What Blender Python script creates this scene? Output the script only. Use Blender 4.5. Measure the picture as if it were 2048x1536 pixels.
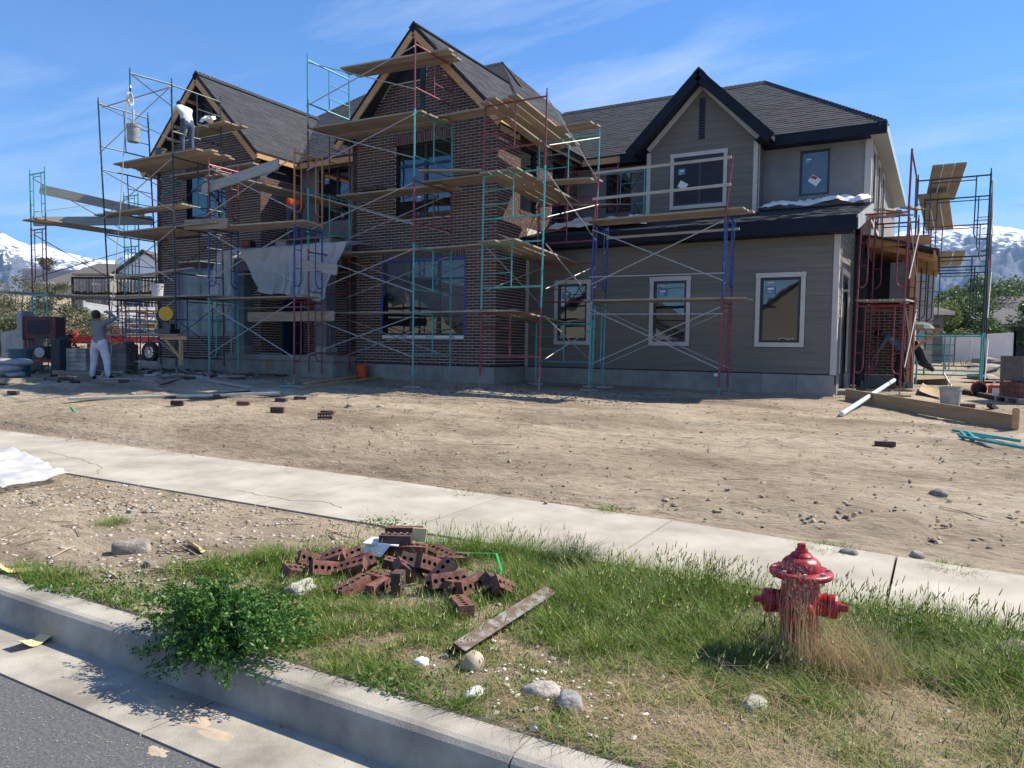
import bpy, bmesh, math, random
import numpy as np
from mathutils import Vector, Matrix, Quaternion
random.seed(7); rng=np.random.default_rng(7)
sc=bpy.context.scene; col=sc.collection
for o in list(bpy.data.objects): bpy.data.objects.remove(o)
# ---------------- camera, sky, sun, exposure ----------------
FPX=1500.; YAW,PIT,ROL=[math.radians(a) for a in (29.8,2.65,-0.87)]
CAM=np.array([0,0,0.96])
_F=np.array([-math.sin(YAW)*math.cos(PIT),math.cos(YAW)*math.cos(PIT),-math.sin(PIT)])
_r=np.array([math.cos(YAW),math.sin(YAW),0]); _d=np.cross(_F,_r)
RT=np.array([math.cos(ROL)*_r+math.sin(ROL)*_d,-math.sin(ROL)*_r+math.cos(ROL)*_d,_F])
cd=bpy.data.cameras.new('camera'); cam=bpy.data.objects.new('camera',cd); col.objects.link(cam)
cd.sensor_width=36; cd.lens=36*FPX/2048; cd.clip_start=.05; cd.clip_end=30000
m=Matrix.Identity(4)
for i in range(3): m[i][0]=RT[0][i]; m[i][1]=-RT[1][i]; m[i][2]=-RT[2][i]; m[i][3]=CAM[i]
cam.matrix_world=m; sc.camera=cam
SUN=Vector((1,1,1.43)).normalized()
w=bpy.data.worlds.new('World'); sc.world=w; w.use_nodes=True
nt=w.node_tree; N=nt.nodes; L=nt.links; N.clear()
out=N.new('ShaderNodeOutputWorld'); bg=N.new('ShaderNodeBackground'); sky=N.new('ShaderNodeTexSky')
sky.sky_type='NISHITA'; sky.sun_disc=False; sky.sun_elevation=math.asin(SUN.z); sky.sun_rotation=math.atan2(SUN.x,SUN.y)
sky.altitude=1400; sky.air_density=1.35; sky.dust_density=.35; sky.ozone_density=3.0
bg.inputs[1].default_value=.066
tc=N.new('ShaderNodeTexCoord'); sep=N.new('ShaderNodeSeparateXYZ'); L.new(tc.outputs['Generated'],sep.inputs[0])
# project the view direction on a flat cloud layer: d.xy/(d.z+.12)
ad=N.new('ShaderNodeMath'); ad.operation='ADD'; ad.inputs[1].default_value=.10; L.new(sep.outputs[2],ad.inputs[0])
mx=N.new('ShaderNodeMath'); mx.operation='MAXIMUM'; mx.inputs[1].default_value=.02; L.new(ad.outputs[0],mx.inputs[0])
dv=N.new('ShaderNodeVectorMath'); dv.operation='DIVIDE'; cmb=N.new('ShaderNodeCombineXYZ')
for i in range(3): L.new(mx.outputs[0],cmb.inputs[i])
L.new(tc.outputs['Generated'],dv.inputs[0]); L.new(cmb.outputs[0],dv.inputs[1])
mp=N.new('ShaderNodeMapping'); mp.inputs['Rotation'].default_value=(0,0,math.radians(38)); mp.inputs['Scale'].default_value=(.42,1.25,.0); mp.inputs['Location'].default_value=(2.3,.7,0)
L.new(dv.outputs[0],mp.inputs[0])
def noise(tree,scale,detail,rough,vec=None,dist=0):
    n=tree.nodes.new('ShaderNodeTexNoise'); n.inputs['Scale'].default_value=scale; n.inputs['Detail'].default_value=detail
    n.inputs['Roughness'].default_value=rough; n.inputs['Distortion'].default_value=dist
    if vec is not None: tree.links.new(vec,n.inputs['Vector'])
    return n
def ramp(tree,fac,stops,mode='LINEAR'):
    r=tree.nodes.new('ShaderNodeValToRGB'); r.color_ramp.interpolation=mode; e=r.color_ramp.elements
    while len(e)<len(stops): e.new(.5)
    for k,(p,c) in enumerate(stops): e[k].position=p; e[k].color=(*c,1) if len(c)==3 else c
    if fac is not None: tree.links.new(fac,r.inputs[0])
    return r
n1=noise(nt,1.1,7,.62,mp.outputs[0],.5); r1=ramp(nt,n1.outputs[0],[(.45,(0,0,0)),(.76,(.62,.62,.62))])
# low bank of cumulus towards the horizon
mp2=N.new('ShaderNodeMapping'); mp2.inputs['Scale'].default_value=(3.2,3.2,9.5); L.new(tc.outputs['Generated'],mp2.inputs[0])
n2=noise(nt,1.6,9,.58,mp2.outputs[0]); r2=ramp(nt,n2.outputs[0],[(.46,(0,0,0)),(.60,(.8,.8,.8))])
bz=ramp(nt,sep.outputs[2],[(.02,(.55,.55,.55)),(.12,(.30,.30,.30)),(.30,(.04,.04,.04)),(.36,(0,0,0))])
ml=N.new('ShaderNodeMath'); ml.operation='MULTIPLY'; L.new(r2.outputs[0],ml.inputs[0]); L.new(bz.outputs[0],ml.inputs[1])
mm=N.new('ShaderNodeMath'); mm.operation='MAXIMUM'; L.new(r1.outputs[0],mm.inputs[0]); L.new(ml.outputs[0],mm.inputs[1])
tint=N.new('ShaderNodeMixRGB'); tint.blend_type='MULTIPLY'; tint.inputs[0].default_value=1; tint.inputs[2].default_value=(.43,.90,1.43,1)
L.new(sky.outputs[0],tint.inputs[1])
mix=N.new('ShaderNodeMixRGB'); L.new(mm.outputs[0],mix.inputs[0]); L.new(tint.outputs[0],mix.inputs[1]); mix.inputs[2].default_value=(8.2,8.9,10,1)
L.new(mix.outputs[0],bg.inputs[0]); L.new(bg.outputs[0],out.inputs[0])
ld=bpy.data.lights.new('sun','SUN'); ld.energy=5.0; ld.angle=math.radians(.53); ld.color=(1,.915,.77)
so=bpy.data.objects.new('sun',ld); col.objects.link(so); so.rotation_euler=SUN.to_track_quat('Z','Y').to_euler(); so.location=(0,0,50)
sc.view_settings.view_transform='Standard'; sc.view_settings.look='None'; sc.view_settings.gamma=1; sc.view_settings.exposure=0.95
sc.view_settings.use_curve_mapping=False
sc.render.engine='CYCLES'; sc.cycles.max_bounces=6; sc.cycles.transparent_max_bounces=12; sc.cycles.diffuse_bounces=3
# ---------------- helpers ----------------
def ray(x,y): return RT.T@np.array([(x-1024)/FPX,(y-768)/FPX,1.])
def W(x,y,ax,v):
    "world point where the sight line through a photo pixel meets the plane ax=v"
    d=ray(x,y); i='XYZ'.index(ax); t=(v-CAM[i])/d[i]; return Vector(CAM+t*d)
def dep(x,y,Z): return Vector(CAM+ray(x,y)*Z)
def lerp(v,xs,ys): return float(np.interp(v,xs,ys))
def Gbase(X,Y):
    X=np.asarray(X,float);Y=np.asarray(Y,float)
    A=np.interp(Y,[6.6,9,12,14.5,17.3,30,60],[-.6,-.36,-.17,-.07,.05,.25,.5])
    Bm=np.clip((-2-X)/16,0,1); Cc=np.interp(Y,[6.6,9,12,15.5,30],[0,.26,.27,.18,.1])
    z=A+Bm*Cc
    t=np.clip((-30-X)/34,0,1); hill=4.3*t*t*(3-2*t)*np.clip((Y-8)/8,0,1)
    return z+hill
def G(X,Y): return float(Gbase(X,Y))
def GP(x,y):
    "ground point seen at a photo pixel"
    d=ray(x,y); z=-.3
    for _ in range(60):
        t=(z-CAM[2])/d[2]
        if t<0: t=200
        p=CAM+d*t; z=.6*z+.4*G(p[0],p[1])
    return Vector((p[0],p[1],G(p[0],p[1])))
MATS={}
def mat(name,c1,c2=None,scale=8,rough=.8,island=0,bump=0,bscale=40,metal=0,spec=.5,stretch=(1,1,1),detail=5,lo=.35,hi=.65,obj=True,ir=None,spec_c=None,sss=0,trans=0):
    if name in MATS: return MATS[name]
    mt=bpy.data.materials.new(name); mt.use_nodes=True; t=mt.node_tree; b=t.nodes['Principled BSDF']
    b.inputs['Roughness'].default_value=rough; b.inputs['Metallic'].default_value=metal; b.inputs['Specular IOR Level'].default_value=spec
    b.inputs['Base Color'].default_value=(*c1,1)
    tc=t.nodes.new('ShaderNodeTexCoord'); mp=t.nodes.new('ShaderNodeMapping'); mp.inputs['Scale'].default_value=stretch
    t.links.new(tc.outputs['Object'],mp.inputs[0]); last=None
    if c2 is not None:
        n=noise(t,scale,detail,.6,mp.outputs[0]); r=ramp(t,n.outputs[0],[(lo,c1),(hi,c2)]); last=r.outputs[0]
    if island:
        g=t.nodes.new('ShaderNodeNewGeometry'); oi=t.nodes.new('ShaderNodeObjectInfo'); a=t.nodes.new('ShaderNodeMath'); a.operation='ADD'
        t.links.new(g.outputs['Random Per Island'],a.inputs[0]); t.links.new(oi.outputs['Random'],a.inputs[1])
        f=t.nodes.new('ShaderNodeMath'); f.operation='FRACT'; t.links.new(a.outputs[0],f.inputs[0])
        if ir is not None:
            r=ramp(t,f.outputs[0],ir); x=t.nodes.new('ShaderNodeMixRGB'); x.blend_type='MULTIPLY'; x.inputs[0].default_value=1
            if last is not None: t.links.new(last,x.inputs[1])
            else: x.inputs[1].default_value=(*c1,1)
            t.links.new(r.outputs[0],x.inputs[2]); last=x.outputs[0]
        else:
            mr=t.nodes.new('ShaderNodeMapRange'); mr.inputs[3].default_value=1-island; mr.inputs[4].default_value=1+island; t.links.new(f.outputs[0],mr.inputs[0])
            x=t.nodes.new('ShaderNodeMixRGB'); x.blend_type='MULTIPLY'; x.inputs[0].default_value=1
            if last is not None: t.links.new(last,x.inputs[1])
            else: x.inputs[1].default_value=(*c1,1)
            t.links.new(mr.outputs[0],x.inputs[2]); last=x.outputs[0]
    if last is not None: t.links.new(last,b.inputs['Base Color'])
    if bump:
        n=noise(t,bscale,6,.65,mp.outputs[0]); bp=t.nodes.new('ShaderNodeBump'); bp.inputs['Strength'].default_value=bump; bp.inputs['Distance'].default_value=.02
        t.links.new(n.outputs[0],bp.inputs['Height']); t.links.new(bp.outputs[0],b.inputs['Normal'])
    if trans:
        # thin leaf: part of the light goes through
        tr=t.nodes.new('ShaderNodeBsdfTranslucent'); ms=t.nodes.new('ShaderNodeMixShader'); ms.inputs[0].default_value=trans
        if last is not None: t.links.new(last,tr.inputs[0])
        else: tr.inputs[0].default_value=(*c1,1)
        t.links.new(b.outputs[0],ms.inputs[1]); t.links.new(tr.outputs[0],ms.inputs[2]); t.links.new(ms.outputs[0],t.nodes['Material Output'].inputs[0])
    MATS[name]=mt; return mt
class MB:
    "collects faces; build() links them as one mesh object"
    def __init__(s): s.v=[]; s.f=[]; s.m=[]
    def add(s,vs,fs,mi=0):
        k=len(s.v); s.v.extend([tuple(v) for v in vs]); s.f.extend([tuple(i+k for i in f) for f in fs]); s.m.extend([mi]*len(fs)); return s
    def box(s,a,b,mi=0):
        x0,y0,z0=a;x1,y1,z1=b
        return s.add([(x0,y0,z0),(x1,y0,z0),(x1,y1,z0),(x0,y1,z0),(x0,y0,z1),(x1,y0,z1),(x1,y1,z1),(x0,y1,z1)],
            [(0,3,2,1),(4,5,6,7),(0,1,5,4),(1,2,6,5),(2,3,7,6),(3,0,4,7)],mi)
    def obox(s,c,ax,ay,az,mi=0):
        "box from centre and three half-vectors"
        c=Vector(c);ax=Vector(ax);ay=Vector(ay);az=Vector(az)
        P=[c-ax-ay-az,c+ax-ay-az,c+ax+ay-az,c-ax+ay-az,c-ax-ay+az,c+ax-ay+az,c+ax+ay+az,c-ax+ay+az]
        return s.add(P,[(0,3,2,1),(4,5,6,7),(0,1,5,4),(1,2,6,5),(2,3,7,6),(3,0,4,7)],mi)
    def beam(s,A,B,w,h,up=(0,0,1),mi=0):
        A=Vector(A);B=Vector(B);d=(B-A);u=Vector(up);sd=d.cross(u)
        if sd.length<1e-6: sd=d.cross(Vector((1,0,0)))
        sd.normalize(); uu=sd.cross(d).normalized(); return s.obox((A+B)/2,d/2,sd*w/2,uu*h/2,mi)
    def tube(s,pts,r,n=8,mi=0,cap=True):
        pts=[Vector(p) for p in pts]; rr=r if isinstance(r,(list,tuple)) else [r]*len(pts); k=len(s.v); prev=None
        for i,p in enumerate(pts):
            d=(pts[min(i+1,len(pts)-1)]-pts[max(i-1,0)]).normalized()
            if prev is None:
                a=d.cross(Vector((0,0,1)));
                if a.length<.1: a=d.cross(Vector((1,0,0)))
                a.normalize()
            else:
                a=prev-d*prev.dot(d)
                a.normalize()
            prev=a; b=d.cross(a)
            for j in range(n):
                t=2*math.pi*j/n; s.v.append(tuple(p+(a*math.cos(t)+b*math.sin(t))*rr[i]))
        for i in range(len(pts)-1):
            for j in range(n):
                q=(j+1)%n; s.f.append((k+i*n+j,k+i*n+q,k+(i+1)*n+q,k+(i+1)*n+j)); s.m.append(mi)
        if cap:
            s.f.append(tuple(k+j for j in reversed(range(n)))); s.m.append(mi)
            e=k+(len(pts)-1)*n; s.f.append(tuple(e+j for j in range(n))); s.m.append(mi)
        return s
    def lathe(s,c,prof,n=24,mi=0,axis=(0,0,1),rfun=None):
        c=Vector(c);ax=Vector(axis).normalized(); a=ax.orthogonal().normalized(); b=ax.cross(a); k=len(s.v)
        for r,z in prof:
            for j in range(n):
                t=2*math.pi*j/n; q=r*(rfun(t,z) if rfun else 1); s.v.append(tuple(c+ax*z+(a*math.cos(t)+b*math.sin(t))*q))
        for i in range(len(prof)-1):
            for j in range(n):
                q=(j+1)%n; s.f.append((k+i*n+j,k+i*n+q,k+(i+1)*n+q,k+(i+1)*n+j)); s.m.append(mi)
        return s
    def prism(s,poly,d,mi=0):
        "poly: planar list of 3D points, extruded by vector d"
        P=[Vector(p) for p in poly];d=Vector(d);n=len(P)
        return s.add(P+[p+d for p in P],[tuple(range(n-1,-1,-1)),tuple(range(n,2*n))]+[(i,(i+1)%n,n+(i+1)%n,n+i) for i in range(n)],mi)
    def build(s,name,mt,parent=None,smooth=False,kind=None,label=None,loc=None):
        me=bpy.data.meshes.new(name); off=Vector((0,0,0))
        if parent is not None: off=Vector(parent['_o'])
        if loc is not None: off=Vector(loc)
        v=np.array(s.v,float).reshape(-1,3)-np.array(off)
        me.from_pydata(v.tolist(),[],s.f)
        for x in (mt if isinstance(mt,(list,tuple)) else [mt]): me.materials.append(x)
        if isinstance(mt,(list,tuple)) and len(mt)>1: me.polygons.foreach_set('material_index',s.m)
        if smooth: me.polygons.foreach_set('use_smooth',[True]*len(me.polygons))
        me.update(); o=bpy.data.objects.new(name,me); col.objects.link(o)
        if parent is not None: o.parent=parent; o['_o']=tuple(off)
        else: o.location=off; o['_o']=tuple(off)
        if kind: o['kind']=kind
        if label: o['label']=label
        return o
def thing(name,label,cat,loc=(0,0,0),group=None,kind=None):
    o=bpy.data.objects.new(name,None); col.objects.link(o); o.location=loc; o['_o']=tuple(loc); o.empty_display_size=.2
    if kind: o['kind']=kind
    else: o['label']=label; o['category']=cat
    if group: o['group']=group
    return o
def tag(o,label,cat,group=None):
    o['label']=label; o['category']=cat
    if group: o['group']=group
    return o
def inst(name,me,parent,loc,rot=None):
    o=bpy.data.objects.new(name,me); col.objects.link(o); o.parent=parent; o.location=Vector(loc)-Vector(parent['_o'])
    if rot is not None: o.rotation_euler=rot
    return o
def npmesh(name,V,Fq,mt,kind=None,parent=None,smooth=False,mi=None):
    "fast mesh from arrays (faces all of one size)"
    me=bpy.data.meshes.new(name); V=np.asarray(V,np.float32); Fq=np.asarray(Fq,np.int32); k=Fq.shape[1]; nf=len(Fq)
    me.vertices.add(len(V)); me.vertices.foreach_set('co',V.ravel()); me.loops.add(nf*k); me.loops.foreach_set('vertex_index',Fq.ravel())
    me.polygons.add(nf); me.polygons.foreach_set('loop_start',np.arange(0,nf*k,k,dtype=np.int32))
    me.polygons.foreach_set('loop_total',np.full(nf,k,np.int32))
    if smooth: me.polygons.foreach_set('use_smooth',np.ones(nf,bool))
    for x in (mt if isinstance(mt,(list,tuple)) else [mt]): me.materials.append(x)
    if mi is not None: me.polygons.foreach_set('material_index',np.asarray(mi,np.int32))
    me.update(calc_edges=True); me.validate(); o=bpy.data.objects.new(name,me); col.objects.link(o)
    if kind: o['kind']=kind
    if parent is not None: o.parent=parent; o.location=-Vector(parent['_o'])
    return o
def vnoise(x,y,seed=0,oct=5,lac=2.,gain=.5):
    "cheap value noise"
    x=np.asarray(x,float);y=np.asarray(y,float);s=np.zeros_like(x);a=1.;tot=0
    for o in range(oct):
        xi=np.floor(x).astype(np.int64);yi=np.floor(y).astype(np.int64);fx=x-xi;fy=y-yi;fx=fx*fx*(3-2*fx);fy=fy*fy*(3-2*fy)
        def h(a_,b_):
            n=(a_*374761393+b_*668265263+(seed+o)*974634777)&0x7fffffff; n=(n^(n>>13))*1274126177&0x7fffffff; return ((n^(n>>16))&0xffff)/65535.
        s+=a*((h(xi,yi)*(1-fx)+h(xi+1,yi)*fx)*(1-fy)+(h(xi,yi+1)*(1-fx)+h(xi+1,yi+1)*fx)*fy); tot+=a; a*=gain; x=x*lac+17.3; y=y*lac+9.1
    return s/tot
# ---------------- materials ----------------
def dirtmat():
    mt=bpy.data.materials.new('dirt'); mt.use_nodes=True; t=mt.node_tree; b=t.nodes['Principled BSDF']; b.inputs['Roughness'].default_value=.97; b.inputs['Specular IOR Level'].default_value=.15
    tc=t.nodes.new('ShaderNodeTexCoord'); mp=t.nodes.new('ShaderNodeMapping'); mp.inputs['Scale'].default_value=(.5,1.2,1); mp.inputs['Rotation'].default_value=(0,0,.25); t.links.new(tc.outputs['Object'],mp.inputs[0])
    n1=noise(t,.55,8,.62,mp.outputs[0],.4); r1=ramp(t,n1.outputs[0],[(.33,(.215,.168,.118)),(.52,(.37,.302,.220)),(.68,(.48,.405,.305))])
    n2=noise(t,9,8,.75,mp.outputs[0]); r2=ramp(t,n2.outputs[0],[(.30,(.52,.50,.48)),(.50,(.95,.95,.95)),(.72,(1.25,1.25,1.25))])
    n3=noise(t,70,3,.7,tc.outputs['Object']); r3=ramp(t,n3.outputs[0],[(.30,(.55,.53,.5)),(.42,(1,1,1)),(.66,(1,1,1)),(.74,(1.45,1.45,1.45))])
    x=t.nodes.new('ShaderNodeMixRGB'); x.blend_type='MULTIPLY'; x.inputs[0].default_value=1; t.links.new(r1.outputs[0],x.inputs[1]); t.links.new(r2.outputs[0],x.inputs[2])
    y=t.nodes.new('ShaderNodeMixRGB'); y.blend_type='MULTIPLY'; y.inputs[0].default_value=1; t.links.new(x.outputs[0],y.inputs[1]); t.links.new(r3.outputs[0],y.inputs[2]); t.links.new(y.outputs[0],b.inputs['Base Color'])
    n4=noise(t,14,9,.72,mp.outputs[0]); bp=t.nodes.new('ShaderNodeBump'); bp.inputs['Strength'].default_value=.9; bp.inputs['Distance'].default_value=.05; t.links.new(n4.outputs[0],bp.inputs['Height']); t.links.new(bp.outputs[0],b.inputs['Normal']); MATS['dirt']=mt; return mt
M_dirt=dirtmat()
M_conc=mat('sidewalk_concrete',(.30,.27,.215),(.46,.42,.35),1.4,.85,bump=.12,bscale=160,island=.035,detail=8)
M_kerb=mat('kerb_concrete',(.20,.182,.152),(.42,.39,.33),2.2,.9,bump=.3,bscale=130,detail=9)
M_found=mat('foundation_concrete',(.20,.185,.165),(.31,.29,.26),2,.9,bump=.25,bscale=60,island=.05)
M_asph=mat('asphalt',(.075,.077,.080),(.145,.147,.148),60,.9,bump=.5,bscale=220,detail=4)
M_mortar=mat('mortar',(.46,.43,.385),(.58,.55,.50),30,.95)
M_brick=mat('brick_face',(.62,.62,.62),(1.05,1.0,1.0),14,.85,island=1,bump=.35,bscale=70,ir=[(0,(.060,.035,.030)),(.35,(.092,.052,.043)),(.75,(.145,.064,.051)),(1,(.078,.044,.037))])
M_rbrick=mat('new_brick',(.65,.6,.6),(1.5,1.55,1.5),16,.85,island=1,bump=.35,bscale=60,ir=[(0,(.105,.042,.034)),(.5,(.16,.065,.05)),(1,(.09,.042,.036))])
M_hole=mat('brick_core_hole',(.012,.008,.007),rough=1)
M_side=mat('grey_siding',(.142,.128,.107),(.168,.151,.127),3,.75,island=.06,bump=.15,bscale=60,stretch=(.3,1,6))
M_trim=mat('pale_trim',(.47,.43,.40),(.53,.49,.455),5,.7)
M_stuc=mat('grey_stucco',(.19,.182,.178),(.265,.255,.25),1.6,.95,bump=.5,bscale=90,detail=8)
M_navy=mat('navy_fascia',(.006,.010,.019),(.010,.015,.027),4,.75,spec=.25)
M_wood=mat('raw_lumber',(.42,.235,.105),(.56,.33,.16),6,.8,stretch=(1,1,8),island=.1)
M_ply=mat('scaffold_plank',(.235,.190,.142),(.37,.312,.243),7,.85,stretch=(.35,5,5),island=.22,bump=.2,bscale=40,detail=8)
M_pgrey=mat('weathered_plank',(.26,.245,.22),(.38,.355,.31),7,.9,stretch=(.35,5,5),island=.15,bump=.2,bscale=40)
M_shin=mat('asphalt_shingle',(.029,.033,.041),(.050,.055,.065),50,.95,island=.22,bump=.5,bscale=200)
M_soff=mat('soffit_metal',(.36,.37,.37),rough=.5)
M_black=mat('window_frame',(.012,.013,.016),rough=.35)
M_teal=mat('teal_steel_paint',(.045,.30,.30),(.10,.40,.385),9,.45,lo=.3,hi=.8,metal=.2)
M_red=mat('maroon_steel_paint',(.19,.028,.045),(.28,.09,.10),11,.45,lo=.45,hi=.8,metal=.2)
M_blue=mat('blue_steel_paint',(.012,.045,.20),(.08,.13,.33),13,.4,lo=.5,hi=.85,metal=.2)
M_gold=mat('yellow_steel_paint',(.42,.19,.05),(.33,.17,.07),9,.5,metal=.2)
M_dgreen=mat('dark_green_steel',(.022,.04,.042),(.05,.085,.08),9,.45,lo=.4,hi=.8,metal=.3)
M_galv=mat('galvanised_steel',(.30,.31,.31),(.42,.43,.43),20,.55,metal=.25)
M_steel=mat('bare_steel',(.25,.24,.22),rough=.5,metal=.6)
M_white=mat('white_vinyl',(.74,.75,.77),(.80,.80,.82),2,.45)
M_paper=mat('white_paper',(.74,.73,.70),rough=.7)
M_label=mat('blue_label',(.07,.16,.30),rough=.5)
M_stick=mat('yellow_card',(.62,.50,.24),rough=.8)
M_tape=mat('blue_tape',(.01,.07,.45),rough=.4)
M_skin=mat('skin',(.30,.16,.10),rough=.55); M_hair=mat('hair',(.012,.009,.008),rough=.6)
M_orange=mat('orange_plastic',(.60,.075,.012),rough=.4)
M_grey=mat('grey_plastic',(.20,.215,.225),(.33,.34,.34),8,.6)
M_hyd=mat('hydrant_red_paint',(.22,.006,.012),(.40,.018,.028),26,.36,bump=.12,bscale=90,detail=9)
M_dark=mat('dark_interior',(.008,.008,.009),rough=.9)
M_house=mat('dark_sheathing',(.010,.012,.018),(.02,.022,.03),4,.7)
M_rock=mat('pale_stone',(.24,.21,.17),(.40,.36,.31),7,.9,island=.3,bump=.5,bscale=40)
M_cloth=mat('white_tarp',(.68,.66,.61),(.78,.76,.72),4,.8,bump=.3,bscale=9)
def glassmat(name,c,ior,rough=.015):
    mt=bpy.data.materials.new(name); mt.use_nodes=True; b=mt.node_tree.nodes['Principled BSDF']
    b.inputs['Base Color'].default_value=(*c,1); b.inputs['Roughness'].default_value=rough; b.inputs['IOR'].default_value=ior
    t=mt.node_tree; tc=t.nodes.new('ShaderNodeTexCoord'); n=noise(t,1.1,2,.5,tc.outputs['Object']); bp=t.nodes.new('ShaderNodeBump')
    bp.inputs['Strength'].default_value=.10; bp.inputs['Distance'].default_value=.06; t.links.new(n.outputs[0],bp.inputs['Height']); t.links.new(bp.outputs[0],b.inputs['Normal'])
    return mt
M_glass=glassmat('window_glass',(.010,.013,.016),1.95)
def sheet(name,c,alpha):
    mt=bpy.data.materials.new(name); mt.use_nodes=True; t=mt.node_tree; b=t.nodes['Principled BSDF']; b.inputs['Base Color'].default_value=(*c,1); b.inputs['Roughness'].default_value=.35
    tr=t.nodes.new('ShaderNodeBsdfTransparent'); tl=t.nodes.new('ShaderNodeBsdfTranslucent'); tl.inputs[0].default_value=(*c,1)
    a=t.nodes.new('ShaderNodeMixShader'); a.inputs[0].default_value=.35; t.links.new(b.outputs[0],a.inputs[1]); t.links.new(tl.outputs[0],a.inputs[2])
    s=t.nodes.new('ShaderNodeMixShader'); s.inputs[0].default_value=alpha; t.links.new(tr.outputs[0],s.inputs[1]); t.links.new(a.outputs[0],s.inputs[2])
    t.links.new(s.outputs[0],t.nodes['Material Output'].inputs[0]); return mt
M_plas=sheet('plastic_sheeting',(.72,.73,.74),.82); M_plas3=sheet('milky_film',(.42,.45,.50),.52); M_plas2=sheet('window_film',(.30,.33,.38),.30)
M_grass=mat('green_grass',(1,1,1),rough=.6,island=1,trans=.4,ir=[(0,(.05,.135,.010)),(.4,(.105,.215,.018)),(.74,(.20,.29,.035)),(.90,(.36,.33,.12)),(1,(.44,.38,.18))])
M_straw=mat('dry_straw',(1,1,1),rough=.7,island=1,trans=.25,ir=[(0,(.40,.29,.14)),(.6,(.52,.40,.22)),(1,(.34,.26,.16))])
M_head=mat('foxtail_heads',(1,1,1),rough=.7,island=1,trans=.25,ir=[(0,(.13,.19,.045)),(.6,(.22,.26,.08)),(1,(.34,.31,.14))])
M_leaf=mat('alfalfa_leaf',(1,1,1),rough=.5,island=1,trans=.3,ir=[(0,(.035,.11,.014)),(.6,(.065,.17,.022)),(1,(.13,.25,.038))])
M_tree=mat('tree_leaf',(1,1,1),rough=.6,island=1,trans=.3,ir=[(0,(.045,.085,.022)),(.6,(.075,.13,.035)),(1,(.13,.17,.05))])
M_bushl=mat('sage_bush_leaf',(1,1,1),rough=.7,island=1,trans=.25,ir=[(0,(.075,.10,.045)),(.6,(.13,.15,.08)),(1,(.22,.21,.13))])
M_bark=mat('bark',(.10,.075,.05),(.18,.14,.10),12,.9,bump=.5,bscale=30)
# ---------------- ground ----------------
def axis_vals(lo,hi,step,far,g=1.28):
    a=list(np.arange(lo,hi,step)); s=step; x=lo; left=[]
    while x>-far: s*=g; x-=s; left.append(x)
    s=step; x=a[-1]; right=[]
    while x<far: s*=g; x+=s; right.append(x)
    return np.array(left[::-1]+a+right)
_f=[19.]; _s=.12
while _f[-1]<9000: _s*=1.25; _f.append(_f[-1]+_s)
ys=np.concatenate([[-9000,-3000,-1000,-300,-100,-40,-15,-5,0,2.0,2.60,2.66,5.08,5.13,6.6,6.61],np.arange(2.72,18.95,.1),_f])
ys=np.unique(np.round(ys,3)); xs=axis_vals(-26,7,.13,9000)
X,Y=np.meshgrid(xs,ys); Z=Gbase(X,Y)
near=(Y>2.6)&(Y<24)&(X>-34)&(X<12)
bump=(vnoise(X*.9,Y*.9,1)-.5)*.09+(vnoise(X*4,Y*4,5,4)-.5)*.035+(vnoise(X*11,Y*11,8,3)-.5)*.018
fade=np.clip((Y-6.75)/.35,0,1); fade2=np.clip((Y-2.66)/.2,0,1)*(1-np.clip((Y-4.9)/.15,0,1))
fade3=1-np.clip((Y-14.5)/3,0,.7)
Z=Z+np.where(near,bump*(fade*fade3+fade2*.45),0)
cl=np.exp(-(((X+.7)/1.6)**2+((Y-7.3)/.45)**2)); Z+=cl*(vnoise(X*6,Y*6,3,4)-.35)*.16
# worn tyre tracks curving across the lot
for off in (0,1.55):
    yc=9.6+off*.8-.05*(X+8)+1.1*np.sin((X+14)*.13); dd=(Y-yc)/.17; Z=Z-np.where(near,.035*np.exp(-dd**2)-.018*np.exp(-((np.abs(dd)-1.8)/.6)**2),0)*(.4+.9*vnoise(X*.7,Y*.7,19,3))
# rubble heap by the foundation
rb=np.exp(-(((X+11)/4)**2+((Y-15.3)/.45)**2)); Z+=rb*.06*vnoise(X*5,Y*5,31,4)
_fy=np.interp(X,[-6,-1.5,1,14],[6.86,6.62,6.25,6.1]); Z=np.where((Y>5.12)&(Y<_fy-.06),-.72,np.where((Y>5.12)&(Y<_fy+.25),np.minimum(Z,-.592),Z)); Z=np.where(Y<5.12,np.where(Y>2.62,-.62+(bump*fade2*.45),-1.1),Z)
tr=np.exp(-(((X+32)/6)**2+((Y-26)/6)**2)); Z+=tr*1.2*(vnoise(X*.5,Y*.5,41,4))
V=np.stack([X,Y,Z],-1).reshape(-1,3); ny,nx=X.shape; idx=np.arange(ny*nx).reshape(ny,nx)
Fq=np.stack([idx[:-1,:-1],idx[:-1,1:],idx[1:,1:],idx[1:,:-1]],-1).reshape(-1,4)
npmesh('ground',V,Fq,M_dirt,'structure',smooth=True)
def strip_z(x,y): return -.62
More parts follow.
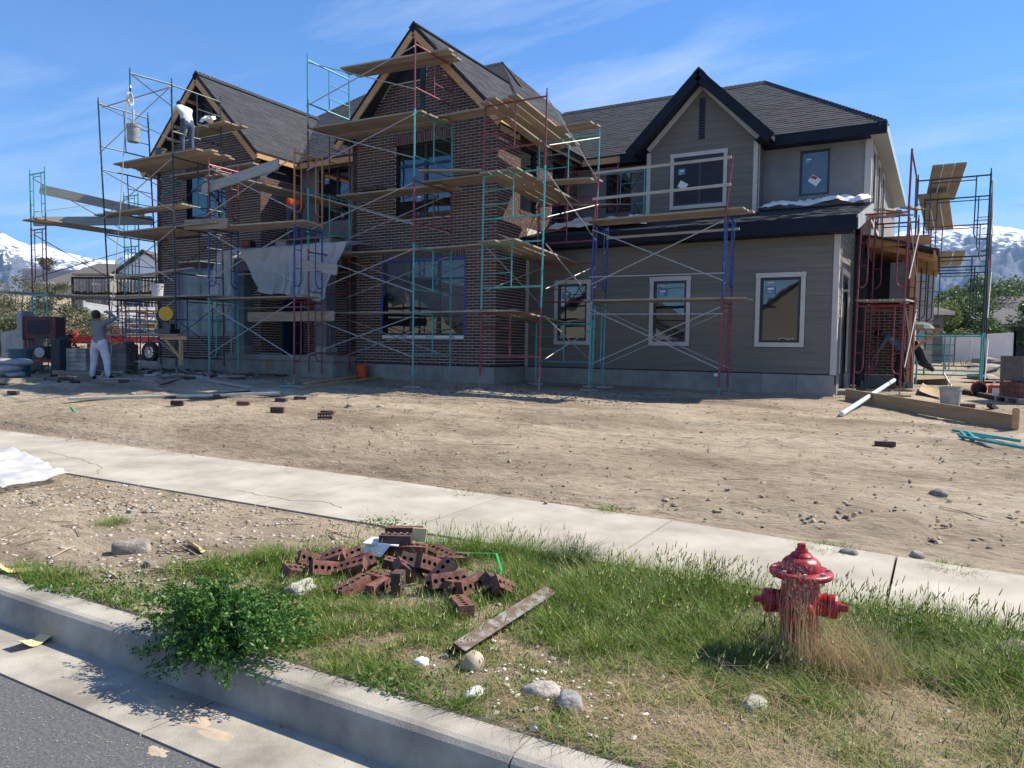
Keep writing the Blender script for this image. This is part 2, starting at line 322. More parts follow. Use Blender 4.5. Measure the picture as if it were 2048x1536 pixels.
# asphalt, gutter, kerb, sidewalk
a=MB(); a.box((-300,-14,-1.0),(300,2.02,-.785)); a.build('road',M_asph,kind='structure')
gt=thing('gutter','','',(0,2.2,-.8),kind='structure')
x=-40.
gx=[-40,-33,-26,-19,-12,-8.1,-3.05,2.2,7.2,14,24,40]
for i in range(len(gx)-1):
    b=MB(); b.prism([(gx[i]+.006,2.03,-.78),(gx[i]+.006,2.50,-.80),(gx[i]+.006,2.50,-.95),(gx[i]+.006,2.03,-.95)],(gx[i+1]-gx[i]-.012,0,0)); b.build('gutter_pan',M_kerb,gt)
kb=thing('kerb','','',(0,2.55,-.7),kind='structure')
kx=[-40,-34,-28,-22,-16,-10.5,-6.9,-1.40,4.3,10,16,28,40]
for i in range(len(kx)-1):
    b=MB(); X0=kx[i]+.005; b.prism([(X0,2.425,-.80),(X0,2.452,-.70),(X0,2.470,-.645),(X0,2.490,-.627),(X0,2.515,-.62),(X0,2.650,-.62),(X0,2.665,-.632),(X0,2.665,-.95),(X0,2.43,-.95)],(kx[i+1]-kx[i]-.01,0,0)); b.build('kerb_segment',M_kerb,kb)
sw=thing('sidewalk','','',(0,5.9,-.6),kind='structure')
sx=[-60,-50,-40,-32,-26,-22.4,-18.8,-15.2]
x=-13.2
while x<14: sx.append(x); x+=1.85
def farY(x): return lerp(x,[-6,-1.5,1,14],[6.86,6.62,6.25,6.1])
for i in range(len(sx)-1):
    b=MB(); x0,x1=sx[i]+.009,sx[i+1]-.009
    b.prism([(x0,5.10,-.60),(x1,5.10,-.60),(x1,farY(x1),-.585),(x0,farY(x0),-.585)],(0,0,-.12)); b.build('concrete_slab',M_conc,sw)
# cracks across the slabs, drawn as thin dark strips
ck=MB()
for pts in ([(100,904),(140,914),(172,922),(206,935),(190,952)],[(470,980),(520,990),(580,1000),(645,1004),(700,1020)]):
    P=[W(px,py,'Z',-.596) for px,py in pts]; Q=[]
    for i in range(len(P)-1):
        for k in range(5): q=P[i].lerp(P[i+1],k/5); q.x+=random.uniform(-.03,.03); q.y+=random.uniform(-.03,.03); Q.append(q)
    for i in range(len(Q)-1): 
        d=(Q[i+1]-Q[i]); s=d.cross(Vector((0,0,1))).normalized()*.004
        z=lambda p:-.5985+(p.y-5.1)*.0087+.0006
        A=Q[i];B=Q[i+1]; ck.add([(A.x-s.x,A.y-s.y,z(A)),(B.x-s.x,B.y-s.y,z(B)),(B.x+s.x,B.y+s.y,z(B)),(A.x+s.x,A.y+s.y,z(A))],[(0,1,2,3)])
ck.build('crack_line',mat('dark_crack',(.14,.12,.10),rough=1),sw)
# sand washed into the gutter
sd=MB(); 
def blob(mb,c,r,n=14,h=.012,el=(1,1)):
    c=Vector(c);P=[]
    for j in range(n):
        t=2*math.pi*j/n; q=r*random.uniform(.7,1.25); P.append((c.x+q*math.cos(t)*el[0],c.y+q*math.sin(t)*el[1],c.z))
    k=len(mb.v); mb.v.append((c.x,c.y,c.z+h)); mb.v.extend(P); mb.f.extend([(k,k+1+j,k+1+(j+1)%n) for j in range(n)]); mb.m.extend([0]*n)
for px,py,r,el in ((335,1410,.10,(2.2,.7)),(380,1440,.08,(1.8,.7)),(430,1470,.07,(1.5,.6)),(310,1330,.05,(1.4,.6)),(1000,1520,.05,(2,.5))):
    blob(sd,W(px,py,'Z',-.787),r,el=el,h=.006)
for px,py in ((315,1503),): blob(sd,W(px,py,'Z',-.7845),.045,n=22,el=(1.3,.7),h=.004)
o=sd.build('sand_drift',mat('pale_sand',(.36,.29,.21),(.44,.36,.27),20,.95)); o['kind']='stuff'
# stones in the asphalt surface: pale chips
n=2600; cx=rng.uniform(-6,-1.2,n); cy=rng.uniform(1.1,2.0,n); s=rng.uniform(.002,.005,n); ang=rng.uniform(0,6.28,n)
V=[];k=[]
for j in range(4): V.append(np.stack([cx+s*np.cos(ang+j*1.57),cy+s*np.sin(ang+j*1.57),np.full(n,-.785+.0028)],-1))
V=np.stack(V,1).reshape(-1,3); npmesh('asphalt_chips',V,np.arange(4*n).reshape(n,4),mat('pale_chips',(.25,.25,.23),(.4,.39,.34),20,.9),'stuff')
# ---------------- the house ----------------
XL,XR,YM=-14.20,-9.56,15.84          # right brick gable
AL,AR,YA=-22.0,-17.29,15.37          # left brick gable
GX,YG=-1.99,17.35                    # grey garage
UX,YU=-1.70,20.45                    # upper stucco block
DL,DR,YD=-7.19,-4.24,19.80           # sided dormer
ZB=.53                               # brick ledge
H=thing('house','two-storey house under construction with two brick gables and a grey sided garage','house',(-11,17,0))
BL,BH,BJ=.232,.0575,.0165
bricks=[]   # (centre, axis, length, height) ; front bricks of standard size can become parts
LSTD=BL
def brickwall(ax,fix,u0,u1,z0,z1,holes,clip=None,out=-1,off=0):
    "ax 'Y': wall facing -Y with u=X ; ax 'X': wall facing +X with u=Y"
    z=z0; row=0
    while z+BH<=z1+.001:
        u=u0-(BL*.5 if row%2 else 0)+off
        a,b=u0,u1
        if clip: a,b=clip(z+BH/2,a,b)
        if b-a>.05:
            while u<b:
                s=max(u,a); e=min(u+BL,b)
                segs=[(s,e)]
                for (h0,h1,g0,g1) in holes:
                    if z+BH>g0+.01 and z<g1-.01:
                        n=[]
                        for p,q in segs:
                            if q<=h0 or p>=h1: n.append((p,q))
                            else:
                                if p<h0: n.append((p,h0))
                                if q>h1: n.append((h1,q))
                        segs=n
                for p,q in segs:
                    if q-p>.03: bricks.append((ax,fix,(p+q)/2,z+BH/2,q-p,BH,out))
                u+=BL+BJ
        z+=BH+BJ; row+=1
def soldiers(ax,fix,u0,u1,z0,h,out=-1,proud=0):
    u=u0
    while u<u1-.03: bricks.append((ax,fix+proud*out,u+BH/2,z0+h/2,BH,h,out)); u+=BH+BJ
def holed(mb,ax,fix,u0,u1,z0,z1,holes,dep=.12,out=-1,mi=0,jm=0):
    us=sorted({u0,u1,*[h[0] for h in holes],*[h[1] for h in holes]}); zs=sorted({z0,z1,*[h[2] for h in holes],*[h[3] for h in holes]})
    P=(lambda u,z,d=0:(u,fix-out*d,z)) if ax=='Y' else (lambda u,z,d=0:(fix-out*d,u,z))
    for i in range(len(us)-1):
        for j in range(len(zs)-1):
            c=((us[i]+us[i+1])/2,(zs[j]+zs[j+1])/2)
            if any(h[0]<c[0]<h[1] and h[2]<c[1]<h[3] for h in holes): continue
            mb.add([P(us[i],zs[j]),P(us[i+1],zs[j]),P(us[i+1],zs[j+1]),P(us[i],zs[j+1])],[(0,1,2,3)],mi)
    for h in holes:
        a,b,c,d=h
        for (p,q) in (((a,c),(b,c)),((b,c),(b,d)),((b,d),(a,d)),((a,d),(a,c))):
            mb.add([P(*p),P(*q),P(*q,dep),P(*p,dep)],[(0,1,2,3)],mi+jm)
def window(ax,fix,h,parent=None,out=-1,frame=.055,depth=.075,mull=(),trans=(),mt=None,proud=0.0,label=None):
    "frame, mullions and panes set inside a hole h=(u0,u1,z0,z1)"
    u0,u1,z0,z1=h; f0=fix-out*(-proud); 
    def B(mb,a,b,c,d,e0,e1):
        if ax=='Y':
            y0,y1=sorted((fix-out*e0,fix-out*e1)); mb.box((a,y0,c),(b,y1,d))
        else:
            y0,y1=sorted((fix-out*e0,fix-out*e1)); mb.box((y0,a,c),(y1,b,d))
    e0,e1=-proud,depth if proud==0 else .03
    mb=MB(); B(mb,u0,u0+frame,z0,z1,e0+.02,e1); B(mb,u1-frame,u1,z0,z1,e0+.02,e1); B(mb,u0+frame,u1-frame,z0,z0+frame,e0+.02,e1); B(mb,u0+frame,u1-frame,z1-frame,z1,e0+.02,e1)
    for mu in mull: B(mb,mu-.045,mu+.045,z0+frame,z1-frame,e0+.015,e1)
    us=[u0+frame]+sum([[mu-.045,mu+.045] for mu in mull],[])+[u1-frame]
    zz=[z0+frame]+sum([[t-.03,t+.03] for t in trans],[])+[z1-frame]
    for k in range(0,len(us),2):
        for t in trans: B(mb,us[k],us[k+1],t-.03,t+.03,e0+.018,e1)
    w=mb.build('window',M_black,H,label=label)
    for k in range(0,len(us),2):
        for q in range(0,len(zz),2):
            p=MB(); B(p,us[k]+.001,us[k+1]-.001,zz[q]+.001,zz[q+1]-.001,e0+.045,e0+.052); p.build('pane',M_glass,w)
    return w
def trimbox(ax,fix,h,wd=.10,out=-1,t=.03):
    u0,u1,z0,z1=h
    for k,(a,b,c,d) in enumerate(((u0-wd,u0-.002,z0-.002,z1+.002),(u1+.002,u1+wd,z0-.002,z1+.002),(u0-wd-.01,u1+wd+.01,z1+.003,z1+wd+.01),(u0-wd,u1+wd,z0-wd-.005,z0-.003))):
        mb=MB(); y0,y1=sorted((fix+out*.002,fix+out*(t+(.006 if k>1 else 0))))
        if ax=='Y': mb.box((a,y0,c),(b,y1,d))
        else: mb.box((y0,a,c),(y1,b,d))
        mb.build('trim_board',M_trim,H)
# ---- openings
w1=(-13.13,-10.47,1.29,3.27)      # main gable ground floor
w2=(-12.70,-10.94,4.42,6.28)      # main gable upper
SX=[(16.95,17.85,4.55,6.22),(18.75,19.55,4.55,6.22)] # side windows of the main gable (u=Y)
v1=(-20.95,-18.35,1.29,3.27)      # left gable ground floor
v2=(-20.55,-18.78,4.42,6.28)
RMX,RMZ=-11.85,9.12; RAX,RAZ=-19.62,9.06
def gclip(rx,rz,ov=.17):
    def f(z,a,b):
        hw=rz-ov-z; return (max(a,rx-hw),min(b,rx+hw))
    return f
vent=(RMX-.07,RMX+.08,6.95,7.9)
brickwall('Y',YM,XL,XR+.011,ZB,8.3,[w1,w2,(w1[0],w1[1],w1[3],w1[3]+.245),(w2[0]-.03,w2[1]+.03,w2[3],w2[3]+.245),(w2[0],w2[1],w2[2]-.10,w2[2]),vent,(XL,RMX+.09,7.9,9.5)],gclip(RMX,RMZ-.10))
soldiers('Y',YM,w1[0],w1[1],w1[3]+.005,.235); soldiers('Y',YM,w2[0]-.03,w2[1]+.03,w2[3]+.005,.235); soldiers('Y',YM,w2[0],w2[1],w2[2]-.095,.088,proud=.012)
brickwall('X',XR,YM+.005,20.4,ZB,6.35,[(YG,20.5,0,4.15)]+SX+[(s[0]-.03,s[1]+.03,s[3],s[3]+.235) for s in SX]+[(s[0],s[1],s[2]-.09,s[2]) for s in SX],out=1,off=-.10)
for s in SX: soldiers('X',XR,s[0]-.03,s[1]+.03,s[3]+.005,.225,1); soldiers('X',XR,s[0],s[1],s[2]-.09,.085,1,proud=.015)
brickwall('Y',YA,AL,AR+.011,ZB,7.25,[v1,v2,(v1[0],v1[1],v1[3],v1[3]+.245),(v2[0]-.03,v2[1]+.03,v2[3],v2[3]+.245),(v2[0],v2[1],v2[2]-.10,v2[2])],gclip(RAX,RAZ-.10))
soldiers('Y',YA,v1[0],v1[1],v1[3]+.005,.235); soldiers('Y',YA,v2[0]-.03,v2[1]+.03,v2[3]+.005,.235); soldiers('Y',YA,v2[0],v2[1],v2[2]-.095,.088,proud=.012)
brickwall('X',AR,YA+.005,17.0,ZB,5.85,[(YA,17,0,.72)],out=1,off=-.10)
brickwall('Y',17.0,AR,-15.35,.72,3.2,[])
# right-hand brick pier beyond the garage door
PX0,PX1,PYY=-2.02,-1.05,21.6
brickwall('Y',PYY,-1.95,-.62,.45,2.25,[])
# ---- masonry as geometry: the 300 nearest single bricks are parts, the rest one mesh
def bdist(b):
    p=Vector((b[2],b[1],b[3])) if b[0]=='Y' else Vector((b[1],b[2],b[3])); return (p-Vector(CAM)).length
bricks.sort(key=bdist)
rest=MB(); shared={}; cnt=0
for b in bricks:
    ax,fix,u,z,l,h,o=b; jit=random.uniform(-.0015,.0025)
    pr=.011+jit
    if ax=='Y': c=(u,fix-o*.02+0,z); hs=(l/2,.03+pr/2,h/2); c=(u,fix+ -.5*pr+ .03,z)
    else: hs=(.03+pr/2,l/2,h/2); c=(fix+.5*pr-.03,u,z)
    std=abs(l-BL)<.001
    if cnt<300 and std and ax=='Y' and fix==YM:
        if 'Y' not in shared:
            mb=MB(); mb.box((-hs[0],-.035,-hs[2]),(hs[0],.035,hs[2])); me=bpy.data.meshes.new('brick'); me.from_pydata(mb.v,[],mb.f); me.materials.append(M_brick); shared['Y']=me
        inst('brick',shared['Y'],H,(u,fix+.024+jit,z)); cnt+=1
    else: rest.box((c[0]-hs[0],c[1]-hs[1],c[2]-hs[2]),(c[0]+hs[0],c[1]+hs[1],c[2]+hs[2]))
rest.build('brickwork',M_brick,H,kind='stuff')
# ---- mortar / backing walls
mo=MB()
holed(mo,'Y',YM,XL,XR,ZB,6.55,[w1,w2],.11,jm=1); holed(mo,'X',XR,YM,20.45,ZB,6.45,SX,.11,1,jm=1)
holed(mo,'Y',YA,AL,AR,ZB,6.55,[v1,v2],.11,jm=1); holed(mo,'X',AR,YA,17.0,ZB,6.0,[],0,1)
mo.add([(AR,17.0,.7),(-15.3,17.0,.7),(-15.3,17.0,3.3),(AR,17.0,3.3)],[(0,1,2,3)])
mo.box((-1.95,PYY,.45),(-.62,PYY+.3,2.27))
mo.box((AL,YA,ZB),(AL+.2,17.4,6.5)); mo.box((XL,YM,ZB),(XL+.15,17.1,6.5))
mo.add([(XL,YM+.001,6.55),(XR,YM+.001,6.55),(XR-.35,YM+.001,6.7),(RMX+.75,YM+.001,8.22),(RMX+.1,YM+.001,8.22),(RMX+.1,YM+.001,7.88),(RMX-1.1,YM+.001,7.88),(XL+.35,YM+.001,6.7)],[(0,1,2,3,4,5,6,7)])
mo.add([(AL,YA+.001,6.55),(AR,YA+.001,6.55),(AR-1.0,YA+.001,7.3),(AL+1.0,YA+.001,7.3)],[(0,1,2,3)])
mo.build('mortar_backing',[M_mortar,M_brick],H)
# dark sheathing in the gable tops and under the eaves
gb=MB(); gb.prism([(XL-.1,YM+.03,6.45),(XR+.1,YM+.03,6.45),(RMX,YM+.03,RMZ-.12)],(0,.12,0)); gb.prism([(AL-.1,YA+.03,6.45),(AR+.1,YA+.03,6.45),(RAX,YA+.03,RAZ-.12)],(0,.12,0))
gb.box((AR-.02,YA+.25,5.86),(AR+.004,17.0,6.45)); gb.build('black_sheathing',M_house,H)
v_=MB(); v_.box((vent[0],YM-.02,vent[2]),(vent[1],YM+.03,vent[3]+.3)); v_.build('gable_vent',M_black,H)
# gable framing seen through the open left gable
for k,x in enumerate((-.52,-.15,.33)):
    f=MB(); f.beam((RAX+x,YA-.02,7.28),(RAX+x,YA-.02,8.2),.045,.03,(1,0,0)); f.build('gable_stud',M_navy,H)
# solid core volumes added inside to keep the light out
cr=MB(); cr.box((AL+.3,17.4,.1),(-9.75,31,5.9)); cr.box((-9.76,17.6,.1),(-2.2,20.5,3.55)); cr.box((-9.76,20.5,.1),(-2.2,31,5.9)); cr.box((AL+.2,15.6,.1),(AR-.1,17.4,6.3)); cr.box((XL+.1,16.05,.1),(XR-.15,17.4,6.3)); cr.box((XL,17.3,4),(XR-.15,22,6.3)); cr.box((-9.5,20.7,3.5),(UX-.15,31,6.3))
cr.build('light_blocking_core',M_dark,H)
# ---- upper stucco block and grey recess wall
su=MB(); uw=(-8.66,-7.88,4.95,6.12); sw2=(-3.335,-2.62,4.98,6.12)
holed(su,'Y',YU,XR,UX,3.9,6.42,[uw,sw2],.06)
RW=[(20.95,21.75,4.35,6.12),(22.55,23.35,4.35,6.12),(24.2,25.0,4.35,6.12)]
holed(su,'X',UX,YU,31,3.4,6.42,RW,.06,1)
rw=(-16.60,-15.30,4.72,6.30); holed(su,'Y',17.0,AR,XL,3.2,6.42,[rw],.06)
su.box((XR-.1,30.9,0),(UX,31,6.4)); su.box((-9.4,YU,.1),(-2.2,YU+.1,3.9))
su.build('stucco_wall',M_stuc,H)
window('Y',YU,uw,trans=(5.5,)); window('Y',YU,sw2)
for r in RW: window('X',UX,r,out=1,trans=(r[3]-.5,))
for r in RW: trimbox('X',UX,r,.09,1)
b=MB(); b.box((UX-.12,YU-.03,3.9),(UX+.03,YU+.14,6.42)); b.build('corner_board',M_trim,H)
window('Y',17.0,rw,mull=(-15.85,))
# windows in brick
window('Y',YM+.05,w1,mull=(-12.22,-11.33),trans=(2.75,)); window('Y',YM+.05,w2,mull=(-11.78,),trans=(5.72,))
window('Y',YA+.05,v1,mull=(-20.08,-19.2),trans=(2.0,2.85)); window('Y',YA+.05,v2,mull=(-19.66,),trans=(5.72,))
for s in SX: window('X',XR-.05,s,out=1,trans=(5.7,),mull=())
# ---- siding, board by board
EX=.153
def siding(ax,fix,u0,u1,z0,z1,holes,clip=None,out=-1,name='siding_board'):
    z=z0
    while z<z1-.02:
        zt=min(z+EX,z1); cuts=sorted({z,zt,*[g for h in holes for g in h[2:] if z+.004<g<zt-.004]})
        for za,zb in zip(cuts,cuts[1:]):
            a,b=u0,u1; zm=(za+zb)/2
            if clip: a,b=clip((z+zt)/2,a,b)
            segs=[(a,b)]
            for (h0,h1,g0,g1_) in holes:
                if g0<zm<g1_:
                    n=[]
                    for p,q in segs:
                        if q<=h0 or p>=h1: n.append((p,q))
                        else:
                            if p<h0: n.append((p,h0))
                            if q>h1: n.append((h1,q))
                    segs=n
            new=[]
            for p,q in segs:
                while q-p>3.9: c=p+random.uniform(1.6,3.4); new.append((p,c-.0015)); p=c
                new.append((p,q))
            th=lambda zz:.019-.010*(zz-z)/EX
            tp=zb+(.015 if zb==zt else 0)
            for p,q in new:
                if q-p<.03: continue
                mb=MB(); P=(lambda u,zz,d:(u,fix+out*d,zz)) if ax=='Y' else (lambda u,zz,d:(fix+out*d,u,zz))
                mb.add([P(p,za,.001),P(q,za,.001),P(q,za,th(za)),P(p,za,th(za)),P(p,tp,.001),P(q,tp,.001),P(q,tp,th(zb)),P(p,tp,th(zb))],[(0,1,2,3),(4,7,6,5),(3,2,6,7),(0,3,7,4),(1,5,6,2)])
                mb.build(name,M_side,H)
        z+=EX
g1=(-8.60,-7.79,1.20,2.63); g2=(-6.05,-5.25,1.20,2.63); g3=(-3.575,-2.72,1.20,2.63)
GH=[(g[0]-.10,g[1]+.10,g[2]-.11,g[3]+.11) for g in (g1,g2,g3)]
siding('Y',YG,XR+.10,GX-.09,ZB,3.60,GH)
for g in (g1,g2,g3): window('Y',YG,g,proud=.03); trimbox('Y',YG-.018,g,.095)
b=MB(); b.box((GX-.09,YG-.03,ZB-.02),(GX+.025,YG+.08,3.6)); b.build('corner_board',M_trim,H)
b=MB(); b.box((XR+.005,YG-.028,ZB-.02),(XR+.095,YG+.05,3.6)); b.build('corner_board',M_trim,H)
gw=MB(); holed(gw,'Y',YG+.002,XR,GX,.1,3.8,[g1,g2,g3],.05); gw.box((GX-.12,YG+.02,.1),(GX-.001,18.05,3.9)); gw.prism([(GX-.12,18.05,2.6),(GX-.12,20.5,2.6),(GX-.12,20.5,4.5),(GX-.12,18.05,3.92)],(.119,0,0)); gw.box((GX-.12,19.3,.1),(GX-.03,20.5,2.6)); gw.build('garage_sheathing',M_house,H)
# garage return wall with a door opening
def sclip(z,a,b):
    # roof line rises with Y
    yy=16.95+(z-3.72)/.245; return (max(a,yy),b) if z>3.6 else (a,b)
siding('X',GX,YG+.09,20.4,ZB,4.25,[(18.05,19.35,0,2.72)],sclip,1)
b=MB(); b.box((GX,17.95,ZB),(GX+.03,18.05,2.75)); b.box((GX,19.33,ZB),(GX+.03,19.43,2.75)); b.box((GX,17.95,2.75),(GX+.034,19.43,2.87)); b.build('door_trim',M_trim,H)
d=MB(); d.box((GX-.10,18.05,.2),(GX-.06,19.33,2.72)); d.build('garage_door',mat('dark_blue_door',(.028,.036,.045),rough=.5),H)
b=MB(); b.beam((GX,18.0,2.35),(GX+.16,18.0,2.36),.03,.05); b.build('door_bracket',M_galv,H)
# shed roof soffit piece + foundation
fd=MB()
for (a,b_,y0,y1,z0) in ((XR,GX-.005,YG-.02,YG+.3,.50),(XL-.02,XR-.0,YM-.02,17.3,.51),(AL,AR-.0,YA-.02,17.3,.51)):
    n=max(1,int((b_-a)/.75)); 
    for k in range(n):
        q=MB(); q.box((a+(b_-a)*k/n+.003,y0+random.uniform(0,.004),-.4),(a+(b_-a)*(k+1)/n-.003,y1,z0)); q.build('foundation_panel',M_found,H)
q=MB(); q.box((GX-.3,YG+.3,-.3),(GX+.01,18.05,.51)); q.box((GX-.3,19.35,-.3),(GX+.01,20.6,.51)); q.box((GX-.35,18.0,-.2),(GX+.25,19.4,.16)); q.box((-1.95,PYY+.02,-.3),(-.62,PYY+.5,.44)); q.box((XR-.3,YM+.28,-.3),(XR-.01,YG,.51)); q.build('foundation_wall',M_found,H)
q=MB(); q.box((-4.55,YG-.05,.41),(-4.47,YG-.02,.47)); q.build('wall_outlet',M_white,H)
q=MB(); q.box((-1.99,YU+.0,.2),(-1.75,PYY,4.1)); q.box((-1.95,PYY+.3,2.27),(-1.0,26,3.4)); q.build('grey_house_wrap',M_house,H)
# open porch roof over the side door: rafters
fr=MB(); fr.box((-1.97,20.6,3.62),(-.35,20.66,3.85)); fr.build('porch_header',M_wood,H)
for k in range(9):
    r_=MB(); y=20.85+k*.5; r_.beam((-1.7,y,3.72),(-.2,y,3.3),.045,.14); r_.build('rafter',M_wood,H)
q=MB(); q.beam((-.25,20.55,3.42),(-.25,26,3.42),.05,.2); q.build('porch_fascia',M_wood,H)
q=MB(); q.prism([(-1.97,20.5,3.95),(-.15,20.5,3.44),(-.15,26,3.44),(-1.97,26,3.95)],(0,0,.05)); q.build('porch_roof',M_shin,H)
q=MB(); q.box((-.75,20.7,.3),(-.6,20.85,3.4)); q.box((-.75,20.7,2.2),(-.6,21.6,2.35)); q.build('porch_post',M_wood,H)
q=MB(); q.box((-1.2,20.9,2.3),(-.66,21.4,3.25)); q.build('grey_house_wrap',M_stuc,H)
# ---- dormer
dz=lambda z,a,b:(max(a,-5.70-(7.93-z)),min(b,-5.70+(7.93-z)))
dw=(-6.42,-5.10,4.86,6.13)
siding('Y',YD,DL+.11,DR-.11,4.35,7.98,[(dw[0]-.1,dw[1]+.1,dw[2]-.11,dw[3]+.11),(-5.78,-5.62,6.55,7.62)],dz)
siding('X',DR,YD+.02,YU,4.4,6.3,[],None,1)
q=MB(); q.prism([(DL,YD+.001,4.1),(DR,YD+.001,4.1),(DR,YD+.001,6.5),(-5.7,YD+.001,8.05),(DL,YD+.001,6.5)],(0,2.2,0)); q.build('dormer_sheathing',M_house,H)
window('Y',YD,dw,mull=(-5.72,),proud=.03); trimbox('Y',YD-.018,dw,.095)
q=MB(); q.box((-5.78,YD-.035,6.55),(-5.62,YD,7.62)); vb=q.build('louvre_vent',M_black,H)
for k in range(14):
    q=MB(); z=6.6+k*.072; q.beam((-5.76,YD-.04,z),(-5.64,YD-.04,z),.02,.03,(0,-.5,1)); q.build('louvre',M_navy,vb)
for x0,x1 in ((DL,DL+.11),(DR-.11,DR)):
    q=MB(); q.box((x0,YD-.03,4.2),(x1,YD+.02,6.35)); q.build('corner_board',M_trim,H)
q=MB(); q.box((DR-.02,YD+.02,4.2),(DR+.028,YD+.10,6.3)); q.build('corner_board',M_trim,H)
for s in (-1,1):
    q=MB(); q.beam((-5.7+s*.03,YD-.012,7.90),(-5.7+s*1.46,YD-.012,6.42),.035,.13,(0,-1,0) if 0 else (0,0,1)); q.build('rake_trim',M_trim,H)
# ---- roofs
shing=[]
def clipu(poly,v):
    xs=[]
    for i in range(len(poly)):
        (u0,v0),(u1,v1)=poly[i],poly[(i+1)%len(poly)]
        if (v0-v)*(v1-v)<0: xs.append(u0+(u1-u0)*(v-v0)/(v1-v0))
    return (min(xs),max(xs)) if len(xs)>=2 else None
def roof(P,poly3,up,thick=.10,name='roof_deck',expo=.145,tabs=True):
    "P eave point, poly3 the 3D corners in order, up = direction up the slope"
    P=Vector(P); V=Vector(up).normalized(); pts=[Vector(p) for p in poly3]
    n=(pts[1]-pts[0]).cross(pts[2]-pts[0]).normalized()
    if n.z<0: n=-n
    U=V.cross(n).normalized()
    q=MB(); q.prism([p-n*.012 for p in pts],-n*thick); q.build(name,M_shin,H)
    if not tabs: return
    poly=[((p-P).dot(U),(p-P).dot(V)) for p in pts]; v=min(p[1] for p in poly)-.0; vm=max(p[1] for p in poly)
    while v<vm-.02:
        c=clipu(poly,min(v+expo*.5,vm-.005))
        if c:
            u=c[0]-random.uniform(0,.3)
            while u<c[1]:
                l=random.uniform(.14,.40); a=max(u,c[0]);b=min(u+l,c[1]); h=random.choice((.007,.010,.013))
                if b-a>.03:
                    Q=[P+U*uu+V*vv for uu,vv in ((a+.002,v),(b-.002,v),(b-.002,min(v+expo,vm)),(a+.002,min(v+expo,vm)))]
                    shing.append((Q,n,h))
                u+=l
        v+=expo
def ridge(A,B,n1=(0,0,1)):
    A=Vector(A);B=Vector(B);d=(B-A);L_=d.length;d.normalize(); s=d.cross(Vector((0,0,1))).normalized(); up=s.cross(d)
    k=0
    mb=MB()
    while k<L_:
        c=A+d*k; e=A+d*min(k+.17,L_); h0,h1=.045,.022
        mb.add([c-s*.15-up*.10,c+up*h0,c+s*.15-up*.10,e-s*.15-up*.12,e+up*h1,e+s*.15-up*.12],[(0,1,4,3),(1,2,5,4),(0,2,1)]); k+=.14
    mb.build('ridge_cap',M_shin,H,kind='stuff')
ez=6.47
YMf,YAf=15.42,14.98
mx_=RMZ-(-9.26-RMX)-0; # eave height of the main gable
ME=RMZ-2.59; AE=RAZ-2.59
sp=1/math.sqrt(2)
roof((RMX+2.59,YMf,ME),[(RMX+2.59,YMf,ME),(RMX+2.59,20.15,ME),(-11.75+.0,22.9,RMZ-.1),(RMX,22.9,RMZ),(RMX,YMf,RMZ)],(-1,0,1),name='main_gable_roof')
roof((RMX-2.59,YMf,ME),[(RMX-2.59,YMf,ME),(RMX,YMf,RMZ),(RMX,20.2,RMZ),(RMX-2.59,16.7,ME)],(1,0,1),name='main_gable_roof')
roof((RAX+2.59,YAf,AE),[(RAX+2.59,YAf,AE),(RAX+2.59,16.62,AE),(RAX,20.1,RAZ),(RAX,YAf,RAZ)],(-1,0,1),name='left_gable_roof')
roof((RAX-2.59,YAf,AE),[(RAX-2.59,YAf,AE),(RAX,YAf,RAZ),(RAX,20.1,RAZ),(RAX-2.59,18,AE)],(1,0,1),name='left_gable_roof')
PK=(-13.25,22.15,10.60); LK=(-18.45,22.15,10.60)
roof((-17.5,16.6,6.46),[(-22.7,16.6,6.46),(-9.2,16.6,6.46),PK,LK],(0,1,.746),name='rear_roof')
roof((-9.1,17,6.46),[(-9.12,16.6,6.46),(-9.12,28,6.46),PK],(-1,0,1),name='rear_roof_side')
roof((-22.6,27.7,6.46),[(-22.7,16.6,6.46),LK,(-22.7,27.7,6.46)],(1,0,.97),name='rear_roof_side',tabs=False)
roof((-9,27.7,6.46),[(-9.12,27.7,6.46),(-22.7,27.7,6.46),LK,PK],(0,-1,.746),name='rear_roof_back',tabs=False)
HA=(-4.92,23.53,9.06)
YE=19.98; ZE=6.47
roof((-9.2,YE,ZE),[(-9.9,YE,ZE),(-1.36,YE,ZE),HA,(-12.3,23.53,9.06)],(0,1,.73),name='wing_roof')
roof((-1.36,YE,ZE),[(-1.36,YE,ZE),(-1.36,30.5,ZE),(-4.92,26.9,9.06),HA],(-1,0,.73),name='wing_roof_side')
roof((-1.36,30.5,ZE),[(-1.36,30.5,ZE),(-12,30.5,ZE),(-12,26.9,9.06),(-4.92,26.9,9.06)],(0,-1,.73),name='wing_roof_back',tabs=False)
# dormer roof
DPZ=8.22; DX=-5.70; dh=1.82; yf=19.33
for s in (-1,1):
    roof((DX+s*dh,yf,DPZ-dh*.985),[(DX+s*dh,yf,DPZ-dh*.985),(DX,yf,DPZ),(DX,22.35,DPZ),(DX+s*dh,20.1,DPZ-dh*.985)],(-s,0,.985),name='dormer_roof')
# garage shed roof
roof((-8.9,16.93,3.83),[(-9.52,16.93,3.83),(-1.62,16.93,3.83),(-1.62,YU-.0,4.69),(-9.52,YU-.0,4.69)],(0,1,.245),name='garage_roof')
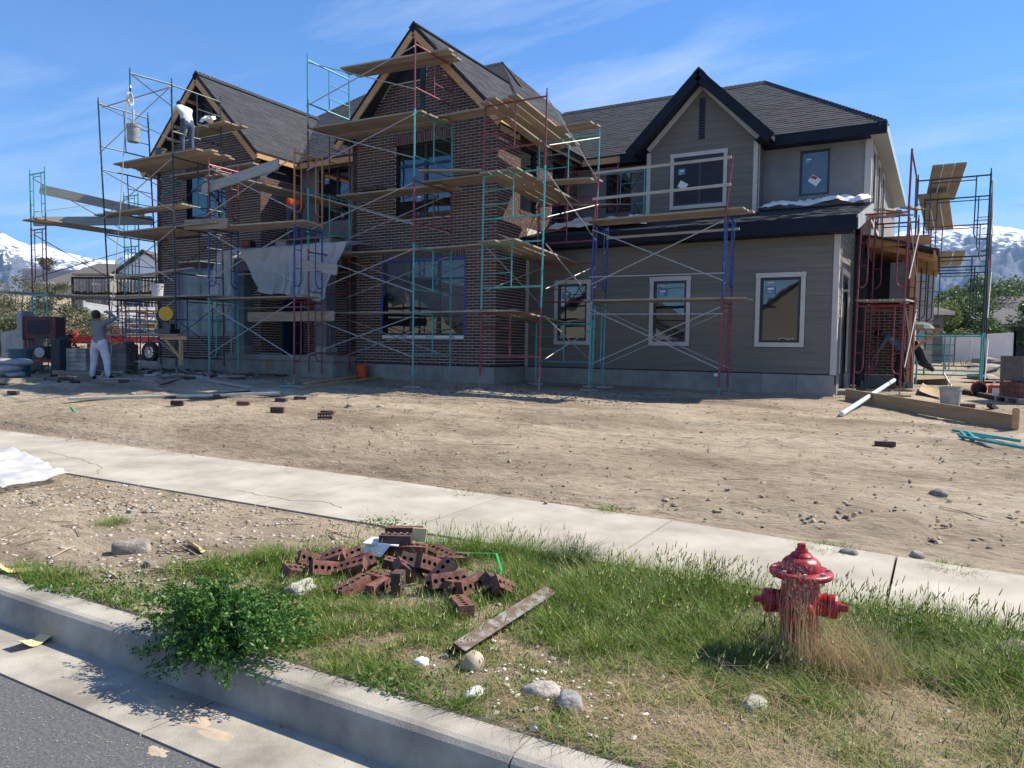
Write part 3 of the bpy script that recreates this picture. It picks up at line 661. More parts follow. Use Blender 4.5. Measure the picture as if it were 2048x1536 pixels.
# shingles: 300 nearest as parts, the others one mesh
sd_=sorted(shing,key=lambda s:(s[0][0]-Vector(CAM)).length); R=MB()
for k,(Q,n,h) in enumerate(sd_):
    vs=[Q[0]-n*.01,Q[1]-n*.01,Q[0]+n*h,Q[1]+n*h,Q[2]+n*.003,Q[3]+n*.003]; fs=[(0,1,3,2),(2,3,4,5),(0,2,5),(1,4,3)]
    if k<300: b=MB(); b.add(vs,fs); b.build('shingle',M_shin,H)
    else: R.add(vs,fs)
R.build('shingle_courses',M_shin,H,kind='stuff')
ridge((RMX,YMf,RMZ+.02),(RMX,20.1,RMZ+.02)); ridge((RAX,YAf,RAZ+.02),(RAX,20.1,RAZ+.02)); ridge((-4.9,23.53,9.08),(-11.6,23.53,9.08)); ridge((DX,yf,DPZ+.02),(DX,21.4,DPZ+.02))
ridge((-1.36,YE,ZE+.02),(HA[0],HA[1],HA[2]+.02)); ridge((PK[0],PK[1],PK[2]+.02),(LK[0],LK[1],LK[2]+.02)); ridge((-22.5,16.8,6.6),(LK[0],LK[1],LK[2]+.02)); ridge((-11.9,20.9,9.3),(PK[0],PK[1],PK[2]+.02))
# barge boards and fascias
def bar(A,B,w,h,mt,name,up=(0,0,1)): q=MB(); q.beam(A,B,w,h,up); q.build(name,mt,H)
for (rx,rz,yf_) in ((RMX,RMZ,YMf),(RAX,RAZ,YAf)):
    for s in (-1,1):
        bar((rx+s*.0,yf_-.003,rz-.075),(rx+s*2.62,yf_-.003,rz-2.695),.05,.05,M_navy,'drip_edge')
        bar((rx+s*.02,yf_+.008,rz-.235),(rx+s*2.58,yf_+.008,rz-2.795),.04,.19,M_wood,'barge_board')
        bar((rx+s*.1,yf_+.22,rz-.24),(rx+s*2.5,yf_+.22,rz-2.64),.36,.02,M_wood,'soffit_sheathing')
for k in range(7):
    z=RAZ-.6-k*.33; bar((RAX-(RAZ-z)+.22,YAf+.04,z-.18),(RAX-(RAZ-z)+.22,YA,z-.18),.04,.09,M_wood,'lookout')
bar((RMX+2.60,YMf,ME-.13),(RMX+2.60,20.05,ME-.13),.04,.16,M_wood,'eave_fascia')
bar((RMX+2.62,YMf,ME-.03),(RMX+2.62,20.05,ME-.03),.04,.04,M_navy,'drip_edge')
bar((RAX+2.60,YAf,AE-.13),(RAX+2.60,16.6,AE-.13),.04,.16,M_wood,'eave_fascia')
bar((RAX+2.62,YAf,AE-.03),(RAX+2.62,16.6,AE-.03),.04,.04,M_navy,'drip_edge')
bar((RAX-2.60,YAf,AE-.13),(RAX-2.60,18,AE-.13),.04,.16,M_wood,'eave_fascia')
bar((RAX+2.65,16.60,6.36),(XL+.0,16.60,6.36),.04,.17,M_wood,'eave_fascia'); bar((RAX+2.65,16.58,6.465),(XL,16.58,6.465),.04,.04,M_navy,'drip_edge')
bar((RMX+2.64,YE-.02,6.33),(-8.05,YE-.02,6.33),.04,.17,M_wood,'eave_fascia')
bar((-8.05,YE-.02,6.34),(DX-dh+.12,YE-.02,6.34),.05,.27,M_navy,'fascia'); bar((DX+dh-.02,YE-.02,6.34),(-1.33,YE-.02,6.34),.05,.27,M_navy,'fascia')
bar((-1.34,YE,6.36),(-1.34,30.5,6.36),.04,.20,mat('pale_fascia',(.33,.40,.42),rough=.5),'fascia')
bar((-9.5,16.90,3.66),(-1.60,16.90,3.66),.05,.30,M_navy,'fascia'); bar((-1.605,16.9,3.66),(-1.605,YU,4.52),.04,.27,M_galv,'rake_fascia')
for s in (-1,1): bar((DX+s*.0,yf-.01,DPZ-.15),(DX+s*(dh+.03),yf-.01,DPZ-.15-(dh+.03)*.985),.05,.26,M_navy,'fascia'); bar((DX+s*dh,yf,DPZ-dh*.985-.1),(DX+s*dh,20.1,DPZ-dh*.985-.1),.05,.12,M_navy,'fascia')
# soffits
for a_,b_ in ((-9.5,DL),(DR,UX)):
    q=MB(); q.box((a_,YE,6.235),(b_,YU,6.25)); q.build('soffit',M_navy,H)
q=MB(); q.box((DL-.3,yf+.02,6.25),(DL,YU,6.27)); q.box((DR,yf+.02,6.25),(DR+.3,YU,6.27)); q.build('soffit',M_navy,H)
y=YE+.02
while y<30.4:
    q=MB(); q.box((UX,y,6.25),(-1.36,y+.145,6.262)); q.box((UX,y+.145,6.256),(-1.36,y+.165,6.262)); q.build('soffit_panel',M_soff,H); y+=.166
q=MB(); q.box((-9.5,16.93,3.50),(GX+.3,YG,3.52)); q.build('soffit',M_navy,H)
# sill flashing with print under the big brick window; blue tape round it
q=MB(); q.box((w1[0]+.02,YM-.02,w1[2]-.085),(w1[1]-.02,YM-.014,w1[2]-.005)); fl=q.build('sill_flashing',M_white,H)
def text(s,loc,size,mt,parent,rot=(math.radians(90),0,0),name='printed_words',ext=.0):
    cu=bpy.data.curves.new('t','FONT'); cu.body=s; cu.size=size; cu.extrude=ext; to=bpy.data.objects.new('t',cu); col.objects.link(to)
    bpy.context.view_layer.update(); me=bpy.data.meshes.new_from_object(to.evaluated_get(bpy.context.evaluated_depsgraph_get())); bpy.data.objects.remove(to)
    me.materials.clear(); me.materials.append(mt); o=bpy.data.objects.new(name,me); col.objects.link(o); o.parent=parent
    o.location=Vector(loc)-Vector(parent['_o']) if parent is not None else loc; o.rotation_euler=rot; return o
for x in (-12.55,-11.75,-11.0,):
    text('RAIN',(x+.25,YM-.023,w1[2]-.02),.075,M_navy,fl,rot=(math.radians(90),math.radians(180),0))
def tapes(h,fix,ww=.03,bottom=True,mid=None):
    u0,u1,z0,z1=h; L_=[((u0-ww*.5,z0,u0+ww,z1)),((u1-ww,z0,u1+ww*.5,z1)),((u0,z1-ww,u1,z1+ww*.5))]
    if mid: L_.append((u0,mid-ww/2,u1,mid+ww/2))
    for a,b,c,d in L_: q=MB(); q.box((a,fix-.016,b),(c,fix-.0125,d)); q.build('masking_tape',M_tape,H)
tapes(w1,YM-.002)
def film(pts,fix,name='window_film',mt=None,nx=28,nz=28,amp=.02,seed=0):
    "hanging sheet over an opening: top edge, bottom profile list (u, zbottom)"
    u0,u1,zt,bot=pts; V=[];F=[]
    for i in range(nx+1):
        u=u0+(u1-u0)*i/nx; zb=np.interp(u,[b[0] for b in bot],[b[1] for b in bot])
        for j in range(nz+1):
            t=j/nz; z=zt+(zb-zt)*t; d=amp*(float(vnoise(u*3+t*1.5,z*1.2-u,seed,3))-.5)*2*(.3+t); V.append((u,fix-.02-abs(d),z))
    for i in range(nx):
        for j in range(nz): a=i*(nz+1)+j; F.append((a,a+1,a+nz+2,a+nz+1))
    q=MB(); q.add(V,F); return q.build(name,mt or M_plas2,H,smooth=True)
film((w1[0],w1[1],w1[3]-.02,[(w1[0],2.28),(w1[0]+.25,2.45),(-12.4,2.12),(-11.6,1.95),(-11.1,1.72),(w1[1],1.60)]),YM-.0,seed=3)
film((v1[0],v1[1],v1[3]-.02,[(v1[0],1.22),(v1[1],1.22)]),YA-.0,seed=5,mt=M_plas3,amp=.05); tapes(v1,YA-.035,mid=1.72)
# labels on the panes
def sticker(ax,fix,u,z,wd,ht,mt,parent,rot=0,lines=True):
    q=MB(); c=Vector((u,fix,z)); a=math.radians(rot); ux=Vector((math.cos(a),0,math.sin(a))); uz=Vector((-math.sin(a),0,math.cos(a)))
    q.obox(c,ux*wd/2,(0,.001,0),uz*ht/2); s=q.build('window_sticker',mt,parent)
    if lines:
        q=MB()
        for (a0,b0,l,h) in ((.1,.18,.6,.22),(-.3,-.12,.5,.03),(-.3,-.22,.45,.03),(-.3,-.32,.5,.03)): q.obox(c+ux*wd*(a0*.3)+uz*ht*b0,ux*wd*l/2,(0,.0016,0),uz*ht*h/2)
        q.build('sticker_print',M_paper,s)
for g,mu in ((g1,0),(g2,0),(g3,0)): sticker('Y',YG-.0-.0,g[0]+.21,g[3]-.27,.22,.17,M_label,H); q=MB(); q.box((g[0]+.15,YG-.0015,g[3]-.115),(g[0]+.28,YG-.0005,g[3]-.10)); q.build('window_sticker',M_paper,H)
sticker('Y',YU+.0425-.0,sw2[0]+.2,sw2[3]-.25,.2,.16,M_label,H); sticker('Y',YU+.043,-2.98,5.36,.26,.2,M_paper,H,rot=-38,lines=False)
q=MB(); q.obox((-2.99,YU+.040,5.43),(.06,0,-.03),(0,.001,0),(.02,0,.03)); q.build('window_sticker',mat('red_print',(.35,.03,.06)),H)
sticker('Y',YD-.0,-6.22,5.76,.2,.16,M_label,H); sticker('Y',YD-.0,-6.18,5.40,.24,.18,M_paper,H,rot=-30,lines=False)
sticker('Y',YM+.09,-12.0,4.86,.2,.18,M_label,H); sticker('Y',17.04,-16.3,5.95,.22,.2,M_label,H)
# ---- porch between the gables
PYF=14.92
ps=MB(); ps.box((-18.5,PYF,.56),(-16.2,16.98,.705)); ps.build('porch_slab',M_found,H); ps=MB(); ps.box((-16.194,PYF,.56),(-14.02,16.98,.705)); ps.build('porch_slab',M_found,H)
x=-18.42
while x<-14.2:
    q=MB(); q.box((x+.003,PYF+.05,-.1),(min(x+.62,-14.1),PYF+.3,.56)); q.build('porch_block',M_found,H); x+=.62
q=MB(); q.box((-14.3,PYF+.3,-.1),(-14.1,15.9,.56)); q.build('porch_block',M_found,H)
q=MB(); q.box((-16.6,PYF+.044,.22),(-16.35,PYF+.05,.56)); q.build('osb_patch',mat('osb_board',(.22,.16,.09),(.33,.25,.15),30,.9),H)
mcol=mat('grey_column_wrap',(.10,.12,.14),(.14,.16,.18),3,.7)
for x0 in (-17.95,-14.75):
    q=MB(); q.box((x0,PYF+.12,.95),(x0+.36,PYF+.48,3.1)); q.build('porch_column',mcol,H)
    q=MB(); q.box((x0-.03,PYF+.09,.706),(x0+.39,PYF+.51,.95)); q.build('column_base',M_found,H)
q=MB(); q.box((-18.2,PYF+.05,3.1),(-14.2,PYF+.5,3.42)); q.build('porch_beam',mat('grey_beam',(.17,.17,.16),rough=.8),H)
q=MB(); q.box((-18.3,PYF-.1,3.42),(-14.0,17.0,3.55)); q.build('porch_roof_deck',M_wood,H)
q=MB(); q.box((-15.35,16.9,.71),(-14.3,16.98,3.1)); q.build('entry_door',mat('deep_blue_wall',(.012,.028,.055),rough=.5),H)
q=MB(); q.box((XL-.002,16.0,.71),(XL+.0,16.9,3.1)); q.box((-14.28,15.95,.71),(-14.205,16.95,3.1)); q.build('yellow_sheathing',mat('yellow_sheathing',(.20,.13,.012),rough=.8),H)
q=MB(); q.box((-17.28,16.2,.71),(-17.2,16.98,3.1)); q.build('blue_wall_wrap',mat('blue_wrap',(.01,.03,.09),rough=.5),H)
# ---------------- scaffolds ----------------
COL={'t':M_teal,'r':M_red,'b':M_blue,'y':M_gold,'g':M_dgreen}
def LR(P,Q,t): return Vector(P).lerp(Vector(Q),t)
def frame(T,P,Q,z0,z1,c,kind='mason',pin=False,flip=False):
    "one welded frame between two legs P,Q=(x,y[,dx,dy lean per m])"
    P0=Vector((P[0],P[1],z0));P1=Vector((P[0],P[1],z1-.02));Q0=Vector((Q[0],Q[1],z0));Q1=Vector((Q[0],Q[1],z1-.02))
    if len(P)>2: P0.x+=P[2]*z0;P1.x+=P[2]*z1
    if len(Q)>2: Q0.x+=Q[2]*z0;Q1.x+=Q[2]*z1
    h=z1-z0; q=MB(); r=.0215
    pt=lambda t,zz: (P0.lerp(P1,(zz-z0)/h)).lerp(Q0.lerp(Q1,(zz-z0)/h),t)
    q.tube([P0,P1],r); q.tube([Q0,Q1],r)
    if kind=='mason':
        zb=z0+.31*h; zt=z1-.07
        q.tube([pt(0,zt),pt(1,zt)],.019); q.tube([pt(0,zb),pt(1,zb)],.019)
        q.tube([pt(.5,zb),pt(.5,zt)],.015)
        a,b=(0,.5) if flip else (.5,1)
        for k in (.33,.66): q.tube([pt(a,zb+(zt-zb)*k),pt(b,zb+(zt-zb)*k)],.012,6)
    else:
        zt=z1-.06; wd=(Q0-P0).length; s=.19 if kind=='walk' else .24; zb=z0+h*.17
        q.tube([pt(0,zt),pt(1,zt)],.02); q.tube([pt(s,zt-.09),pt(1-s,zt-.09)],.014)
        for a,e in ((0,s),(1,1-s)):
            q.tube([pt(e,zt),pt(e,zb+.14),pt(e+(a-e)*.12,zb+.06),pt(e+(a-e)*.4,zb),pt(a,zb)],.015)
            for k in (.30,.62): q.tube([pt(a,zb+(zt-zb)*k),pt(e,zb+(zt-zb)*k)],.011,6)
    if pin:
        for a in (0,1): p=pt(a,z1-.03); q.tube([p,p+Vector((0,0,.13))],.014)
    else:
        for a in (0,1): p=pt(a,z1-.06); q.tube([p,p+Vector((0,0,.07))],.026)
    # brace studs
    for a in (0,1):
        for zz in (z0+.3*h,z1-.22): p=pt(a,zz); q.tube([p-Vector((.0,.045,0)),p+Vector((0,.045,0))],.006,5)
    return q.build('scaffold_frame',COL[c],T,smooth=False)
def xbrace(T,A,B,z0a,z1a,z0b,z1b,mt=None,single=0):
    A=Vector((*A[:2],0));B=Vector((*B[:2],0)); q=MB(); o=(B-A).cross(Vector((0,0,1))).normalized()*.035
    if single!=2: q.tube([A+o+Vector((0,0,z1a)),B+o+Vector((0,0,z0b))],.0125,6)
    if single!=1: q.tube([A+o*1.7+Vector((0,0,z0a)),B+o*1.7+Vector((0,0,z1b))],.0125,6)
    q.build('cross_brace',mt or M_galv,T)
def jack(T,x,y,z,zg=None):
    zg=G(x,y) if zg is None else zg; q=MB(); q.tube([(x,y,zg+.05),(x,y,z+.02)],.015); q.lathe((x,y,z-.02),[(0,0),(.05,0),(.05,.012),(.0,.012)],10); q.box((x-.075,y-.075,zg+.042),(x+.075,y+.075,zg+.05)); q.build('screw_jack',M_steel,T)
    q=MB(); a=random.uniform(0,3); q.obox((x,y,zg+.02),(math.cos(a)*.2,math.sin(a)*.2,0),(-math.sin(a)*.11,math.cos(a)*.11,0),(0,0,.022)); q.build('sole_board',M_ply,T)
TW={}
def tower(key,label,grp,base): TW[key]=thing('scaffold_tower',label,'scaffold',base,'steel frame scaffolds round the house'); return TW[key]
# A: in front of the right brick gable
T=tower('A','tall teal and maroon frame scaffold five lifts high in front of the right brick gable','',(-12.3,14,.1))
fa=(-13.98,14.0,-.010);fb=(-10.68,14.0,-.003); ba=(-13.98,15.52,-.010);bb=(-10.68,15.52,-.003)
za=[.31,1.86,3.43,4.95,6.54,8.2]; zb_=[.33,1.84,3.38,4.90,6.45,7.98]
for k,c in enumerate('rrtrt'): frame(T,fa,ba,za[k],za[k+1],c,pin=k==4)
for k,c in enumerate('ttrtr'): frame(T,fb,bb,zb_[k],zb_[k+1],c,pin=k==4)
for k in range(5): xbrace(T,(fa[0]-.01*za[k],14.0),(fb[0],14.0),za[k]+.42,za[k+1]-.16,zb_[k]+.42,zb_[k+1]-.16)
for k in (0,1,2): xbrace(T,(ba[0],15.45),(bb[0],15.45),za[k]+.42,za[k+1]-.16,zb_[k]+.42,zb_[k+1]-.16)
for p in (fa,ba,fb,bb): jack(T,p[0],p[1],.3)
# B: on the corner between the brick gable and the garage
T=tower('B','maroon and teal frame scaffold on the corner between the brick gable and the grey garage','',(-8.3,15,.1))
z1_=[.33,1.86,3.40,4.92,6.46]; z2_=[.22,1.69,3.14,4.58,6.15]
for k,c in enumerate('rttr'): frame(T,(-9.12,14.45,.008),(-7.60,14.45,.012),z1_[k],z1_[k+1],c,flip=True,pin=k==3)
for k,c in enumerate('trrt'): frame(T,(-8.80,16.55,0),(-7.30,16.6,.012),z2_[k],z2_[k+1],c,flip=True,pin=k==3)
for k in range(4): xbrace(T,(-7.56+.01*k,14.5),(-7.28,16.6),z1_[k]+.42,z1_[k+1]-.16,z2_[k]+.42,z2_[k+1]-.16)
for k in (1,): xbrace(T,(-9.05,14.5),(-8.78,16.6),z1_[k]+.42,z1_[k+1]-.16,z2_[k]+.42,z2_[k+1]-.16)
for p in ((-9.12,14.45),(-7.60,14.45),(-7.30,16.6),(-8.8,16.55)): jack(T,p[0],p[1],.3 if p[1]<15 else .22)
# C: low walkway in front of the garage
T=tower('C','low two lift scaffold with blue upper frames in front of the grey garage wall','',(-5.5,16,.05))
for x,c in ((-6.98,'tb'),(-4.03,'rb')):
    frame(T,(x,15.72,.012),(x-.03,16.60,.012),.22,2.08,c[0],'narrow'); frame(T,(x,15.72,.012),(x-.03,16.60,.012),2.08,3.88,c[1],'narrow')
    for y in (15.72,16.6): jack(T,x,y,.2)
    q=MB(); q.tube([(x+.05,15.70,3.80),(x+.16,15.70,4.98)],.021); q.tube([(x+.05,15.70,3.8),(x+.03,15.72,3.55)],.02); q.build('guard_post',M_red,T)
xbrace(T,(-6.98,15.72),(-4.03,15.72),.62,1.9,.62,1.9); xbrace(T,(-6.95,15.72),(-4.0,15.72),2.45,3.68,2.45,3.68)
xbrace(T,(-7.0,16.62),(-4.05,16.62),.62,1.9,.62,1.9)
for z0,z1 in ((2.62,2.60),(1.78,1.76)): q=MB(); q.tube([(-7.0,15.66,z0),(-3.98,15.66,z1)],.013,6); q.build('guard_rail',M_galv,T)
for z0,z1,y in ((4.93,4.95,15.66),(4.36,4.40,15.66),(3.60,3.62,16.5)):
    q=MB(); q.beam((-6.95,y,z0),(-3.88,y,z1),.035,.055); q.build('guard_rail',M_pgrey,T)
# D: in front of the entry porch
T=tower('D','scaffold with teal, blue, maroon and yellow frames in front of the entry porch','',(-15,13.3,.1))
for x,c,zz in ((-16.52,'tbr',[.30,2.18,4.02,5.66]),(-13.47,'rby',[.28,2.10,3.86,5.62])):
    for k in range(3): frame(T,(x,13.0),(x,13.92),zz[k],zz[k+1],c[k],'narrow',pin=k==2)
    for y in (13.0,13.92): jack(T,x,y,.28)
xbrace(T,(-16.5,13.0),(-13.47,13.0),.7,2.0,.7,2.0); xbrace(T,(-16.5,13.0),(-13.47,13.0),2.6,3.85,2.5,3.7); xbrace(T,(-16.5,13.0),(-13.47,13.0),4.3,5.5,4.2,5.4)
for z in (1.95,2.85): q=MB(); q.tube([(-16.5,13.88,z),(-13.5,13.88,z)],.012,6); q.build('guard_rail',M_galv,T)
# E: dark scaffold round the left gable
T=tower('E','dark green frame scaffold with the rope pulley in front of the left brick gable','',(-19,13.5,.2))
ze=[.36,2.26,4.10,5.93,7.78]
pe=[(-20.27,12.75,-.075),(-17.50,12.75,-.018)]
for i,p in enumerate(pe):
    for k in range(4): frame(T,p,(p[0]+.0,p[1]+1.52,p[2]),ze[k],ze[k+1],'g','narrow' if k==0 else 'mason',pin=k==3)
    for y in (12.75,14.27): jack(T,p[0],y,.34)
for k in range(4):
    a=(pe[0][0]-.075*ze[k],12.75); b=(pe[1][0]-.018*ze[k],12.75)
    xbrace(T,a,b,ze[k]+.35,ze[k+1]-.16,ze[k]+.35,ze[k+1]-.16); 
    if k<3: xbrace(T,(a[0],14.2),(b[0],14.2),ze[k]+.35,ze[k+1]-.16,ze[k]+.35,ze[k+1]-.16,M_dgreen)
q=MB(); q.tube([(-17.64,12.75,7.70),(-17.64,11.6,7.62)],.02); q.tube([(-17.64,12.75,7.15),(-17.64,11.66,7.6)],.014); q.tube([(-17.64,11.6,7.75),(-17.64,11.6,7.2)],.016); q.build('hoist_arm',M_dgreen,T)
q=MB(); q.tube([(-20.83,12.85,7.6),(-17.64,12.85,7.7)],.018); q.build('top_rail',M_galv,T)
for x in (-20.3,-17.9): q=MB(); q.beam((x,14.3,5.85),(x,14.95,5.85),.05,.05); q.beam((x,14.3,5.3),(x,14.9,5.8),.04,.04); q.build('side_bracket',M_teal,T)
# F: along the left side wall
T=tower('F','narrow teal over maroon frame scaffold running back along the left side of the house','',(-24,14.5,.2))
rows=[(W(66,600,'Y',12.35).x,12.35,(.60,2.42,4.35,5.98),'trt'),(-24.2,15.7,(.5,2.4,4.3,6.0),'btt'),(-24.0,18.9,(.5,2.4,4.25),'gb')]
for k,(x,y,zs,c) in enumerate(rows):
    for j in range(len(zs)-1): frame(T,(x,y,-.012),(x+.78,y,-.012),zs[j],zs[j+1],c[j],'narrow',pin=j==len(zs)-2)
    for xx in (x,x+.78): jack(T,xx,y,zs[0])
for j in range(3):
    za_,zb2=rows[0][2],rows[1][2]
    xbrace(T,(rows[0][0]+.02,12.35),(-24.2,15.7),za_[j]+.45,za_[j+1]-.2,zb2[j]+.45,zb2[j+1]-.2,M_dgreen)
    if j<2: xbrace(T,(-23.4,15.7),(-23.2,18.9),zb2[j]+.45,zb2[j+1]-.2,.9+1.8*j,2.2+1.85*j,M_dgreen)
# G: maroon tower beside the garage corner
T=tower('G','maroon frame scaffold with ladder sides beside the right corner of the garage','',(-1,18,.1))
gx0=W(1712,600,'Y',18.2).x; gx1=W(1806,600,'Y',18.2).x
for y,zs in ((18.2,(.25,2.10,4.10)),(20.3,(.3,2.25,4.2))):
    for j in range(len(zs)-1): frame(T,(gx0+(y-18.2)*.06,y,.012),(gx1+(y-18.2)*.06,y,.012),zs[j],zs[j+1],'r','walk',pin=j==1)
    for x in (gx0,gx1): jack(T,x,y,zs[0])
xbrace(T,(gx1+.02,18.2),(gx1+.15,20.3),.7,1.95,.75,2.05,M_galv); xbrace(T,(gx1+.04,18.2),(gx1+.16,20.3),2.6,3.9,2.65,4.0,M_galv)
q=MB(); q.tube([(gx1+.04,18.22,4.05),(gx1+.06,18.22,5.35)],.022); q.tube([(gx1+.06,18.22,5.3),(gx1+.14,18.9,4.9),(gx1+.14,18.9,4.0)],.018); q.build('guard_post',M_red,T)
# H: dark green tower right of the house
T=tower('H','tall dark green scaffold with teal bottom frames standing clear right of the house','',(0,22,.3))
HX0,HX1=W(1822,600,'Y',21.6).x,W(1966,600,'Y',21.6).x
zh=[.30,2.02,3.62,5.42]
for y,zs,cc in ((21.6,(.02,1.54,3.48,5.42),'tgg'),(23.7,(.1,1.6,3.45,5.3),'tgg'),(26.0,(.2,1.7,3.5,4.9),'ggr')):
    e=(y-21.6)*.06
    for j in range(3): frame(T,(HX0+e,y,.01),(HX1+e,y,.01),zs[j],zs[j+1],cc[j],'mason' if j==0 else 'walk',pin=j==2,flip=True)
    for x in (HX0,HX1): jack(T,x+e,y,zs[0]+.03,zg=min(G(x,y),zs[0]-.1))
for j,(a,b,c,d) in enumerate(((.4,1.4,.45,1.4),(1.9,3.3,1.95,3.2),(3.9,5.2,3.9,5.1))): xbrace(T,(HX1+.05,21.6),(HX1+.18,23.7),a,b,c,d,M_galv)
# I: short frames standing on the garage roof
T=tower('I','short teal and maroon frames standing on the garage roof against the upper stucco wall','',(-8,19,4.3))
frame(T,(-9.0,18.6),(-7.55,18.6),4.28,5.85,'r',flip=True,pin=True); frame(T,(-8.62,19.75),(-7.24,19.75),4.58,5.98,'t',flip=False)
xbrace(T,(-8.0,19.7),(-7.3,19.7),4.7,5.8,4.7,5.8,M_dgreen)
# ---------------- planks ----------------
WHERE={}
PL=[]
def plank(A,B,label,wd=.235,th=.037,mt=None,up=(0,0,1),grp='scaffold planks',roll=0,cat='plank'):
    A=Vector(A);B=Vector(B); d=B-A; l=d.length; x=d.normalized(); s=Vector(up).cross(x).normalized(); u=x.cross(s)
    if roll: q=Quaternion(x,math.radians(roll)); s=q@s; u=q@u
    a,h,w_,c=l/2,th/2,wd/2,.022
    pr=[(-a,-w_+c),(-a+c,-w_),(a-c,-w_),(a,-w_+c),(a,w_-c),(a-c,w_),(-a+c,w_),(-a,w_-c)]
    me=bpy.data.meshes.new('scaffold_plank'); n=8
    me.from_pydata([(p[0],p[1],-h) for p in pr]+[(p[0],p[1],h) for p in pr],[],[tuple(range(n-1,-1,-1)),tuple(range(n,2*n))]+[(i,(i+1)%n,n+(i+1)%n,n+i) for i in range(n)])
    me.materials.append(mt or M_ply); o=bpy.data.objects.new('scaffold_plank' if cat=='plank' else 'lumber_board',me); col.objects.link(o)
    mm=Matrix((x,s,u)).transposed().to_4x4(); mm.translation=(A+B)/2; o.matrix_world=mm; o['label']=label; o['category']=cat; o['group']=grp; return o
ORD=['front','second','third','fourth','fifth','sixth']
def deckX(x0,x1,ys_,z0,z1,desc,mt=None,n0='plank',jit=.12,grp=None):
    for i,y in enumerate(ys_):
        j0,j1=random.uniform(-jit,jit),random.uniform(-jit,jit)
        plank((x0+j0,y,z0+random.uniform(0,.012)+.02),(x1+j1,y+random.uniform(-.015,.015),z1+random.uniform(0,.012)+.02),f'{ORD[i]} plank {desc}',mt=(mt[i%len(mt)] if mt else None),grp=grp or 'planks '+desc)
def deckY(xs_,y0,y1,z0,z1,desc,mt=None,jit=.12):
    for i,x in enumerate(xs_):
        plank((x,y0+random.uniform(-jit,jit),z0+.02),(x+random.uniform(-.01,.01),y1+random.uniform(-jit,jit),z1+.02),f'{["leftmost","second","third","fourth","fifth"][i]} plank running back, {desc}',mt=(mt[i%len(mt)] if mt else None),grp='planks '+desc)
w5=[14.22,14.47,14.72,14.98,15.24]
# tower A decks
deckX(-13.6,-10.3,[14.75,15.0,15.25],8.02,7.9,'on the topmost deck high up by the right gable peak')
deckX(-14.1,-10.5,w5,6.45,6.38,'on the broad fourth deck across the right brick gable')
deckX(-11.0,-8.6,[14.9,15.15],6.44,6.46,'bridging from the right gable scaffold to the corner scaffold under the eave')
deckX(-14.0,-10.45,[14.95,15.2,15.45],4.86,4.84,'on the third deck crossing the upper gable window')
deckX(-11.0,-8.7,[14.75,15.0,15.25],4.9,4.9,'bridging to the corner scaffold just below the upper gable window')
plank((-10.95,14.55,5.16),(-9.2,14.6,5.00),'single loose plank sticking up and out over the third deck by the upper gable window',grp='planks on the gable scaffold')
deckX(-14.0,-10.6,[15.0,15.25],3.38,3.34,'on the second deck above the big taped window')
deckX(-11.2,-8.6,[14.95,15.2],3.34,3.38,'bridging at head height of the big window to the corner scaffold')
deckX(-14.3,-10.6,[15.0,15.25],1.83,1.80,'on the lowest deck crossing the big taped window')
deckX(-11.2,-8.7,[14.9,15.15],1.80,1.82,'bridging the lowest deck to the corner scaffold',mt=[M_pgrey])
# corner tower decks
for z,ym,d in ((6.40,17.4,'on the top deck of the corner scaffold beside the eave'),(4.86,17.4,'on the third deck of the corner scaffold'),(3.33,17.3,'on the second deck of the corner scaffold'),(1.79,17.0,'on the lowest deck of the corner scaffold')):
    deckY([-9.0,-8.74,-8.48,-8.22],14.25,ym,z,z-.30 if z>6 else z-.18,d)
deckX(-8.15,-7.2,[16.0,16.28],6.13,6.15,'lying crosswise on the top corner deck'); deckX(-8.9,-7.0,[15.7,15.98],4.88,4.80,'lying crosswise on the third corner deck')
deckY([-8.1,-7.85,-7.6],17.0,19.9,4.52,5.02,'sloping on over the garage roof from the corner scaffold')
# walkway C
deckX(-7.15,-3.55,[15.85,16.10,16.35],2.07,2.06,'on the knee high deck in front of the garage windows',jit=.05)
deckX(-7.15,-3.60,[15.85,16.10,16.35],3.88,3.90,'on the upper walkway below the dormer window',jit=.05)
# D entry
deckX(-16.75,-13.2,[13.15,13.40,13.66],2.13,2.12,'on the lowest deck in front of the entry porch')
deckX(-16.7,-13.3,[13.15,13.40,13.66],3.98,3.90,'on the middle deck above the wrapped porch roof')
plank((-16.2,13.98,1.72),(-13.15,14.02,1.72),'wide board on edge as a toe board in front of the entry steps',roll=90,wd=.25,grp='boards on edge',mt=M_ply)
plank((-14.3,13.9,3.04),(-12.95,13.9,2.83),'board hung slanting on edge in front of the plastic covered porch',roll=90,wd=.25,grp='boards on edge',mt=M_pgrey)
plank((-16.9,13.1,5.0),(-14.0,13.0,5.32),'wide weathered grey board on edge crossing the yellow frame at upper window height',roll=80,wd=.28,mt=M_pgrey,grp='boards on edge')
plank((-17.4,12.95,4.10),(-15.75,12.95,4.02),'speckled board on edge between the dark scaffold and the maroon frame',roll=90,wd=.26,grp='boards on edge')
for i in range(3): plank((-16.6+.25*i,13.0,5.30),(-15.3+.25*i,16.3,4.95),f'{ORD[i]} plank sloping back to the recess between the two brick gables',grp='planks sloping back between the gables')
for i in range(2): plank((-16.9,15.5+.26*i,3.96),(-14.4,15.5+.26*i,3.96),f'{ORD[i]} plank under the feet of the worker in orange',grp='planks under the worker in orange')
for x in (-16.5,-14.8): tag(MB().box((x-.2,15.4,3.56),(x+.2,15.95,3.93)).build('plank_trestle',M_pgrey),'grey block trestle under the planks of the worker in orange'+(', left' if x<-16 else ', right'),'trestle')
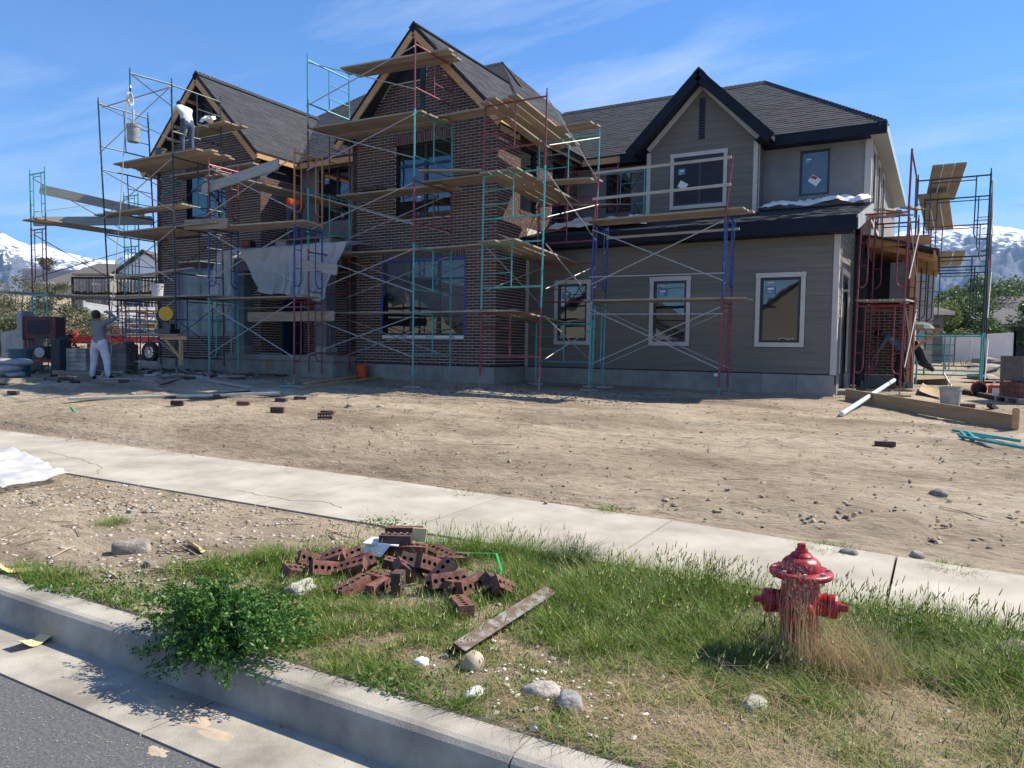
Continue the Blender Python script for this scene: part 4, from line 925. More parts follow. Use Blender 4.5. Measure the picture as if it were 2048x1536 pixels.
# E dark scaffold
for z,ys_,x0,x1,d in ((7.0,[14.1,14.35,14.6],-19.3,-17.1,'on the topmost deck of the dark scaffold behind the worker in white'),(5.93,[12.9,13.15,13.4,13.66,13.9,14.6,14.85],-20.2,-16.6,'on the deck the worker in white stands on'),(4.62,[13.0,13.25],-21.2,-17.5,'on the brackets below the upper left window'),(4.04,[12.95,13.2,13.45,13.7,13.95],-20.3,-16.2,'on the second deck of the dark scaffold'),(2.20,[12.95,13.2,13.45,13.7],-20.5,-16.3,'on the lowest deck of the dark scaffold')):
    for i,y in enumerate(ys_): plank((x0+random.uniform(-.15,.15),y,z+.02),(x1+random.uniform(-.15,.15),y,z+.03),f'{["front","second","third","fourth","fifth","sixth","rearmost"][i]} plank {d}',grp='planks '+d)
plank((-20.3,12.9,2.78),(-17.0,12.9,2.95),'narrow plank used as a hand rail on the dark scaffold over the white tub',wd=.14,grp='hand rail planks')
plank((-21.0,12.7,1.20),(-17.2,12.7,1.20),'long plank laid as a work bench under the yellow masonry saw',wd=.30,th=.05,grp='work bench planks')
# F left side
A0=W(80,378,'Y',12.5);B0=W(290,425,'Y',14.6); plank(A0,B0,'long thick board on edge slanting down through the narrow left scaffold',roll=85,wd=.27,th=.06,mt=M_pgrey,grp='boards on edge')
plank(W(66,443,'Y',12.4),W(305,441,'Y',15.0),'grey board on edge lying flat across the narrow left scaffold',roll=75,wd=.28,mt=M_pgrey,grp='boards on edge')
for i in range(3): x=W(48,440,'Z',4.36).x+i*.27; plank((x,W(48,440,'Z',4.36).y,4.36),(x+.3,16.2,4.30),f'{ORD[i]} plank of the upper run on the narrow left scaffold',grp='upper planks of the narrow left scaffold')
for i in range(3): x=-25.05+i*.27; plank((x,12.1,2.46),(x+.3,16.2,2.44),f'{ORD[i]} plank of the lower run on the narrow left scaffold',mt=M_pgrey,grp='lower planks of the narrow left scaffold')
# G and H
for i in range(4): x=gx0+.12+i*.25; plank((x,18.0,2.14),(x+.1,20.6,2.26),f'{ORD[i]} plank from the garage on the lower deck of the maroon right scaffold',grp='planks of the maroon right scaffold',wd=.23)
for i in range(4): x=gx0+.1+i*.26; plank((x,18.6,4.06+.13*(i%2)),(x+.2,21.6,4.5+.13*(i%2)),f'{ORD[i]} plank from the garage on the upper deck of the maroon right scaffold',grp='upper planks of the maroon right scaffold',wd=.24)
for i in range(3): x=HX0+.48+i*.247; plank((x,21.3,5.62),(x-.22,25.0,5.42),f'{ORD[i]} plank from the house on the high deck of the dark green right scaffold',grp='high planks of the dark green scaffold')
for i in range(3): x=HX0+.12+i*.247; plank((x,23.4,5.33),(x+.16,26.3,4.78),f'{ORD[i]} plank of the rear high deck of the dark green right scaffold',grp='rear high planks of the dark green scaffold')
for i in range(4): x=HX0+.1+i*.27+.12*(i>0); plank((x,21.4,3.52),(x-.06,24.4,3.50),f'{ORD[i]} plank from the house on the middle deck of the dark green right scaffold',grp='middle planks of the dark green scaffold')
# ---------------- people ----------------
def person(label,loc,yaw,J,R,reg,mats,hair=True,extra=None):
    T=thing('person',label,'worker',loc,'bricklayers on the site')
    names=list(J); me=bpy.data.meshes.new('body'); P=[Vector(J[n]) for n in names]
    E=[('pel','sp'),('sp','ch'),('ch','nk'),('nk','hd'),('hd','ht')]
    for s in 'LR': E+=[('ch','sh'+s),('sh'+s,'el'+s),('el'+s,'wr'+s),('wr'+s,'ha'+s),('pel','hp'+s),('hp'+s,'kn'+s),('kn'+s,'an'+s),('an'+s,'to'+s)]
    B=list(E)
    for s in 'LR':   # five short fingers on every hand
        w_,h_=Vector(J['wr'+s]),Vector(J['ha'+s]); d=(h_-w_).normalized(); sd=d.orthogonal().normalized()
        for k in range(5):
            o=sd*(.018*(k-2)); l=(.045,.07,.078,.072,.055)[k]; q=d*l+ (sd*-.03 if k==0 else Vector((0,0,0)))
            names+=[f'f{s}{k}',f'g{s}{k}']; P+=[h_+o+q*.5,h_+o*1.15+q+Vector((0,0,-.012))]; B+=[('ha'+s,f'f{s}{k}'),(f'f{s}{k}',f'g{s}{k}')]; R[f'f{s}{k}']=.010; R[f'g{s}{k}']=.008
    ix={n:i for i,n in enumerate(names)}
    me.from_pydata([tuple(p) for p in P],[(ix[a],ix[b]) for a,b in B],[]); o=bpy.data.objects.new('body',me); col.objects.link(o)
    sm=o.modifiers.new('s','SKIN'); sm.use_smooth_shade=True; sk=me.skin_vertices[0].data
    for n,i in ix.items(): r=R.get(n,.05); sk[i].radius=r if isinstance(r,tuple) else (r,r); sk[i].use_root=(n=='pel')
    ss=o.modifiers.new('u','SUBSURF'); ss.levels=2; ss.render_levels=2
    bpy.context.view_layer.update(); m2=bpy.data.meshes.new_from_object(o.evaluated_get(bpy.context.evaluated_depsgraph_get())); bpy.data.objects.remove(o)
    m2.materials.clear(); 
    for x in mats: m2.materials.append(x)
    bones=[(Vector(P[ix[a]]),Vector(P[ix[b]]),reg(a,b)) for a,b in B]
    for f in m2.polygons:
        c=f.center; best=9;mi=0
        for a,b,g in bones:
            d=b-a; t=max(0,min(1,(c-a).dot(d)/max(d.length_squared,1e-6))); l=(a+d*t-c).length
            if l<best: best=l;mi=g
        f.material_index=mi; f.use_smooth=True
    m2.name='body'; ob=bpy.data.objects.new('body',m2); col.objects.link(ob); ob.parent=T; T.rotation_euler=(0,0,yaw)
    if hair:
        hd,ht=Vector(J['hd']),Vector(J['ht']); up=(ht-hd).normalized(); q=MB(); q.lathe(hd+up*.012-Vector((0,.018,0)),[(.001,.125),(.06,.115),(.092,.075),(.103,.03),(.098,-.03),(.085,-.06)],14,axis=up)
        h=q.build('hair',M_hair); h.location=(0,0,0); h.parent=T
        for v in h.data.vertices: pass
        n=MB(); f_=Vector((0,1,0)); n.add([hd+f_*.085+up*.02,hd+f_*.085-up*.03+Vector((.018,0,0)),hd+f_*.085-up*.03-Vector((.018,0,0)),hd+f_*.118-up*.022],[(0,1,3),(0,3,2),(1,2,3)])
        for s in (-1,1): n.lathe(hd+Vector((s*.093,0,-.005)),[(.0,.012),(.02,.006),(.024,-.008),(.0,-.012)],8,axis=(1,0,0))
        nn=n.build('face_features',M_skin); nn.parent=T
        e=MB()
        for s in (-1,1): e.lathe(hd+Vector((s*.032,.088,.018)),[(0,.012),(.012,.004),(.0,-.002)],6,axis=(0,1,0))
        e.box((hd.x-.025,hd.y+.088,hd.z-.055),(hd.x+.025,hd.y+.096,hd.z-.048)); ee=e.build('face_details',M_hair); ee.parent=T
    return T
BR=dict(pel=(.155,.12),sp=(.15,.115),ch=(.175,.12),nk=.055,hd=.095,ht=.07,shL=.07,shR=.07,elL=.05,elR=.05,wrL=.034,wrR=.034,haL=(.04,.02),haR=(.04,.02),hpL=.10,hpR=.10,knL=.068,knR=.068,anL=.045,anR=.045,toL=(.045,.035),toR=(.045,.035))
def mkreg(armskin=False,gloves=False):
    def reg(a,b):
        n=a+' '+b
        if 'hd' in n or 'ht' in n: return 0
        if b[0] in 'fg' or b[:2]=='ha': return 4 if gloves else 0
        if a[:2] in('pe','hp','kn') and b!='sp': return 2
        if a[:2]=='an': return 3
        return 1
    return reg
cl=lambda n,c,c2=None: mat(n,c,c2 or tuple(x*.75 for x in c),7,.85,bump=.5,bscale=11)
Mgry,Mwpt,Mwht,Mjean,Mora,Mboot,Mbk=cl('grey_shirt_cloth',(.20,.20,.21)),cl('white_trousers_cloth',(.66,.64,.68)),cl('white_shirt_cloth',(.62,.61,.64)),cl('blue_denim',(.055,.085,.15)),cl('orange_sweater_cloth',(.75,.09,.012)),cl('tan_boot',(.36,.25,.15)),cl('dark_shoe',(.012,.035,.035))
# grey shirt, white trousers, pulling on the rope
pL=GP(176,750); base=Vector((-18.52,11.28,G(-18.52,11.28)-.02))
J=dict(pel=(0,0,.93),sp=(0,.02,1.12),ch=(0,-.01,1.34),nk=(.01,-.03,1.50),hd=(.0,-.07,1.62),ht=(.0,-.11,1.70),
 shL=(-.19,-.01,1.42),shR=(.2,-.01,1.44),elL=(-.24,.2,1.20),wrL=(-.06,.40,1.26),haL=(-.0,.44,1.29),
 elR=(.40,.10,1.56),wrR=(.17,.18,1.70),haR=(.10,.17,1.72),hpL=(-.11,0,.86),hpR=(.11,0,.86),knL=(-.17,.06,.47),knR=(.19,.04,.47),anL=(-.20,.0,.09),anR=(.27,-.05,.09),toL=(-.22,.17,.04),toR=(.33,.12,.04))
R1=dict(BR); R1.update(hpL=.125,hpR=.125,knL=.095,knR=.095,anL=.062,anR=.062,pel=(.17,.14))
person('bearded bricklayer in grey shirt and white trousers pulling a rope on the ground',base,math.radians(24),J,R1,mkreg(),[M_skin,Mgry,Mwpt,Mbk,M_skin])
# white shirt on the dark scaffold
fl=W(374,311,'Z',5.98); 
J=dict(pel=(0,-.04,.86),sp=(0,.02,1.04),ch=(0,.16,1.24),nk=(0,.27,1.34),hd=(0,.37,1.40),ht=(0,.43,1.45),shL=(-.18,.19,1.27),shR=(.18,.19,1.27),
 elL=(-.19,.40,1.15),wrL=(-.1,.52,1.30),haL=(-.06,.54,1.36),elR=(.2,.36,1.0),wrR=(.17,.42,.80),haR=(.16,.44,.73),
 hpL=(-.10,-.04,.80),hpR=(.10,-.04,.80),knL=(-.11,.03,.45),knR=(.11,-.02,.45),anL=(-.11,.0,.08),anR=(.11,-.1,.08),toL=(-.12,.16,.035),toR=(.12,.07,.035))
person('worker in white shirt and jeans leaning on the dark scaffold by the left gable',(fl.x,fl.y,5.97),math.radians(78),J,dict(BR),mkreg(gloves=True),[M_skin,Mwht,Mjean,Mboot,Mwht])
# orange sweater behind the yellow frame
pt=W(597,430,'Y',15.7)
J=dict(pel=(0,-.05,.88),sp=(0,.05,1.05),ch=(0,.28,1.25),nk=(0,.40,1.34),hd=(0,.50,1.37),ht=(0,.57,1.40),shL=(-.18,.28,1.25),shR=(.18,.28,1.25),elL=(-.22,.42,1.0),wrL=(-.2,.55,.80),haL=(-.18,.6,.75),elR=(.2,.5,1.02),wrR=(.14,.66,.95),haR=(.12,.72,.93),
 hpL=(-.10,-.05,.82),hpR=(.10,-.05,.82),knL=(-.12,.04,.45),knR=(.12,.0,.45),anL=(-.12,-.02,.08),anR=(.12,-.08,.08),toL=(-.12,.14,.035),toR=(.12,.08,.035))
person('bent over bricklayer in orange sweater and jeans working between the two brick gables',(pt.x-.1,15.6,4.0),math.radians(38),J,{**BR,'ch':(.21,.15),'sp':(.18,.14),'elL':.065,'elR':.065},mkreg(),[M_skin,Mora,Mjean,Mboot,M_skin])
pt=W(1788,690,'Y',20.9); Jr={k:(v[0],v[1],v[2]) for k,v in J.items()}
person('stooping worker with dark hair and blue grey shirt half hidden behind the right maroon scaffold',(pt.x+.15,20.9,.12),math.radians(75),Jr,dict(BR),mkreg(),[M_skin,cl('blue_grey_shirt',(.12,.15,.19)),cl('black_trousers',(.02,.02,.025)),Mboot,M_skin])
# ---------------- rope, pulley, buckets, tools ----------------
wc=Vector((-17.64,11.6,7.0))
T=thing('rope_pulley','white rope pulley wheel hung from the arm of the dark scaffold','pulley',wc)
q=MB(); ax=Vector((.85,.52,0)).normalized(); q.lathe(wc,[(.135,-.015),(.155,-.02),(.155,.02),(.135,.015),(.135,-.015)],22,axis=ax); q.build('wheel_rim',mat('white_paint',(.62,.63,.63),rough=.5),T)
q=MB(); u=ax.orthogonal().normalized(); v=ax.cross(u)
for k in range(3): a=k*math.pi/3; d=(u*math.cos(a)+v*math.sin(a))*.14; q.tube([wc-d,wc+d],.010,6)
q.tube([wc-ax*.05,wc+ax*.05],.02,8); q.build('spokes',M_galv,T)
q=MB(); q.tube([wc+Vector((0,0,.0))+ax*.04,wc+Vector((0,0,.19))],.010,6); q.tube([wc-ax*.04,wc+Vector((0,0,.19))],.010,6); q.tube([wc+Vector((0,0,.17)),wc+Vector((.02,0,.26)),wc+Vector((0,0,.32))],.02,6); q.build('hook',M_black,T)
hand=Matrix.Rotation(math.radians(24),4,'Z')@Vector((-.0,.44,1.29))+base
side=Vector((-.5,.86,0)).normalized()
T=tag(MB().tube([wc+side*-.15+Vector((0,0,-.02)),wc.lerp(hand,.5)+Vector((0,0,-.06)),hand,hand+Vector((.02,.03,-.5)),hand+Vector((.1,-.1,-1.0)),base+Vector((.3,-.2,.05)),base+Vector((1.2,.3,.04)),base+Vector((2.2,.0,.03))],.012,6).build('hoist_rope',mat('pale_rope',(.50,.46,.38),rough=.9)),'long pale hoist rope running from the pulley down to the worker in grey','rope')
q=MB(); bt=wc+side*.15; bkt=Vector((bt.x,bt.y,W(307,272,'Y',bt.y).z)); q.tube([bt,bkt+Vector((0,0,.42))],.012,6); q.tube([bkt+Vector((0,0,.75)),bkt+Vector((0,0,.40))],[.03,.022],7); o=q.build('bucket_rope',mat('pale_rope',(.5,.46,.38))); tag(o,'short rope with knotted end holding the hanging grey bucket','rope')
def bucket(loc,label,mt,h=.37,r=.15,grp=None,handle=True,lid=False,txt=False,tilt=0):
    T=thing('bucket',label,'bucket',loc,grp or 'plastic buckets'); L0=Vector(loc)
    q=MB(); q.lathe(L0,[(0,0),(r*.84,0),(r*.98,h*.84),(r*1.06,h*.85),(r*1.06,h*.90),(r*1.0,h*.905),(r*1.03,h),(r*.98,h),(r*.82,.02),(0,.02)],22); q.build('shell',mt,T,smooth=False)
    if handle: q=MB(); q.tube([L0+Vector((r*1.03*math.cos(a),.0,h*.93+(.16 if tilt==0 else -.1)*math.sin(a))) for a in np.linspace(0,math.pi,9)],.004,5); q.build('handle',M_galv,T)
    if lid: q=MB(); q.lathe(L0,[(0,h*.97),(r*1.0,h*.97),(r*.99,h*.94)],20); q.build('contents',M_cloth,T)
    if txt:
        q=MB()
        for k,(a0,a1,z0,z1) in enumerate(((-.55,-.35,.20,.29),(-.2,.5,.16,.19),(-.2,.4,.11,.135),(-.25,.45,.06,.085))):
            a=MB(); b_=-2.1
            P=[]
            for t in np.linspace(a0,a1,5): 
                for z in (z0,z1): rr=r*(.84+.14*z/h/.84)+.002; P.append(L0+Vector((rr*math.cos(b_+t),rr*math.sin(b_+t),z)))
            q.add(P,[(2*i,2*i+2,2*i+3,2*i+1) for i in range(4)])
        q.build('printed_mark',M_black,T)
    return T
bucket((bkt.x,bkt.y,bkt.z-.05),'grey bucket hanging in the air from the pulley rope',M_grey,.42,.165)
p=W(322,327,'Y',13.3); bucket((p.x,13.3,6.0),'dark grey bucket standing on the dark scaffold deck beside the hanging bucket',mat('dark_grey_plastic',(.07,.08,.09),rough=.6),.32,.155,handle=False)
p=W(315,590,'Y',13.3); bucket((p.x,13.3,2.25),'pale blue white tub standing on the lowest deck of the dark scaffold',mat('pale_tub',(.38,.42,.46),(.48,.51,.54),5,.5),.38,.165,handle=False,lid=True)
p=W(698,244,'Y',15.1); bucket((p.x,15.1,6.50),'mortar splashed grey bucket on the fourth deck left of the right gable',M_grey,.30,.14,handle=False)
p=GP(724,757); bucket((p.x,p.y,p.z),'orange bucket on the ground in front of the porch corner',M_orange,.37,.16,lid=True,txt=True)
p=GP(1900,812); bucket((p.x,p.y,p.z-.03),'dirty pale bucket on the dirt by the dark green scaffold legs',mat('dirty_tub',(.30,.27,.23),(.42,.39,.35),7,.8),.40,.19,handle=False)
# masonry saw
p=W(333,655,'Y',12.7); L0=Vector((p.x,12.7,1.24))
T=thing('masonry_saw','masonry saw with yellow blade guard on the bench under the white tub','power saw',L0)
q=MB(); q.lathe(L0+Vector((0,0,.52)),[(.0,-.05),(.185,-.05),(.19,0),(.185,.05),(0,.05)],18,axis=(.55,-.83,0)); 
me=q; o=q.build('blade_guard',mat('yellow_paint',(.62,.34,.015),rough=.4),T)
q=MB(); q.lathe(L0+Vector((-.07,-.07,.44)),[(0,-.01),(.17,-.01),(.17,.01),(0,.01)],20,axis=(.55,-.83,0)); q.build('blade',mat('blue_black_steel',(.02,.04,.07),rough=.4,metal=.5),T)
q=MB(); q.box((L0.x-.3,L0.y-.15,L0.z),(L0.x+.35,L0.y+.15,L0.z+.12)); q.box((L0.x+.05,L0.y-.1,L0.z+.12),(L0.x+.3,L0.y+.1,L0.z+.25)); q.tube([L0+Vector((.1,0,.1)),L0+Vector((0,0,.5))],.03); q.build('saw_body',M_black,T)
T=thing('bench_bracket','orange timber bracket holding up the end of the saw bench','bracket',(-17.6,12.6,.6)); q=MB(); p=W(358,655,'Y',12.6)
q.beam((p.x+.08,12.6,1.14),(p.x+.08,12.6,.42),.09,.05,(1,0,0)); q.beam((p.x-.75,12.6,1.12),(p.x+.3,12.6,1.12),.05,.09); q.beam((p.x-.55,12.6,1.08),(p.x+.03,12.6,.62),.04,.07); q.build('timber_bracket',M_wood,T)
def rock(label,p,r,sq=(1,1,.6),mt=None,cat='stone',grp='loose stones',seed=0,name='stone',rough=.18):
    boxy='block' in label
    bm=bmesh.new(); bmesh.ops.create_icosphere(bm,subdivisions=3,radius=1); 
    for v in bm.verts:
        n=v.co.copy()
        if boxy: n=Vector([math.copysign(abs(c)**.38,c) for c in n])*.74
        k=1+rough*2*(float(vnoise(n.x*1.7+seed,n.y*1.7+n.z*1.3,seed,4))-.5)*2; v.co=Vector((n.x*sq[0],n.y*sq[1],n.z*sq[2]))*r*k
    me=bpy.data.meshes.new(name); bm.to_mesh(me); bm.free(); me.materials.append(mt or M_rock); me.polygons.foreach_set('use_smooth',[True]*len(me.polygons)); o=bpy.data.objects.new(name,me); col.objects.link(o); o.location=Vector(p)+Vector((0,0,r*sq[2]*.42)); o.rotation_euler=(0,0,seed*1.3); tag(o,label,cat,grp); return o
# ---------------- loose bricks ----------------
LB,WB,TB=.235,.095,.065
def brickmesh():
    q=MB(); c=LB/5; 
    for s in (-1,1):
        for k in range(5):
            x0=-LB/2+k*c; x1=x0+c; cx=x0+c/2; P=[(x0,-WB/2),(cx,-WB/2),(x1,-WB/2),(x1,0),(x1,WB/2),(cx,WB/2),(x0,WB/2),(x0,0)]
            O=[(cx+.0155*math.cos(a),.0155*math.sin(a)) for a in [math.radians(d) for d in (225,270,315,0,45,90,135,180)]]
            z=s*TB/2; q.add([(a,b,z) for a,b in P]+[(a,b,z) for a,b in O],[((i,(i+1)%8,8+(i+1)%8,8+i) if s>0 else (8+i,8+(i+1)%8,(i+1)%8,i)) for i in range(8)],0)
            if s>0: q.add([(a,b,z) for a,b in O]+[(a,b,-z) for a,b in O],[(i,(i+1)%8,8+(i+1)%8,8+i) for i in range(8)],1)
    a,b,z=LB/2,WB/2,TB/2
    q.add([(-a,-b,-z),(a,-b,-z),(a,b,-z),(-a,b,-z),(-a,-b,z),(a,-b,z),(a,b,z),(-a,b,z)],[(0,1,5,4),(1,2,6,5),(2,3,7,6),(3,0,4,7)],0)
    me=bpy.data.meshes.new('loose_brick'); me.from_pydata(q.v,[],q.f); me.materials.append(M_rbrick); me.materials.append(M_hole); me.polygons.foreach_set('material_index',q.m); return me
BM=brickmesh(); BM2=BM.copy(); BM2.materials[0]=mat('dark_brick',(.06,.035,.032),(.10,.06,.055),14,.9,bump=.3,bscale=60)
def lbrick(p,rot,label,grp,me=None):
    o=bpy.data.objects.new('loose_brick',me or BM); col.objects.link(o); o.location=p; o.rotation_euler=[math.radians(a) for a in rot]; tag(o,label,'brick',grp); return o
ZS=-.62
def cp(cx,cy): return 560+cx/3.413,1000+cy/3.413
def sb(cx,cy,dz,rot,label,me=None):
    px,py=cp(cx,cy); p=W(px,py,'Z',ZS+dz*.85); rot=(rot[0]+random.uniform(-14,14),rot[1]+random.uniform(-14,14),rot[2]+random.uniform(-22,22)) if dz>.04 else rot; lbrick(p,rot,label,'bricks dumped on the grass strip',me)
# the little stack (holes face the street)
y0=W(*cp(750,420),'Z',ZS)
S0=Vector((y0.x,y0.y+.03,ZS))
lay=[((-.09,0,.035),(0,0,4),BM2),((.15,.02,.035),(0,0,-6),BM),((-.07,.0,.10),(0,0,8),BM2),((.15,.03,.10),(0,0,22),BM),((.03,.0,.168),(0,0,27),BM2),((.01,.09,.19),(90,0,27),BM),((.02,.15,.18),(90,0,29),BM2)]
nm=['bottom left','bottom right','second layer left','second layer right with two holes showing','dark one lying in front near the top','upright one with holes facing the street','upright one at the very back']
for (o_,r_,m_),n_ in zip(lay,nm): lbrick(S0+Vector(o_),(r_[0],r_[1],r_[2]+2),f'brick of the small stack on the grass, {n_}','bricks dumped on the grass strip',m_)
q=MB(); c=S0+Vector((-.06,-.02,.138)); q.obox(c,(.13,.04,0),(-.03,.09,0),(0,0,.004)); q.obox(c+Vector((.0,-.11,-.03)),(.12,-.02,.01),(.02,.03,.04),(0,0.003,.003)); o=q.build('paper_sheet',M_paper); tag(o,'crumpled white paper sheet stuck between the bricks of the small stack','paper')
q=MB(); px,py=cp(950,235); p=W(px,py,'Z',ZS+.2); q.obox(p,(.05,.02,0),(0,.01,.045),(.003,-.006,0)); o=q.build('yellow_paper',M_stick); tag(o,'torn yellow paper scrap behind the small brick stack','paper')
for cx,cy,dz,rot,lb in ((130,490,.07,(12,20,75),'leftmost brick of the pile, half sunk in grass'),(235,420,.11,(60,10,70),'brick standing on edge at the left end of the pile'),(330,400,.13,(35,-20,25),'brick leaning with its holes up at the left end of the pile'),(320,470,.08,(70,0,80),'brick on edge under the leaning left brick'),(455,400,.12,(20,-28,35),'brick tilted up with five holes showing left of the stack'),(475,460,.09,(28,-25,38),'second tilted brick below the one with five holes'),(540,450,.09,(50,-15,40),'third tilted brick touching the plastic scrap'),(495,590,.05,(0,0,60),'flat brick with holes up at the front left of the pile'),(676,600,.04,(90,0,100),'small upright brick end in the front grass'),(805,612,.04,(0,90,20),'grey brick half hidden in the front grass'),(690,540,.035,(0,0,-10),'low brick lying behind the upright brick end'),(825,450,.08,(0,0,0),'brick with two holes showing right under the stack'),(880,490,.10,(20,40,60),'brick leaning steeply right of the stack'),(940,430,.13,(45,20,50),'dark tilted brick right of the stack'),(1035,440,.14,(68,12,62),'long brick leaning with its row of holes to the right'),(1090,510,.12,(20,-50,68),'brown brick standing almost on end in the middle of the pile'),(1110,370,.08,(30,0,-30),'brick behind the leaning row'),(1180,400,.06,(10,0,25),'brick lying at the back right of the pile'),(1152,550,.10,(62,0,70),'brick with five round holes facing left in the leaning row'),(1215,590,.05,(85,0,95),'low brick between two leaning ones'),(1310,575,.10,(70,-10,72),'brick on end showing a column of five large holes'),(1385,590,.05,(10,0,20),'brick lying right of the column of holes'),(1450,560,.09,(30,35,120),'mortar stained grey brick leaning near the right end'),(1535,600,.07,(55,20,95),'rightmost brick of the pile with small holes'),(1240,720,.05,(0,8,130),'single brick lying in front of the pile near the steel angle')):
    sb(cx,cy,dz,rot,lb,BM2 if 'dark' in lb or 'grey' in lb or 'brown' in lb else None)
gl='bricks scattered on the bare lot'
for px,py,rot,lb,me in ((355,811,(90,0,28),'brick with holes to the street, left on the bare lot near the long pale board',BM2),(487,810,(0,0,30),'lone reddish flat brick near the end of the long pale board',BM),(555,825,(90,0,26),'dark brick with five holes facing the street in the middle left of the lot',BM2),(656,829,(0,0,20),'red brick lying behind the grey half brick',BM),(650,837,(90,0,40),'grey mortar covered brick in front of the red one',BM2),(1770,893,(0,0,25),'single dark brick alone on the right of the lot',BM2),(27,788,(0,0,20),'grey brick at the far left of the lot',BM2),(42,762,(0,0,60),'brown brick at the left below the tile stack',BM),(127,762,(90,0,30),'brown brick standing by the worker in grey on his left',BM),(248,765,(0,0,10),'dark brick in the shadow right of the worker in grey',BM2),(232,751,(0,0,30),'small dark brick just right of the dark shoe',BM2),(430,795,(0,0,30),'dark brick lying against the long pale board',BM2),(563,803,(0,0,15),'dark brick in shadow near the tan boards',BM2),(600,800,(0,0,45),'dark brick beside the tan boards',BM2),(922,757,(90,0,40),'small dark brick on the rubble below the big window',BM2),(1935,815,(0,0,10),'brown brick right of the dirty pale bucket',BM),(1985,818,(0,20,60),'dark brick near the right hand brick pallet',BM2)):
    p=GP(px,py); lbrick(p+Vector((0,0,.035 if rot[0]==0 else .047)),rot,lb,gl,me)
k=0
for px,py in ((290,742),(300,748),(312,745),(326,741),(338,746),(352,742),(362,747),(375,743),(398,748),(412,752),(425,746),(270,751),(108,755),(118,765),(142,763),(150,768)):
    p=GP(px,py); lbrick(p+Vector((0,0,.035)),(random.choice((0,90)),0,random.uniform(0,180)),'dark brick in the row of bricks dropped in the shade along the left gable','bricks dropped along the left gable',BM2); k+=1
# bricks stacked on the decks
def brickrow(p0,n,dx,label,grp,lay=2,me=None):
    for j in range(lay):
        for i in range(n): lbrick(Vector(p0)+Vector(dx)*i+Vector((0,0,.035+j*.068)),(0,0,random.uniform(78,98)),label,grp,me or BM2)
brickrow((-13.1,14.95,4.93),7,(.115,0,0),'brick in the row waiting on the third deck left of the upper gable window','bricks on the third deck',1)
brickrow((-10.5,15.0,6.5),6,(.115,0,0),'brick in the row waiting on the fourth deck right of the scaffold post','bricks on the fourth deck',1)
brickrow((-8.45,16.1,6.32),4,(0,.24,0),'brick in the small red stack on the top corner deck against the roof','bricks on the top corner deck',3,BM)
brickrow((-20.0,14.7,4.12),5,(.2,0,0),'brick in the dark row at the back of the second dark scaffold deck','bricks on the second deck',1)
# ---------------- lumber and pipes on the ground ----------------
def gboard(x0,y0,x1,y1,label,wd=.14,th=.04,mt=None,roll=0,dz=.03,grp='boards lying on the lot'):
    a,b=GP(x0,y0),GP(x1,y1); a.z+=dz;b.z+=dz; return plank(a,b,label,wd=wd,th=th,mt=mt,roll=roll,grp=grp,cat='board')
gboard(137,805,560,793,'very long pale board lying on the lot left of centre',.10,.05,mat('pale_lumber',(.52,.49,.38),(.62,.59,.48),6,.8),dz=.07)
gboard(330,798,500,785,'thin dark board behind the very long pale board',.08,.03,M_house)
gboard(600,778,760,757,'wide tan board of the pair lying in front of the orange bucket',.24,.04,mat('tan_lumber',(.30,.21,.11),(.38,.28,.16),6,.8,stretch=(.3,4,4)))
gboard(612,772,740,753,'second tan board behind the wide one near the orange bucket',.16,.04,M_wood,dz=.06)
gboard(385,756,505,778,'weathered board lying flat in the shade below the porch',.2,.04,M_pgrey); gboard(310,745,480,770,'second weathered board in the shade below the porch',.16,.04,M_ply)
gboard(225,752,480,757,'long pale strip board just right of the worker in grey',.07,.03,M_ply); gboard(320,772,372,757,'short reddish strip leaning out of the shade',.05,.03,M_red)
gboard(0,752,45,744,'pale board end at the far left edge',.12,.04,M_ply)
gboard(1692,800,2034,862,'long brown form board standing on edge on the right of the lot',.24,.045,mat('brown_lumber',(.27,.165,.085),(.36,.235,.13),5,.85,stretch=(.3,4,4)),roll=88,dz=.11)
a=GP(2030,862); plank(a+Vector((0,0,.02)),a+Vector((0,0,.34)),'short upright stake nailed to the end of the form board',.09,.05,mt=M_wood,up=(0,1,0),grp='stakes',cat='board')
a=GP(1683,834);b=GP(1787,790); o=MB().tube([a+Vector((0,0,.05)),b+Vector((0,0,.33))],.042,12).build('white_pipe',mat('pale_blue_pipe',(.50,.62,.66),(.62,.70,.72),8,.4)); tag(o,'pale blue white pipe resting across the brown form board','pipe')
for a_,b_,lb in (((1858,812),(1990,836),'long teal strip lying behind the form board'),((560,775),(605,777),'short teal tube end beside the tan boards')):
    a=GP(*a_);b=GP(*b_); o=MB().tube([a+Vector((0,0,.03)),b+Vector((0,0,.04))],.022,8).build('teal_tube',M_teal); tag(o,lb,'tube')
T=thing('scaffold_frame_lying','teal scaffold frame lying flat on the dirt at the right edge','scaffold frame',GP(1980,880)); P=[GP(x,y)+Vector((0,0,.04)) for x,y in ((1905,866),(1918,878),(2048,902),(2040,888))]
q=MB(); q.tube([P[0],P[3]],.022); q.tube([P[1],P[2]],.022); 
for t in (.12,.26): q.tube([P[0].lerp(P[3],t),P[1].lerp(P[2],t)],.02)
q.tube([P[0].lerp(P[3],.15)*.7+P[1].lerp(P[2],.15)*.3,P[0].lerp(P[3],.62)*.7+P[1].lerp(P[2],.62)*.3],.014); q.build('frame_tubes',M_teal,T)
a,b,c=GP(75,838),GP(150,826),GP(142,815)
